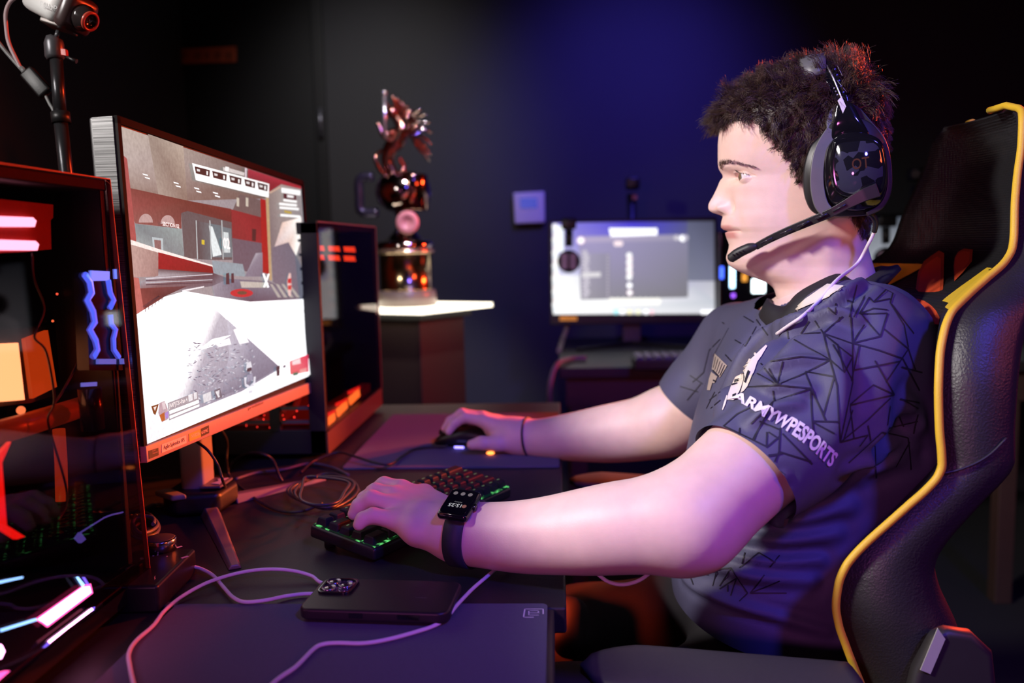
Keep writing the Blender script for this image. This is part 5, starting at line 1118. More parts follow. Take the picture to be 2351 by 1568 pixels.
# brow, socket, nose, lips
dX = np.zeros_like(HX)
dX += 11 * G(56, 409, 22, 13) + 13 * G(35, 410, 12, 13) - 4.5 * G(45, 386, 28, 7) - 3 * G(78, 432, 22, 16)
xn_t = [(394, 1655), (403, 1657.5), (415, 1652.5), (428, 1647.5), (440, 1642), (451, 1636.5), (462, 1630), (470, 1626.5), (476, 1626), (481, 1627), (487, 1633), (491, 1643), (494, 1653), (498, 1660), (502, 1661)]
xn = interp(xn_t, ys); Pn = np.where((ys > 394) & (ys < 502), np.maximum(0, xf - xn), 0)
hwn = interp([(394, 13), (420, 15), (440, 18), (460, 19), (475, 21), (488, 21), (502, 20)], ys)
dX += 4.5 * np.exp(-(HS / 16) ** 2 - ((HY - 403) / 9) ** 2) * front
dX -= Pn[:, None] * np.exp(-(HS / hwn[:, None]) ** 2.3) * front
dX -= 14 * G(26, 478, 8, 11); dX += 8 * G(41, 475, 6, 15); dX += 9 * G(15, 490, 7, 3.6)
up = interp([(496, 0), (505, 4), (514, 6.2), (521, 7), (527, 5), (531, 0)], ys); lo_ = interp([(531, 0), (535, 4.2), (541, 5), (549, 4.6), (557, 2), (563, 0)], ys)
dX -= (up * ((ys > 496) & (ys <= 531)))[:, None] * np.exp(-(HS / 44) ** 2.6) * front + (lo_ * (ys > 531) * (ys < 563))[:, None] * np.exp(-(HS / 34) ** 2.6) * front
dX += 4.5 * np.exp(-((HY - 531) / 2.) ** 2) * sstep(54, 42, HS) * front; dX += 5 * G(46, 530, 7, 6); dX += 3 * G(58, 510, 8, 28)
HX += dX
# eye opening
EXC, ESC, EYC, ER = 1720., 58., 409.5, 22.5
d2 = 23.8 ** 2 - (HS - ESC) ** 2 - (HY - EYC) ** 2
Xs = EXC - np.sqrt(np.maximum(d2, 0)); k = 3.5; hh = np.maximum(k - np.abs(HX - Xs), 0) / k
HX = np.where((d2 > 0) & (front > 0), np.minimum(HX, Xs) - hh * hh * k * .25, HX)
ee = 1 - ((HS - 57) / np.where(HS < 57, 22., 31.)) ** 2; yc = EYC + .5 - (HS - 56) * .03
inn = np.minimum(HY - (yc - 9.5 * ee), (yc + 8.5 * ee) - HY) * (ee > 0)
op = sstep(0, 2.2, inn) * front * (HX < 1750)
xball = EXC - np.sqrt(np.maximum(ER ** 2 - (HS - ESC) ** 2 - (HY - EYC) ** 2, 0)) + 5
HX = HX + op * (np.maximum(HX, xball) - HX + 1)
HX += 2.0 * np.exp(-((HY - (EYC - 12.5 * np.maximum(ee, 0))) / 1.8) ** 2) * (ee > 0) * front          # lid fold
# jaw line: the neck tucks in below it
yj = 626 - (HX - 1690) * .52
below = sstep(0, 26, HY - yj) * sstep(1690, 1730, HX) * sstep(1905, 1840, HX) * sstep(735, 660, HY)
HS -= 12 * below * sstep(10, 60, HS)
full_idx = lambda: None
VX = np.hstack([HX, HX[:, -2:0:-1]]); VS = np.hstack([HS, -HS[:, -2:0:-1]]); VY = np.hstack([HY, HY[:, -2:0:-1]])
nr, nc = VX.shape
hv = head_pt(VX.ravel(), VS.ravel(), VY.ravel())
ii = np.arange(nr - 1)[:, None] * nc; jj = np.arange(nc)[None]
hf = np.stack([ii + jj, ii + (jj + 1) % nc, ii + nc + (jj + 1) % nc, ii + nc + jj], -1).reshape(-1, 4)
htop = head_pt(1893, 0, 162.5)
hl_t = [(1600, 300), (1650, 300), (1690, 288), (1720, 290), (1745, 302), (1770, 335), (1795, 365), (1815, 392), (1830, 428), (1850, 440), (1900, 455), (1950, 505), (1975, 548), (2060, 566)]
hairy = (VY - interp(hl_t, VX)).ravel()
SK = np.array([.82, .58, .50]); LIP = np.array([.58, .22, .20]); HRC = np.array([.035, .02, .015])
hc_ = np.repeat(SK[None], len(hv), 0)
lipw = (np.exp(-((VY - np.where(VY < 531, 523, 540)) / np.where(VY < 531, 6, 9)) ** 4) * sstep(50, 34, np.abs(VS)) * (VX < 1716) * (VY > 512) * (VY < 553)).ravel()
hc_ = hc_ + (LIP - SK) * lipw[:, None] * .8
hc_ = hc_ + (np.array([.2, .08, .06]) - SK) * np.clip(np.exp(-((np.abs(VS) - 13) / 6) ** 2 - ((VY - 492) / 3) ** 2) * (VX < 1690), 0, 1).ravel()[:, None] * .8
hw_ = sstep(6, -14, hairy); hc_ = hc_ + (HRC - hc_) * hw_[:, None]
# ------------------------------------------------------------------ arms, hands, torso
k_ = lambda x, y, d: U(x, y, d)
NAx = [(k_(1950, 805, .985), .062), (k_(1850, 950, .955), .058), (k_(1700, 1085, .912), .051), (k_(1590, 1190, .880), .0475)]
FAx = [(k_(1575, 1203, .878), .0450), (k_(1450, 1208, .892), .0420), (k_(1340, 1221, .912), .0390), (k_(1210, 1232, .940), .034), (k_(1110, 1228, .962), .0295), (k_(1045, 1220, .975), .0275)]
def fing(*pts): return chain([(k_(*p[:3]), p[3]) for p in pts])
near_hand = [(fing((1045, 1216, .980, .024), (975, 1190, .995, .021)) + fing((1040, 1235, .967, .019), (960, 1216, .978, .017), (914, 1196, .990, .0125)) + fing((1040, 1205, .985, .018), (905, 1165, 1.012, .0125)) + fing((1040, 1195, 1.0, .018), (905, 1142, 1.034, .0130)) + fing((1040, 1190, 1.01, .018), (922, 1126, 1.056, .0130)), .012, .02)]
nf = [fing((914, 1196, .990, .0112), (856, 1184, .992, .0092), (833, 1192, .990, .0082), (824, 1205, .988, .0072)),
      fing((905, 1163, 1.012, .0118), (852, 1144, 1.016, .0098), (824, 1161, 1.018, .0088), (812, 1180, 1.018, .0076)),
      fing((905, 1140, 1.034, .0120), (862, 1128, 1.044, .0100), (836, 1146, 1.048, .0090), (824, 1167, 1.048, .0078)),
      fing((922, 1124, 1.056, .0118), (882, 1113, 1.070, .0100), (855, 1130, 1.074, .0090), (842, 1150, 1.074, .0078))]
nthumb = fing((1015, 1180, 1.015, .019), (974, 1136, 1.062, .0125), (945, 1143, 1.085, .0105), (915, 1160, 1.092, .0085))
FR = [(k_(1700, 805, 1.335), .050), (k_(1600, 930, 1.385), .0505), (k_(1540, 965, 1.400), .0475)]
FF_ = [(k_(1530, 970, 1.402), .047), (k_(1470, 985, 1.425), .0455), (k_(1390, 996, 1.452), .0425), (k_(1300, 1004, 1.482), .0345), (k_(1225, 1006, 1.508), .027), (k_(1180, 1000, 1.520), .0255)]
fh = [(fing((1190, 1002, 1.520, .024), (1140, 984, 1.530, .022)) + fing((1190, 1000, 1.505, .018), (1112, 966, 1.520, .0130)) + fing((1185, 992, 1.53, .018), (1108, 960, 1.545, .0130)) + fing((1185, 998, 1.55, .017), (1110, 965, 1.568, .0125)) + fing((1185, 1008, 1.56, .016), (1118, 982, 1.588, .0115)), .012, .02)]
ff_ = [fing((1112, 966, 1.520, .0118), (1066, 957, 1.522, .0100), (1042, 972, 1.522, .0088), (1030, 990, 1.520, .0076)),
       fing((1108, 960, 1.545, .0118), (1060, 950, 1.548, .0100), (1034, 967, 1.550, .0088), (1022, 984, 1.550, .0076)),
       fing((1110, 965, 1.568, .0115), (1066, 962, 1.572, .0095), (1044, 980, 1.575, .0085), (1036, 996, 1.575, .0074)),
       fing((1118, 982, 1.588, .0105), (1086, 984, 1.592, .0088), (1066, 998, 1.595, .0078), (1058, 1010, 1.595, .007))]
fthumb = fing((1188, 1014, 1.508, .017), (1142, 1018, 1.497, .0130), (1105, 1017, 1.494, .0112), (1083, 1021, 1.494, .0092))
elb = [cone(k_(1592, 1235, .872), k_(1560, 1255, .872), .026, .022)]
WXr = lambda x, y, d, r: ell(k_(x, y, d), r)
tors = [WXr(1850, 945, 1.16, (.108, .15, .14)), WXr(1950, 860, 1.12, (.075, .13, .11)), WXr(1790, 1190, 1.15, (.125, .165, .19)), cone(k_(1900, 770, 1.12), k_(1950, 800, 1.0), .045, .05), cone(k_(1880, 750, 1.14), k_(1750, 785, 1.27), .04, .04)]
body_groups = [(tors, .06, .03), (schain(NAx), .012, .03), (schain(FAx) + elb, .014, .03), (schain(FR), .012, .03), (schain(FF_), .014, .03)]
body_groups += near_hand + [(nthumb, .006, .012)] + [(f, .004, .0045) for f in nf] + fh + [(fthumb, .006, .012)] + [(f, .004, .0045) for f in ff_]
bv, bf = grow(body_groups, .0021)
bv = relax(bv, bf, 3, .5)
# knuckles / tendons: small creases follow from the joints; skin colour slightly redder on the hands
bc_ = np.repeat(SK[None], len(bv), 0)
hp = np.array([k_(880, 1140, 1.03), k_(1070, 960, 1.53)]); hm = np.max([np.exp(-((np.linalg.norm(bv - p, axis=1)) / .09) ** 2) for p in hp], 0)
bc_ = bc_ * (1 - hm[:, None] * np.array([.02, .16, .14]))
av_ = np.vstack([hv, bv]); af_ = np.vstack([hf, bf + len(hv)]); ac_ = np.vstack([hc_, bc_])
me = mesh_np('body', av_, af_); ca = me.color_attributes.new('Col', 'FLOAT_COLOR', 'POINT'); ca.data.foreach_set('color', np.hstack([ac_, np.ones((len(ac_), 1))]).astype('f').ravel())
fix_normals(me)
M_skin = bpy.data.materials.new('skin'); M_skin.use_nodes = True; nt = M_skin.node_tree; b = nt.nodes['Principled BSDF']
at = nt.nodes.new('ShaderNodeAttribute'); at.attribute_name = 'Col'; tc = nt.nodes.new('ShaderNodeTexCoord')
nz = nt.nodes.new('ShaderNodeTexNoise'); nz.inputs['Scale'].default_value = 55; nz.inputs['Detail'].default_value = 5; nt.links.new(tc.outputs['Object'], nz.inputs['Vector'])
mr = nt.nodes.new('ShaderNodeMapRange'); mr.inputs[3].default_value = .9; mr.inputs[4].default_value = 1.1; nt.links.new(nz.outputs['Fac'], mr.inputs[0])
mm = nt.nodes.new('ShaderNodeMix'); mm.data_type = 'RGBA'; mm.blend_type = 'MULTIPLY'; mm.inputs[0].default_value = 1; nt.links.new(at.outputs['Color'], mm.inputs[6]); nt.links.new(mr.outputs[0], mm.inputs[7]); nt.links.new(mm.outputs[2], b.inputs['Base Color'])
b.inputs['Roughness'].default_value = .48; b.inputs['Subsurface Weight'].default_value = .12; b.inputs['Subsurface Radius'].default_value = (1, .35, .2); b.inputs['Subsurface Scale'].default_value = .005
n2 = nt.nodes.new('ShaderNodeTexNoise'); n2.inputs['Scale'].default_value = 700; n2.inputs['Detail'].default_value = 3; nt.links.new(tc.outputs['Object'], n2.inputs['Vector'])
bp = nt.nodes.new('ShaderNodeBump'); bp.inputs['Strength'].default_value = .12; bp.inputs['Distance'].default_value = .001; nt.links.new(n2.outputs['Fac'], bp.inputs['Height']); nt.links.new(bp.outputs['Normal'], b.inputs['Normal'])
body = link_mesh('body', me, M_skin, person)
# eyes
def eye_mat():
    m = bpy.data.materials.new('eye_ball'); m.use_nodes = True; nt = m.node_tree; b = nt.nodes['Principled BSDF']; b.inputs['Roughness'].default_value = .08; b.inputs['Coat Weight'].default_value = .5
    a = nt.nodes.new('ShaderNodeAttribute'); a.attribute_name = 'Col'; nt.links.new(a.outputs['Color'], b.inputs['Base Color']); return m
M_eye = eye_mat()
for sgn in (1, -1):
    c = head_pt(EXC, ESC * sgn, EYC); gz = nrm(EF + V(0, 0, -.08) + ES * .30); R_ = ER * s0
    mb = MB(); mb.sphere((0, 0, 0), R_, 64, 64); vs_ = np.array(mb.v); rot = Vector((0, 0, 1)).rotation_difference(Vector(gz)).to_matrix(); 
    ang = np.degrees(np.arccos(np.clip(vs_[:, 2] / R_, -1, 1))); bulge = 1 + .06 * np.exp(-(ang / 22) ** 2); vs_ = (vs_ * bulge[:, None]) @ np.array(rot).T + c
    cl = np.where(ang[:, None] < 11, [.01, .008, .006], np.where(ang[:, None] < 27, [.20, .13, .07], np.where(ang[:, None] < 30, [.06, .04, .03], [.78, .72, .72])))
    m2 = mesh_np('eye', vs_, np.array(mb.f)); ca = m2.color_attributes.new('Col', 'FLOAT_COLOR', 'POINT'); ca.data.foreach_set('color', np.hstack([cl, np.ones((len(cl), 1))]).astype('f').ravel()); fix_normals(m2)
    link_mesh('eye', m2, M_eye, person)
# ------------------------------------------------------------------ hair, brows, lashes
def strands(name, roots, parent, m, npt=7, sides=3):
    """roots: list of (points, radius)"""
    vs = []; fs = []
    for P, r in roots:
        P = np.asarray(P); n = len(P); T = np.gradient(P, axis=0); T /= np.linalg.norm(T, axis=1, keepdims=True) + 1e-9
        u = np.cross(T, V(.3, .5, .8)); u /= np.linalg.norm(u, axis=1, keepdims=True) + 1e-9; w_ = np.cross(T, u); o = len(vs)
        rr = r * np.linspace(1, .35, n)
        for i in range(n):
            for k in range(sides):
                t = 2 * PI * k / sides; vs.append(P[i] + rr[i] * (math.cos(t) * u[i] + math.sin(t) * w_[i]))
        for i in range(n - 1):
            for k in range(sides): fs.append((o + i * sides + k, o + i * sides + (k + 1) % sides, o + (i + 1) * sides + (k + 1) % sides, o + (i + 1) * sides + k))
    return link_mesh(name, mesh_np(name, np.array(vs), np.array(fs)), m, parent)
M_hair = bpy.data.materials.new('hair_brown'); M_hair.use_nodes = True; nt = M_hair.node_tree; b = nt.nodes['Principled BSDF']
b.inputs['Base Color'].default_value = (.055, .030, .020, 1); b.inputs['Roughness'].default_value = .42; b.inputs['Specular IOR Level'].default_value = .6
tc = nt.nodes.new('ShaderNodeTexCoord'); nz = nt.nodes.new('ShaderNodeTexNoise'); nz.inputs['Scale'].default_value = 130; cr = nt.nodes.new('ShaderNodeValToRGB')
cr.color_ramp.elements[0].color = (.022, .012, .009, 1); cr.color_ramp.elements[1].color = (.10, .055, .036, 1); nt.links.new(tc.outputs['Object'], nz.inputs['Vector']); nt.links.new(nz.outputs['Fac'], cr.inputs[0]); nt.links.new(cr.outputs[0], b.inputs['Base Color'])
# normals of the head grid
gp = hv.reshape(nr, nc, 3); du = np.roll(gp, -1, 1) - np.roll(gp, 1, 1); dv = np.gradient(gp, axis=0); gn = np.cross(du, dv); gn /= np.linalg.norm(gn, axis=2, keepdims=True) + 1e-12
hcen = head_pt(1850, 0, 330)
gn *= np.sign(np.sum(gn * (gp - hcen), 2, keepdims=True))
area = np.linalg.norm(np.cross(du, dv), axis=2)
hy = hairy.reshape(nr, nc); msk = (hy < 0) & (area > 0)
ix = np.argwhere(msk); pr = area[msk]; pr = pr / pr.sum(); rg = np.random.default_rng(11)
UPW = V(0, 0, 1)
def hparams(px, y, ed):
    """length (px), lift, forward, down, curl radius by place on the scalp"""
    top = float(sstep(330, 235, y)) * float(sstep(2030, 1960, px)); back_ = float(sstep(1925, 2000, px)) * float(sstep(200, 300, y)); frontw = float(sstep(1760, 1665, px)) * float(sstep(320, 270, y))
    L = 22 + 18 * top + 16 * frontw - 9 * back_; L *= float(sstep(2, -22, ed)) * .7 + .3
    if px > 1900 and y < 240: L += 10
    return L * s0, .35 + .3 * top + .4 * back_, .35 * (1 - back_) + .55 * frontw, .85 * (1 - top) + .3 * frontw, (8 * top + 5 * (1 - top) * (1 - back_) + .8) * s0
guides = []
NG = 900
for gi in rg.choice(len(ix), NG, p=pr):
    i, j = ix[gi]; guides.append((gp[i, j], rg.normal(0, .32, 3), rg.uniform(0, 2 * PI), rg.uniform(.8, 1.6) * rg.choice((-1, 1)), rg.uniform(.8, 1.25)))
GP_ = np.array([g_[0] for g_ in guides])
hs_ = []
for gi in rg.choice(len(ix), 21000, p=pr):
    i, j = ix[gi]; jt = rg.uniform(-.5, .5, 2); p = gp[i, j] + du[i, j] * jt[0] * .5 + dv[i, j] * jt[1]; n = gn[i, j]; px, y = VX[i, j], VY[i, j]
    L, lift, fw, dn, cu_ = hparams(px, y, hy[i, j]); kq = int(np.argmin(((GP_ - p) ** 2).sum(1))); gd = guides[kq]
    L *= gd[4] * rg.uniform(.7, 1.15); d = n * lift + EF * fw - UPW * dn + gd[1] * .8 + rg.normal(0, .12, 3); d = d - n * min(0, d @ n) + n * .12; d = nrm(d)
    u = nrm(np.cross(d, n + V(.01, .02, 0))); w_ = np.cross(d, u); t = np.linspace(0, 1, 7); tw = gd[2] + gd[3] * 2 * PI * t * .8 + rg.normal(0, .25)
    pull = (gd[0] - p) * .6
    drop = -UPW * .25 * L * t[:, None] ** 2 * (dn > .2)
    P = p + d * L * t[:, None] + (u * np.cos(tw)[:, None] + w_ * np.sin(tw)[:, None]) * cu_ * (t[:, None] ** .8) - (u * math.cos(gd[2]) + w_ * math.sin(gd[2])) * 0 + drop + pull * (t[:, None] ** 1.5) - n * .0005
    hs_.append((P, .00034 + .00012 * rg.random()))
hair = strands('hair', hs_, person, M_hair)
# brow and lashes (both sides)
bs_ = []; tree = BVHTree.FromPolygons([Vector(q) for q in hv], [tuple(f) for f in hf])
def head_surf(s, y):
    """point on the face surface at lateral offset s (pixels), row y"""
    r_ = int(np.argmin(np.abs(ys - y))); row = VS[r_, :NFh]; j = int(np.argmin(np.abs(row - abs(s)))); q = gp[r_, j]; n = gn[r_, j]
    if s < 0: j2 = (nc - j) % nc; q = gp[r_, j2]; n = gn[r_, j2]
    return q, n
for sg in (1, -1):
    bs_ = []
    for k in range(250):
        t = rg.random(); s = 27 + 68 * t; yc_ = 391 - 15 * math.sin(PI * min(1, t * .8 + .06)) + 6 * t * t; th = 5.5 * (1 - t) ** .6 + 1.0
        q, n = head_surf(sg * s, yc_ + rg.uniform(-th, th)); lat = ES * sg; d = nrm(lat * (.5 + .5 * t) + UPW * (.75 - t) - EF * .5 * t + n * .25 + rg.normal(0, .12, 3)); L = rg.uniform(9, 15) * s0
        bs_.append((np.array([q + d * L * x + n * .0004 for x in (0, .5, 1)]), .00022))
    strands('eyebrow', bs_, person, mat('brow_brown', (.15, .085, .055), .6, noise=.2))
ls_ = []
for sg in (1, -1):
    ls_ = []
    for k in range(70):
        t = rg.random(); s = 36 + 46 * t; e_ = 1 - ((s - 57) / 29) ** 2; c = head_pt(EXC, sg * s, EYC - 9.0 * max(e_, 0)); c = head_pt(EXC - math.sqrt(max(0, 22.5 ** 2 - (s - ESC) ** 2 - (9 * max(e_, 0)) ** 2)), sg * s, EYC - 9 * max(e_, 0))
        d = nrm(EF * .9 + ES * sg * (t - .35) * .9 + UPW * .2); L = rg.uniform(9, 13) * s0; ls_.append((np.array([c, c + d * L * .5, c + d * L + UPW * L * .35]), .00016))
    strands('eyelash', ls_, person, mat('lash_dark', (.02, .012, .01), .6, noise=.1))

# ------------------------------------------------------------------ jersey
NS = [(k_(1955, 800, .985), .074), (k_(1860, 930, .958), .074), (k_(1790, 1010, .938), .068), (k_(1640, 1150, .900), .062)]
FS = [(k_(1695, 790, 1.35), .066), (k_(1610, 905, 1.385), .058), (k_(1540, 975, 1.405), .053)]
tj = [WXr(1850, 955, 1.16, (.128, .185, .155)), WXr(1970, 860, 1.12, (.085, .15, .118)), WXr(1990, 1000, 1.10, (.075, .14, .17)), WXr(1800, 1190, 1.15, (.135, .18, .20)), WXr(1810, 1400, 1.15, (.135, .185, .15)), WXr(1690, 1290, 1.13, (.06, .13, .10)), cone(k_(1930, 785, 1.11), k_(1960, 800, 1.0), .048, .06), cone(k_(1880, 765, 1.14), k_(1730, 778, 1.28), .045, .055)]
jv, jf = grow([(tj, .06, .03), (chain(NS), .03, .035), (chain(FS), .03, .035)], .0042)
jv = relax(jv, jf, 3, .5)
def Z3(x, y): return (1450 + x / 3.135, 600 + y / 3.135)
def Z4(x, y): return (1200 + x / 3.135, 1250 + y / 3.135)
me = mesh_np('jersey', jv, jf); fix_normals(me)
bm = bmesh.new(); bm.from_mesh(me)
def cut(c, n, rad):
    c, n = Vector(c), Vector(n)
    fc = [f for f in bm.faces if (f.calc_center_median() - c).length < rad]
    ge = list({e for f in fc for e in f.edges}) + list({v for f in fc for v in f.verts}) + fc
    bmesh.ops.bisect_plane(bm, geom=ge, plane_co=c, plane_no=n, clear_outer=True)
cut(k_(1708, 1086, .915), nrm(NS[3][0] - NS[1][0]), .115)
cut(k_(1578, 928, 1.39), nrm(FS[2][0] - FS[0][0]), .10)
zh = Vector((0, 0, .655)); bmesh.ops.bisect_plane(bm, geom=bm.faces[:] + bm.edges[:] + bm.verts[:], plane_co=zh, plane_no=(-.12, 0, -1), clear_outer=True)
CF0, CB0 = U(1785, 716, 1.13), U(2010, 600, 1.13); CC0 = (CF0 + CB0) / 2; cmaj = (CB0 - CF0) / 2; cmin = ES * .066; cn_ = nrm(np.cross(cmaj, cmin)); cn_ = cn_ if cn_[2] > 0 else -cn_
_a2, _b2 = np.linalg.norm(cmaj), np.linalg.norm(cmin)
def _inell(v):
    q_ = np.array(v) - CC0; return ((q_ @ nrm(cmaj)) / (_a2 * 1.2)) ** 2 + ((q_ @ nrm(cmin)) / (_b2 * 1.2)) ** 2 < 1 and abs(q_ @ cn_) < .09
bmesh.ops.delete(bm, geom=[f for f in bm.faces if _inell(f.calc_center_median())], context='FACES')
bmesh.ops.subdivide_edges(bm, edges=[], cuts=0)
for f in bm.faces: f.smooth = True
bm.to_mesh(me); bm.free()
nv = len(me.vertices); co = np.empty(nv * 3); me.vertices.foreach_get('co', co); co = co.reshape(-1, 3); no = np.empty(nv * 3); me.vertices.foreach_get('normal', no); no = no.reshape(-1, 3)
def jtree(c): return BVHTree.FromPolygons([Vector(q) for q in c], [tuple(p.vertices) for p in me.polygons])
T0 = jtree(co)
folds = [([Z3(960, 775), Z3(1100, 735), Z3(1200, 708), Z3(1340, 695)], .006, .005), ([Z3(900, 830), Z3(1000, 893), Z3(1150, 905), Z3(1290, 916)], .006, .004), ([Z3(1120, 465), Z3(1290, 412), Z3(1500, 388), Z3(1620, 410)], .007, .007),
         ([Z3(1330, 330), Z3(1500, 255), Z3(1600, 190), Z3(1690, 120)], .006, .006), ([Z3(1440, 330), Z3(1570, 260), Z3(1690, 180)], .006, -.005), ([Z3(860, 1140), Z3(1010, 1060), Z3(1190, 1008)], .007, .005),
         ([Z3(560, 1205), Z3(760, 1335), Z3(960, 1450), Z3(1130, 1560)], .004, .002), ([Z3(1250, 372), Z3(1050, 490), Z3(950, 560), Z3(840, 680), Z3(760, 800), Z3(640, 1000)], .013, .010), ([Z3(1300, 460), Z3(1130, 520), Z3(1010, 640), Z3(920, 740)], .010, -.007),
         ([Z3(1560, 1500), Z3(1800, 1360), Z3(1990, 1290)], .008, .006), ([Z3(1700, 1480), Z3(1880, 1400), Z3(2050, 1340)], .007, .006), ([Z3(1640, 1560), Z3(1840, 1470), Z3(2040, 1420)], .008, .006), ([Z3(1760, 1330), Z3(1900, 1200), Z3(1990, 1130)], .010, -.007), ([Z3(1960, 1000), Z3(2040, 1150), Z3(2090, 1300)], .010, .006),
         ([(1625, 1255), (1700, 1278), (1780, 1290), (1880, 1290)], .007, .007), ([(1590, 1285), (1660, 1302), (1740, 1322), (1860, 1330)], .008, .007), ([(1700, 1230), (1800, 1240), (1920, 1225)], .008, .006), ([(1720, 1190), (1830, 1195), (1950, 1165)], .008, .006), ([(1565, 1322), (1600, 1350), (1680, 1385), (1800, 1420), (1900, 1450)], .006, .004),
         ([Z3(1480, 660), Z3(1500, 800), Z3(1510, 1000), Z3(1470, 1250)], .012, .004), ([Z3(1650, 620), Z3(1700, 850), Z3(1650, 1100)], .02, -.004)]
def on_jersey(tree_, x, y):
    h = hitpx(x, y, tree_); return h
dsp = np.zeros(nv)
for pts, wv, hg in folds:
    Q = [hitpx(x, y, T0) for x, y in spline(pts, 6)]; Q = [q_[0] for q_ in Q if q_ is not None]
    if len(Q) < 3: continue
    Q = np.array(Q); dd = np.full(nv, 9.); tt = np.zeros(nv)
    for i in range(len(Q) - 1):
        ba = Q[i + 1] - Q[i]; pa = co - Q[i]; h = np.clip(pa @ ba / (ba @ ba + 1e-12), 0, 1); d_ = np.linalg.norm(pa - h[:, None] * ba, axis=1); m = d_ < dd; dd[m] = d_[m]; tt[m] = ((i + h) / (len(Q) - 1))[m]
    hg *= 1.5; dsp += hg * np.exp(-(dd / wv) ** 2) * np.sin(PI * np.clip(tt * .92 + .04, 0, 1)) ** .6 - hg * .35 * np.exp(-((dd - wv * 1.9) / wv) ** 2)
co2 = co + no * dsp[:, None]
me.vertices.foreach_set('co', co2.ravel()); me.update()
T1 = jtree(co2)
JV = [co2]; JF = [[tuple(p.vertices) for p in me.polygons]]; JM = [0] * len(me.polygons); base = nv
ev, ef, em = [], [], []
def strip(pts, w_, mi, off=.0007, dense=5.):
    P = []
    for (x0, y0), (x1, y1) in zip(pts[:-1], pts[1:]):
        n = max(2, int(math.hypot(x1 - x0, y1 - y0) / dense)); P += [(x0 + (x1 - x0) * k / n, y0 + (y1 - y0) * k / n) for k in range(n)]
    P.append(pts[-1]); runs = [[]]
    for x, y in P:
        h = hitpx(x, y, T1)
        if h is None or (runs[-1] and np.linalg.norm(runs[-1][-1][0] - h[0]) > .012): runs.append([])
        if h is not None: runs[-1].append(h)
    for R in runs:
        if len(R) < 2: continue
        C = np.array([r_[0] for r_ in R]); N_ = np.array([r_[1] for r_ in R]); N_ *= np.sign(np.sum(N_ * (CAM - C), 1, keepdims=True)); t = np.gradient(C, axis=0); sd = np.cross(N_, t); sd /= np.linalg.norm(sd, axis=1, keepdims=True) + 1e-9; o = base + len(ev)
        for c, n_v, s_ in zip(C, N_, sd): ev.append(c + n_v * off - s_ * w_ / 2); ev.append(c + n_v * off + s_ * w_ / 2)
        for i in range(len(R) - 1): ef.append((o + 2 * i, o + 2 * i + 1, o + 2 * i + 3, o + 2 * i + 2)); em.append(mi)
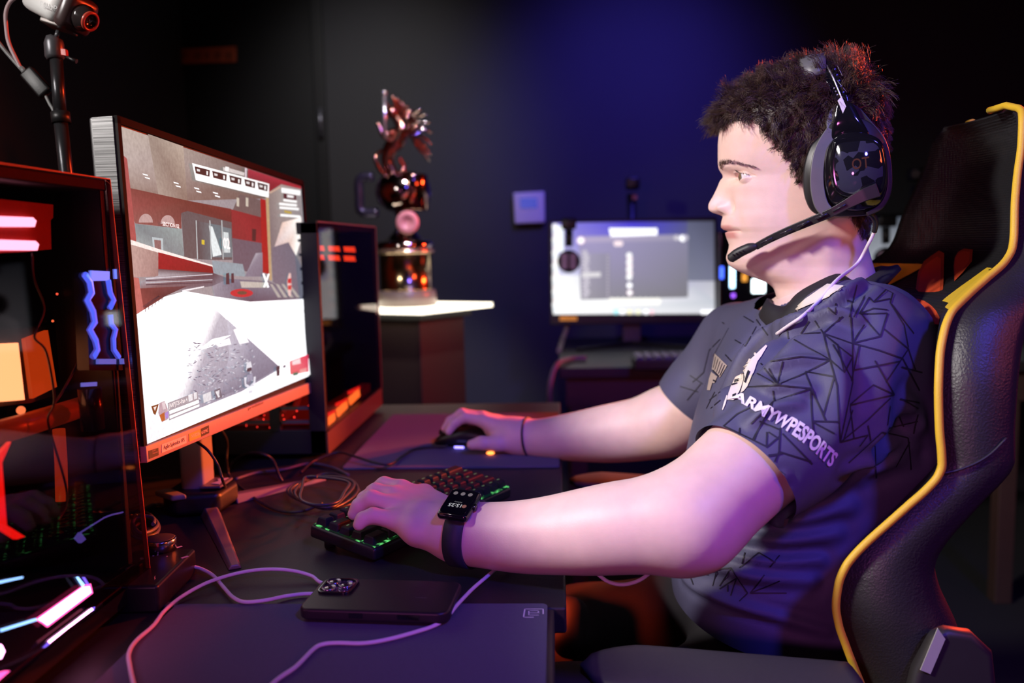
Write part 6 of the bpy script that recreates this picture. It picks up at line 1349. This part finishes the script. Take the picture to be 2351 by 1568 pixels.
L3 = [[(1380, 520), (1580, 590)], [(1380, 520), (1430, 710)], [(1380, 520), (1320, 425)], [(1380, 520), (1520, 395)], [(1380, 520), (1470, 600), (1590, 690)], [(1360, 515), (1210, 525)], [(1590, 590), (1580, 400)], [(1590, 590), (1675, 455)], [(1590, 590), (1790, 540)], [(1590, 590), (1590, 870), (1500, 1300)], [(1590, 590), (1780, 640), (1950, 700)],
      [(1790, 540), (1840, 375)], [(1790, 540), (1650, 380)], [(1840, 375), (1640, 380)], [(1640, 380), (1710, 260)], [(1640, 380), (1740, 340), (1840, 350)], [(1710, 260), (1740, 295), (1860, 270)], [(1740, 295), (1830, 205)], [(1830, 205), (1880, 230), (1860, 300)], [(1430, 710), (1170, 565)], [(1430, 710), (1220, 685), (1000, 720)], [(1430, 710), (1240, 810), (1050, 890)], [(1430, 710), (1480, 900), (1500, 1290)], [(1430, 710), (1530, 800), (1590, 690)], [(1530, 800), (1480, 600), (1390, 530)],
      [(1050, 890), (840, 905)], [(1050, 890), (930, 735)], [(1050, 890), (1090, 720)], [(1050, 890), (990, 770)], [(1050, 890), (1290, 915)], [(1050, 890), (890, 800)], [(1290, 915), (1380, 1100)], [(1290, 915), (1300, 1150)], [(1290, 915), (1020, 1010)], [(1250, 795), (1460, 830)], [(1460, 830), (1380, 1110), (1395, 1145)], [(1250, 800), (1310, 950), (1395, 1140)], [(1300, 1150), (1490, 1155)], [(1310, 1160), (1460, 1240)], [(1300, 1150), (1310, 1250)],
      [(1590, 785), (1930, 720)], [(1930, 720), (1830, 870)], [(1750, 715), (1890, 960)], [(1890, 960), (1740, 890), (1570, 1030)], [(1890, 960), (1570, 1035)], [(1570, 1040), (1600, 1280)], [(1860, 985), (1700, 1140), (1500, 1300)], [(1590, 1070), (1520, 1300)], [(1950, 700), (2070, 930)], [(1930, 990), (2070, 1020)], [(1960, 1000), (2060, 1060)], [(1860, 1040), (1840, 1180)], [(1920, 1100), (1960, 1190)], [(1500, 1300), (1700, 1250)], [(1700, 1180), (1720, 1290)],
      [(1020, 930), (1030, 1010)], [(1020, 1010), (870, 1290)], [(1020, 1010), (860, 1170)], [(940, 1150), (880, 1290), (975, 1335)], [(880, 1290), (670, 1190)], [(780, 1200), (760, 1390)], [(920, 1150), (1060, 1210)], [(975, 1230), (970, 1340), (1065, 1260)], [(985, 1230), (1065, 1280)], [(1070, 1200), (1060, 1370), (1290, 1440)], [(1060, 1370), (980, 1560)], [(1085, 1240), (1300, 1460)], [(760, 1420), (1080, 1385)], [(810, 1440), (1050, 1390)], [(570, 1240), (640, 1340)], [(660, 1190), (760, 1100), (860, 1050)],
      [(1820, 490), (1990, 630), (2040, 780)], [(1860, 300), (1960, 460), (1990, 620)], [(1870, 310), (2030, 520)], [(1990, 630), (1930, 720)], [(1940, 760), (2090, 800)], [(1640, 600), (1580, 860)], [(1450, 600), (1590, 860)], [(1120, 470), (1130, 560)], [(1280, 430), (1220, 520)], [(1400, 320), (1470, 380)], [(1470, 300), (1470, 370)], [(1550, 280), (1620, 300)], [(1620, 170), (1600, 260), (1570, 400)], [(1680, 250), (1600, 400)], [(1500, 400), (1490, 430)],
      [(700, 540), (820, 610)], [(580, 700), (700, 480)], [(740, 500), (640, 430)], [(900, 420), (980, 530)], [(820, 610), (900, 470)], [(610, 600), (720, 720)], [(560, 640), (520, 800)], [(520, 800), (440, 870)], [(420, 820), (540, 900)], [(640, 560), (560, 640)], [(780, 380), (880, 440)], [(560, 1000), (640, 940)], [(600, 940), (540, 1060)], [(570, 1060), (640, 1000)], [(350, 900), (480, 940)], [(400, 1000), (500, 880)],
      [(1560, 1450), (1800, 1230)], [(1800, 1230), (1990, 1270)], [(1850, 1200), (2060, 1150)], [(1990, 1270), (2010, 1500)], [(2000, 1300), (1900, 1480)], [(1750, 1330), (1760, 1560)], [(2060, 1100), (2030, 1240)], [(1640, 1330), (1700, 1250)]]
for Lp_ in L3: strip([Z3(*p) for p in Lp_], .0017, 1)
L4 = [[(1250, 60), (1340, 200)], [(1220, 210), (1340, 215)], [(1340, 200), (1400, 180), (1500, 170)], [(1500, 170), (1420, 300)], [(1500, 170), (1620, 350)], [(1420, 320), (1540, 240)], [(1540, 240), (1500, 370)], [(1640, 350), (1740, 220)], [(1640, 350), (1850, 260)], [(1480, 290), (1480, 340)], [(1620, 350), (1560, 410)], [(1380, 100), (1300, 130)], [(1500, 70), (1400, 180)], [(1640, 350), (1900, 350)], [(1180, 160), (1230, 290)], [(1560, 170), (1700, 60)], [(1600, 60), (1580, 140)], [(1700, 60), (1820, 130)], [(1850, 80), (1780, 160)], [(1400, 180), (1370, 300)]]
for Lp_ in L4: strip([Z4(*p) for p in Lp_], .0016, 1)
# double stitching along the sleeve hem
for o_ in (0, 18): strip([Z3(x + o_, y - o_) for x, y in ((575, 1215), (760, 1335), (960, 1455), (1090, 1555))], .0006, 1, .0005)
def print_poly(zp, mi, off=.0011, n=7):
    """fill a photo polygon with small triangles laid on the cloth"""
    from mathutils.geometry import tessellate_polygon
    for t in tessellate_polygon([[Vector((x, y, 0)) for x, y in zp]]):
        A_2, B_2, C_2 = [np.array(zp[i]) for i in t]; o = base + len(ev); idx = {}; ok = True; loc_ = []
        for i in range(n + 1):
            for j in range(n + 1 - i):
                p = A_2 + (B_2 - A_2) * i / n + (C_2 - A_2) * j / n; h = hitpx(p[0], p[1], T1)
                if h is None: ok = False; break
                nn_v = h[1] * np.sign(h[1] @ (CAM - h[0])); idx[(i, j)] = o + len(loc_); loc_.append(h[0] + nn_v * off)
            if not ok: break
        if not ok: continue
        ev.extend(loc_)
        for i in range(n):
            for j in range(n - i):
                ef.append((idx[(i, j)], idx[(i + 1, j)], idx[(i, j + 1)])); em.append(mi)
                if i + j < n - 1: ef.append((idx[(i + 1, j)], idx[(i + 1, j + 1)], idx[(i, j + 1)])); em.append(mi)
# sleeve lettering
bl = np.array([(700, 992), (770, 1012), (830, 1042), (900, 1085), (970, 1125), (1060, 1182), (1130, 1228), (1180, 1262), (1245, 1312), (1312, 1370), (1365, 1420), (1425, 1478)], float)
seg = np.concatenate([[0], np.cumsum(np.linalg.norm(np.diff(bl, axis=0), axis=1))]); seg /= seg[-1]
tv, tf = text2d('ARMYWPESPORTS', .035, .98); tv = tv - [tv[:, 0].min(), 0]; tw_ = tv[:, 0].max()
def tmap(p):
    t = (p[0] / tw_) ** .82; b_ = np.array([np.interp(t, seg, bl[:, c]) for c in (0, 1)]); hgt = (62 + 50 * min(1, t * 1.6)) / .7; q = b_ + np.array([.52, -.80]) * p[1] * hgt; return Z3(*q)
hits = [hitpx(*tmap(p), T1) for p in tv]
o = base + len(ev)
if all(h is not None for h in hits):
    ev.extend([h[0] + h[1] * np.sign(h[1] @ (CAM - h[0])) * .0016 for h in hits])
    for f in tf:
        P3 = np.array([hits[i][0] for i in f])
        if np.max(np.linalg.norm(P3 - P3.mean(0), axis=1)) < .03: ef.append(tuple(o + i for i in f)); em.append(2)
# chest badge and patch
for zp in ([(968, 605), (978, 615), (935, 685), (908, 722), (885, 790), (862, 850), (838, 905), (812, 938), (790, 950), (805, 890), (820, 840), (815, 800), (800, 790), (822, 770), (802, 762), (832, 735), (850, 722), (870, 700)],
           [(788, 812), (812, 806), (812, 850), (795, 905), (780, 940), (768, 958), (760, 985), (736, 1000), (690, 1000), (700, 950), (722, 890), (748, 832)], [(686, 968), (694, 972), (680, 1030), (662, 1074), (656, 1070), (668, 1020)], [(880, 664), (896, 660), (910, 688), (898, 700)], [(845, 700), (862, 708), (852, 732), (836, 722)]):
    print_poly([Z3(*p) for p in zp], 3, .0012, 5)
for zp in ([(742, 850), (775, 842), (772, 866), (740, 876)], [(730, 965), (758, 955), (752, 985), (728, 992)], [(842, 790), (858, 800), (832, 880), (818, 872)], [(722, 892), (765, 880), (764, 888), (720, 902)]): print_poly([Z3(*p) for p in zp], 1, .0018, 4)
for zp in ([(604, 665), (692, 752), (640, 838), (582, 780)], [(578, 796), (622, 832), (600, 880), (586, 876), (570, 930), (548, 928), (562, 850)]): print_poly([Z3(*p) for p in zp], 4, .0012, 5)
for a_0, b_0 in (((612, 690), (594, 770)), ((628, 706), (606, 784)), ((644, 722), (618, 800)), ((660, 738), (632, 812)), ((676, 750), (642, 824)), ((590, 786), (636, 832)), ((576, 850), (610, 866))): strip([Z3(*a_0), Z3(*b_0)], .002, 1, .0016, 4)
# cream insert beside the collar
print_poly([(1957, 614), (1972, 635), (1938, 658), (1905, 682), (1865, 700), (1830, 714), (1822, 713), (1850, 688), (1900, 654)], 3, .0016, 8)
allv = np.vstack([co2] + ([np.array(ev)] if ev else [])); allf = [tuple(p.vertices) for p in me.polygons] + ef
m2 = bpy.data.meshes.new('jersey'); m2.from_pydata(allv.tolist(), [], allf); m2.polygons.foreach_set('material_index', JM + em); m2.polygons.foreach_set('use_smooth', [True] * len(allf)); m2.update()
M_j = mat('jersey_cloth', (.085, .085, .15), .55, noise=.1, nscale=900, bump=.15, bscale=1400, spec=.35)
jersey = link_mesh('jersey', m2, [M_j, mat('jersey_line', (.012, .011, .022), .6, noise=.05), mat('jersey_white', (.82, .78, .8), .6, noise=.03), mat('jersey_cream', (.80, .72, .62), .6, noise=.05), mat('jersey_patch', (.42, .34, .30), .6, noise=.1)], person)
# collar: black ribbed band lying on the neckline
n = 96; hs_3 = np.zeros(n); hl_ = np.zeros(n); dirs = []
for i in range(n):
    t = 2 * PI * i / n; d_ = cmaj * math.cos(t) + cmin * math.sin(t); dirs.append(d_); hh_ = []
    for sc in (1.20, 1.25, 1.30, 1.34):
        h = T1.ray_cast(Vector(CC0 + d_ * sc + cn_ * .05), Vector(-cn_), .12); hh_.append((np.array(h[0]) - CC0) @ cn_ if h[0] is not None else -.02)
    hs_3[i] = max(hh_); hl_[i] = hh_[3]
sm = lambda a, k: [a := (np.roll(a, 1) + 2 * a + np.roll(a, -1)) / 4 for _ in range(k)][-1]
hs_3 = np.maximum(sm(hs_3, 10), sm(np.maximum(hs_3, np.maximum(np.roll(hs_3, 2), np.roll(hs_3, -2))), 2)); hl_ = sm(hl_, 3)
vs = []
for sc, base_, o_ in ((1.02, 'h', .007), (1.07, 'h', .011), (1.19, 'h', .0055), (1.33, 'l', .0028), (1.345, 'l', -.003), (1.0, 'h', -.012)):
    for i in range(n): vs.append(CC0 + dirs[i] * sc + cn_ * ((hs_3 if base_ == 'h' else hl_)[i] + o_))
fs = [(r_ * n + i, r_ * n + (i + 1) % n, ((r_ + 1) % 6) * n + (i + 1) % n, ((r_ + 1) % 6) * n + i) for r_ in range(6) for i in range(n)]
MB().add(vs, fs, True).build('collar', mat('collar_black', (.014, .013, .016), .65, noise=.1, nscale=300), person)
# trousers
tr_ = [ell((.33, CY, .58), (.16, .19, .10)), cone((.34, CY - .11, .53), (-.01, CY - .14, .495), .092, .078), cone((-.01, CY - .14, .495), (-.04, CY - .15, .10), .072, .060), cone((.33, CY + .10, .55), (.03, CY + .11, .498), .090, .078), cone((.03, CY + .11, .498), (-.02, CY + .14, .10), .074, .060), cone(U(1270, 1390, 1.25), U(1318, 1404, 1.225), .022, .018), cone(U(1318, 1404, 1.225), U(1308, 1470, 1.21), .018, .026), cone((.22, CY + .0, .615), (.17, CY + .14, .605), .02, .012), cone((.26, CY - .03, .64), (.18, CY + .05, .58), .025, .012)]
tv_, tf_ = grow([(tr_[:5], .05, .03), (tr_[5:], .01, .03)], .006)
tm_ = mesh_np('trousers', relax(tv_, tf_, 3), tf_); fix_normals(tm_)
link_mesh('trousers', tm_, mat('trouser_cloth', (.022, .020, .024), .75, noise=.15, nscale=500, bump=.2, bscale=900), person)
for sy in (-.15, .14):
    sh = [cone((.0, CY + sy, .045), (-.17, CY + sy, .035), .045, .035), ell((-.01, CY + sy, .07), (.055, .042, .05))]
    sv, sf_ = grow([(sh, .03, .03)], .006); m3 = mesh_np('shoe', sv - V(0, 0, sv[:, 2].min() - .0), sf_); fix_normals(m3); link_mesh('shoe', m3, M_blk, person)
# ================================================================== headset on the head
hs = thing('headset', 'black over-ear headset with a boom microphone, worn by the seated person', 'headset', head_pt(1930, 130, 500))
def hp_(pts, s): return [head_pt(x, s, y) for x, y in pts]
M_hk = mat('headset_black', (.012, .012, .013), .38, noise=.1, nscale=80); M_hg = mat('headset_grey', (.12, .12, .12), .42, noise=.08, nscale=120); M_hgl = mat('headset_gloss', (.006, .006, .008), .08, coat=.6, noise=.05)
M_cush = mat('cushion_cloth', (.03, .028, .028), .7, noise=.15, nscale=400, bump=.2, bscale=900)
def rot_outline(P, k):
    c = np.mean(P, 0); return [tuple(c + (np.array(p) - c) * k) for p in P]
def plate_from(outline, levels, name, m, parent, sgn=1):
    """lofted lid: levels = [(lateral px, scale)]"""
    P = spline(list(outline) + [outline[0]], 5)[:-1]; n = len(P); c = P.mean(0); vs = []
    for s_, k in levels:
        Q = c + (P - c) * k; vs.extend(head_pt(Q[:, 0], np.full(n, s_ * sgn), Q[:, 1]))
    m_ = len(levels); fs = [(r_ * n + i, r_ * n + (i + 1) % n, (r_ + 1) * n + (i + 1) % n, (r_ + 1) * n + i) for r_ in range(m_ - 1) for i in range(n)] + [tuple(range(n))[::-1], tuple(range((m_ - 1) * n, m_ * n))]
    mb = MB(); mb.add(vs, fs, True); return mb.build(name, m, parent)
cupO = [(1893, 305), (1870, 332), (1852, 352), (1840, 385), (1836, 425), (1841, 462), (1856, 490), (1885, 500), (1935, 501), (1980, 497), (2006, 482), (2018, 455), (2020, 420), (2015, 370), (2006, 335), (1985, 306), (1955, 290), (1920, 288)]
cupI = [(1900, 340), (1888, 360), (1882, 400), (1884, 440), (1898, 472), (1930, 486), (1970, 484), (1998, 470), (2010, 440), (2012, 400), (2004, 355), (1988, 335), (1950, 325), (1920, 328)]
tagO = [(1900, 352), (1906, 343), (1940, 338), (1975, 338), (1996, 350), (2004, 375), (2008, 410), (2004, 440), (1992, 456), (1965, 462), (1930, 460), (1908, 450), (1898, 430), (1894, 390)]
for sgn in (1, -1):
    cu_o = plate_from(rot_outline(cupO, .98), [(98, .88), (104, .97), (122, 1.0), (138, .98), (142, .93)], 'ear_cushion', M_cush, hs, sgn)
    plate_from(cupO, [(138, .92), (141, 1.0), (152, 1.0), (158, .97)], 'cup_housing', M_hk, hs, sgn)
    plate_from(cupI, [(150, 1.06), (168, 1.02), (174, .98)], 'ear_cup', M_hgl, hs, sgn)
    tg = plate_from(tagO, [(172, 1.06), (177, 1.05), (180, 1.0), (181, .94)], 'cup_tag', M_hgl, hs, sgn)
tag_face = bpy.data.materials.new('tag_print'); tag_face.use_nodes = True; nt = tag_face.node_tree; b = nt.nodes['Principled BSDF']; b.inputs['Roughness'].default_value = .06; b.inputs['Coat Weight'].default_value = .6
tc = nt.nodes.new('ShaderNodeTexCoord'); vo = nt.nodes.new('ShaderNodeTexVoronoi'); vo.inputs['Scale'].default_value = 95; cr = nt.nodes.new('ShaderNodeValToRGB'); cr.color_ramp.interpolation = 'CONSTANT'
cr.color_ramp.elements[0].color = (.008, .008, .012, 1); cr.color_ramp.elements[1].position = .55; cr.color_ramp.elements[1].color = (.035, .035, .06, 1); nt.links.new(tc.outputs['Object'], vo.inputs['Vector']); nt.links.new(vo.outputs['Color'], cr.inputs[0]); nt.links.new(cr.outputs[0], b.inputs['Base Color'])
near_tag = [o for o in bpy.data.objects if o.name.startswith('cup_tag') and o.parent == hs][0]
plate_from(tagO, [(180.5, .90), (181.4, .89)], 'printed_face', tag_face, near_tag)
mb = MB(); to = head_pt(1938, 181.8, 404); tu = nrm(head_pt(1975, 181.8, 398) - to); tvv = nrm(head_pt(1936, 181.8, 380) - to)
text_on(mb, 'OT', to, tu, tvv, 22 * s0, .01, 34 * s0); mb.build('tag_lettering', mat('letter_gold', (.09, .045, .015), .4, .5, noise=.05), near_tag)
# yoke: S-curved grey fork from the slider down around the cup
def ribbon(path, s_in, s_out, w_, name, m, par, sgn=1, bev=.0012):
    P = spline(path, 8); n = len(P); T = np.gradient(P, axis=0); T /= np.linalg.norm(T, axis=1, keepdims=True); Nn = np.stack([-T[:, 1], T[:, 0]], 1); w_ = np.interp(np.linspace(0, 1, n), np.linspace(0, 1, len(w_)), w_)[:, None]
    si = np.interp(np.linspace(0, 1, n), np.linspace(0, 1, len(s_in)), s_in); so_ = np.interp(np.linspace(0, 1, n), np.linspace(0, 1, len(s_out)), s_out)
    A = P - Nn * w_ / 2; B = P + Nn * w_ / 2; vs = []
    for i in range(n): vs += [head_pt(A[i, 0], si[i] * sgn, A[i, 1]), head_pt(B[i, 0], si[i] * sgn, B[i, 1]), head_pt(B[i, 0], so_[i] * sgn, B[i, 1]), head_pt(A[i, 0], so_[i] * sgn, A[i, 1])]
    fs = [(i * 4 + a, i * 4 + (a + 1) % 4, i * 4 + 4 + (a + 1) % 4, i * 4 + 4 + a) for i in range(n - 1) for a in range(4)] + [(0, 3, 2, 1), (n * 4 - 4, n * 4 - 3, n * 4 - 2, n * 4 - 1)]
    return MB().add(vs, fs, False).build(name, m, par, bevel=bev)
for sgn in (1, -1):
    ribbon([(1920, 262), (1908, 280), (1903, 300), (1900, 318), (1885, 340), (1873, 365), (1866, 400), (1866, 440), (1874, 475), (1890, 495)], [128, 140, 148, 150], [140, 158, 168, 170], [22, 30, 34, 30, 28, 28, 28, 30, 30, 26], 'yoke', M_hg, hs, sgn)
    ribbon([(1925, 262), (1950, 285), (1975, 310), (2000, 335), (2014, 370), (2019, 410), (2016, 450), (2000, 480), (1970, 497)], [128, 140, 148, 150], [140, 156, 164, 166], [24, 34, 26, 16, 12, 11, 12, 12, 10], 'yoke', M_hk, hs, sgn)
    plate_from([(1908, 262), (1922, 256), (1940, 262), (1962, 300), (1975, 330), (1940, 332), (1900, 340), (1896, 320), (1902, 290)], [(140, 1.), (158, 1.), (160, .95)], 'yoke_bridge', M_hgl, hs, sgn)
    ribbon([(1884, 166), (1900, 205), (1916, 245), (1926, 276)], [96, 120, 132, 138], [112, 134, 144, 150], [30, 30, 30, 26], 'slider', M_hgl, hs, sgn)
sl = [o for o in bpy.data.objects if o.name.startswith('slider') and o.parent == hs][0]
def linev(path, s, r, name, m, par): MB().tube([head_pt(x, q, y) for (x, y), q in zip(path, s)], r, 8).build(name, m, par)
M_wl = mat('slider_edge', (.75, .75, .75), .3, .6, noise=.03)
linev([(1889, 172), (1903, 206), (1918, 246), (1929, 274)], [115, 136, 147, 152], .0009, 'slider_rail', M_wl, sl)
linev([(1912, 172), (1922, 198)], [114, 130], .0005, 'slider_rail', M_wl, sl); linev([(1908, 206), (1930, 236)], [134, 146], .0004, 'slider_rail', mat('slider_edge_dim', (.3, .3, .4), .3, .6, noise=.03), sl)
for k in range(5): MB().sphere(head_pt(1897 + k * 3.1, 131 + k * 4, 211 + k * 7.6), .0010, 10, 8).build('slider_mark', M_wl, sl)
for k in range(5): MB().sphere(head_pt(1906 + k * 4.2, 132 + k * 4, 184 + k * 13), .0011, 10, 8).build('slider_hole', mat('slider_hole', (.05, .05, .5), .3, noise=.03), sl)
MB().prism(hp_([(1909, 256), (1917, 247), (1927, 268), (1920, 283)], 158), ES * .0015).build('yoke_clip', mat('clip_white', (.75, .74, .72), .4, noise=.03), sl)
mb = MB(); lo_p = head_pt(1929, 154, 266); text_on(mb, 'TR', head_pt(1934, 155, 267), nrm(head_pt(1938, 155, 258) - head_pt(1934, 155, 267)) * -1, nrm(head_pt(1926, 155, 262) - head_pt(1934, 155, 267)) * -1, 7 * s0, .01); mb.build('slider_lettering', mat('letter_lilac', (.5, .4, .8), .5, noise=.03), sl)
# headband over the crown
def band(name, rx, top_y, w_, th, m, px_low, px_top, y_low):
    vs = []; n = 40; k4 = 8
    for i in range(n):
        t = PI * (i / (n - 1)); s_ = rx * math.cos(t); y = y_low - (y_low - top_y) * math.sin(t) ** .75; px = px_low + (px_top - px_low) * math.sin(t); ww = w_ * (.75 + .25 * math.sin(t))
        for k in range(k4):
            a = 2 * PI * k / k4; c, d = math.cos(a), math.sin(a); c = math.copysign(abs(c) ** .5, c); d = math.copysign(abs(d) ** .6, d)
            q = head_pt(px + ww * c, s_, y + ww * c * -.22); vs.append(q + (UPW * math.sin(t) + ES * math.cos(t)) * th * d)
    fs = [(i * k4 + k, i * k4 + (k + 1) % k4, (i + 1) * k4 + (k + 1) % k4, (i + 1) * k4 + k) for i in range(n - 1) for k in range(k4)] + [tuple(range(k4)), tuple(range((n - 1) * k4, n * k4))]
    return MB().add(vs, fs, True).build(name, m, hs)
band('headband', 116, 142, 16, .004, M_hgl, 1893, 1872, 200)
band('band_pad', 112, 146, 33, .008, M_hg, 1866, 1858, 196)
# boom microphone
bp_ = [(1992, 446), (1962, 457), (1930, 474), (1895, 493), (1850, 512), (1800, 533), (1760, 552), (1735, 566)]
sb = [188, 188, 184, 176, 160, 140, 122, 112]
mic = ribbon(bp_, [s - 7 for s in sb], sb, [30, 27, 22, 19, 18, 17, 16, 15], 'boom_arm', M_hk, hs, 1, .0010)
for a_0, b_0, sq_ in (((1925, 474), (1898, 489), 181), ((1887, 494), (1862, 504), 173), ((1850, 509), (1824, 521), 162), ((1812, 526), (1788, 537), 150), ((1772, 544), (1746, 557), 133)):
    MB().tube([head_pt(a_0[0], sq_ + 3.6, a_0[1] + 2), head_pt(b_0[0], sq_ - 3.4, b_0[1] + 2)], .0021, 10, flat=.6).build('boom_groove', mat('groove_dark', (.02, .02, .03), .25, noise=.05), mic)
tip = [(1739, 564), (1722, 568), (1700, 578), (1685, 588), (1677, 594)]
mp_ = MB(); mp_.tube(spline([head_pt(x, q, y) for (x, y), q in zip(tip, (110, 106, 99, 93, 90))], 6), np.interp(np.linspace(0, 1, 25), [0, .1, .25, .6, .9, 1], np.array([5.5, 8.5, 11, 12, 10.5, 6]) * s0), 16, flat=None)
mt = mp_.build('microphone', mat('mic_black', (.02, .02, .02), .5, noise=.1, nscale=300), hs)
for k in range(4): MB().sphere(head_pt(1686 + k * 7.2, 110 + k * 2.2, 583 - k * 2.8), .0011, 10, 8).build('sound_hole', mat('hole_black', (.003, .003, .003), .8, noise=.05), mt)
# cable leaving the cup
mb = MB(); mb.tube(spline([head_pt(1972, 160, 490), head_pt(1985, 150, 500), head_pt(1992, 142, 515), head_pt(1990, 135, 534)], 6), np.linspace(.0040, .0030, 19), 10); mb.build('strain_relief', M_hk, hs)
cpts = [head_pt(1990, 135, 533), head_pt(1980, 128, 556), head_pt(1955, 118, 602)]
for x, y in ((1922, 650), (1880, 697), (1845, 725), (1812, 748), (1790, 768)):
    h = hitpx(x, y, T1); cpts.append(h[0] + h[1] * np.sign(h[1] @ (CAM - h[0])) * .0032 if h is not None else U(x, y, 1.05))
MB().tube(spline(cpts, 7), .0021, 8).build('cord', M_cw, hs)

# ================================================================== watch on the near wrist, dark band on the far wrist
wc_ = k_(1072, 1226, .9695); wax = nrm(k_(1105, 1229, .962) - k_(1045, 1220, .975))
sw = thing('wrist_watch', 'square black watch with a dark band and lit time, on the near wrist', 'watch', wc_)
fcn = nrm(V(-.06, -.40, .86)); fcn = nrm(fcn - wax * (fcn @ wax)); sdv = np.cross(wax, fcn)
BT = BVHTree.FromPolygons([Vector(q) for q in bv], [tuple(int(i) for i in f) for f in bf])
vs = []; n = 56; rr_ = []
for i in range(n):
    t = 2 * PI * i / n; d = fcn * math.cos(t) + sdv * math.sin(t); rows_ = []
    for w_ in (-.0115, .0115):
        h = BT.ray_cast(Vector(wc_ + wax * w_ + d * .09), Vector(-d)); r0 = np.linalg.norm(np.array(h[0]) - (wc_ + wax * w_)) if h[0] is not None else .03; rows_.append(min(r0, .045))
    rr_.append(max(rows_) + .0012)
rr_ = np.array(rr_); rr_ = (np.roll(rr_, 1) + rr_ * 2 + np.roll(rr_, -1)) / 4
for i in range(n):
    t = 2 * PI * i / n; d = fcn * math.cos(t) + sdv * math.sin(t)
    for w_, o_ in ((-.0115, 0), (-.0115, .0022), (.0115, .0022), (.0115, 0)): vs.append(wc_ + wax * w_ + d * (rr_[i] + o_ - .0006))
fs = [(i * 4 + a, ((i + 1) % n) * 4 + a, ((i + 1) % n) * 4 + (a + 1) % 4, i * 4 + (a + 1) % 4) for i in range(n) for a in range(4)]
MB().add(vs, fs, True).build('band', mat('band_navy', (.022, .026, .045), .6, noise=.08), sw)
wf = wc_ + fcn * (rr_[0] + .004)
mb = MB(); mb.box(wf, (.037, .044, .0105), (wax, sdv, fcn), .0045); mb.build('watch_case', M_hgl, sw)
wo = wf + fcn * .0054
mb = MB(); mb.prism([wo + wax * x + sdv * y for x, y in roundrect(-.0155, -.019, .0155, .019, .005)], fcn * .0004); face = mb.build('watch_face', mat('face_black', (.004, .004, .006), .05, coat=.5, noise=.05), sw)
wt = wo + fcn * .0006
ru = -wax if (-wax) @ CR > 0 else wax     # text reads from the wearer's side: upside down to the camera
xx = nrm(wax) ; xdir = xx if proj(wo + xx * .01)[0] < proj(wo)[0] else -xx     # runs to the left in view
ydir = np.cross(fcn, xdir)
mb = MB(); text_on(mb, '15:25', wt - xdir * .0065 + ydir * .004 , xdir, ydir, .0052, .004, .0155); mb.build('time_digits', emis('watch_white', (.75, .75, .8), .7), face)
mb = MB(); text_on(mb, 'Activity', wt - xdir * .005 + ydir * .0005, xdir, ydir, .0016, .0, .0095); mb.build('face_lettering', emis('watch_grey', (.6, .6, .65), .35), face)
for k in range(3):
    c = wt - ydir * .0125 + xdir * (-.009 + k * .009); MB().lathe(c - fcn * .0002, [(.0024, 0), (.0027, .0002), (.0020, .0002)], 20, fcn).build('face_dial', emis('watch_dial', (.6, .5, .55), .25), face)
MB().lathe(wt + ydir * .0065 - xdir * .010 - fcn * .0002, [(.0022, 0), (.0026, .0002), (.0018, .0002)], 20, fcn).build('face_dial', emis('watch_ring', (.8, .3, .25), .25), face)
mb = MB(); mb.lathe(wf + sdv * .0 + wax * .018, [(.004, 0), (.004, .002), (.0034, .0026)], 20, wax); mb.build('crown', M_hgl, sw)
fw_ = k_(1215, 1006, 1.5115); fax = nrm(k_(1225, 1006, 1.508) - k_(1180, 1000, 1.520)); fax = nrm(fax + V(.0, 0, .18)); u0 = nrm(np.cross(fax, V(0, 0, 1))); v0 = np.cross(fax, u0); pts = []
for i in range(49):
    t = 2 * PI * i / 48; d = u0 * math.cos(t) + v0 * math.sin(t); h = BT.ray_cast(Vector(fw_ + d * .08), Vector(-d)); pts.append(np.array(h[0]) + d * .0008 if h[0] is not None else fw_ + d * .03)
o = MB().tube(pts, .0019, 8, cap=False).build('hair_tie', mat('tie_dark', (.03, .022, .03), .7, noise=.1)); tag(o, 'thin dark hair tie around the far wrist', 'hair tie')
# ================================================================== stage lights of the room, with added fill spots
spot('white_spot_light', (-1.3, .25, 2.0), (.30, 1.12, 1.17), 190, (1, .93, .90), 48, .7, .10)
spot('blue_spot_light', (1.0, -.7, 2.5), (.48, 1.0, 1.0), 170, (.10, .08, 1), 46, .7, .12)
spot('magenta_fill', (-.45, -.8, 1.2), (.25, 1.0, .88), 22, (1, .20, .70), 50, .8, .10)  # added behind the camera, stands in for the near tower's pink strips
spot('red_stage_light', (2.0, 2.7, 1.75), (-.05, 1.2, .95), 420, (1, .06, .015), 75, .8, .08)
spot('red_stage_light', (2.4, -.3, 1.9), (.8, 1.0, .9), 45, (1, .12, .04), 60, .8, .2)
spot('blue_wall_light', (.55, 2.5, 2.6), (.30, WY, 1.50), 130, (.10, .07, 1), 60, 1, .2)
spot('grey_wall_light', (-.6, 2.2, 2.6), (-.75, WY, 1.5), 60, (1, .95, .95), 50, 1, .2)
spot('trophy_fill', (-.1, 1.5, 2.5), (-.4, 2.6, 1.2), 110, (1, .9, .9), 30, .6, .06)  # added to brighten the trophy and give it highlights
spot('underdesk_light', (-.10, 1.12, .645), (.02, 1.225, .56), 5, (1, .07, .02), 52, .5, .015)
spot('orange_stage_light', (1.25, 2.25, 1.12), (-.40, 1.12, .82), 330, (1, .17, .03), 28, .8, .05)
spot('white_spot_light', (-1.45, -.3, 1.9), (-.60, 1.05, 1.42), 60, (1, .95, .92), 30, .7, .08)  # this second one is an added fill for camera, pole and monitor edge
spot('blue_spot_light', (.2, 1.5, 2.3), (-.42, 2.6, 1.25), 45, (.2, .15, 1), 24, .6, .05)  # this second one is added for blue glints on the trophy
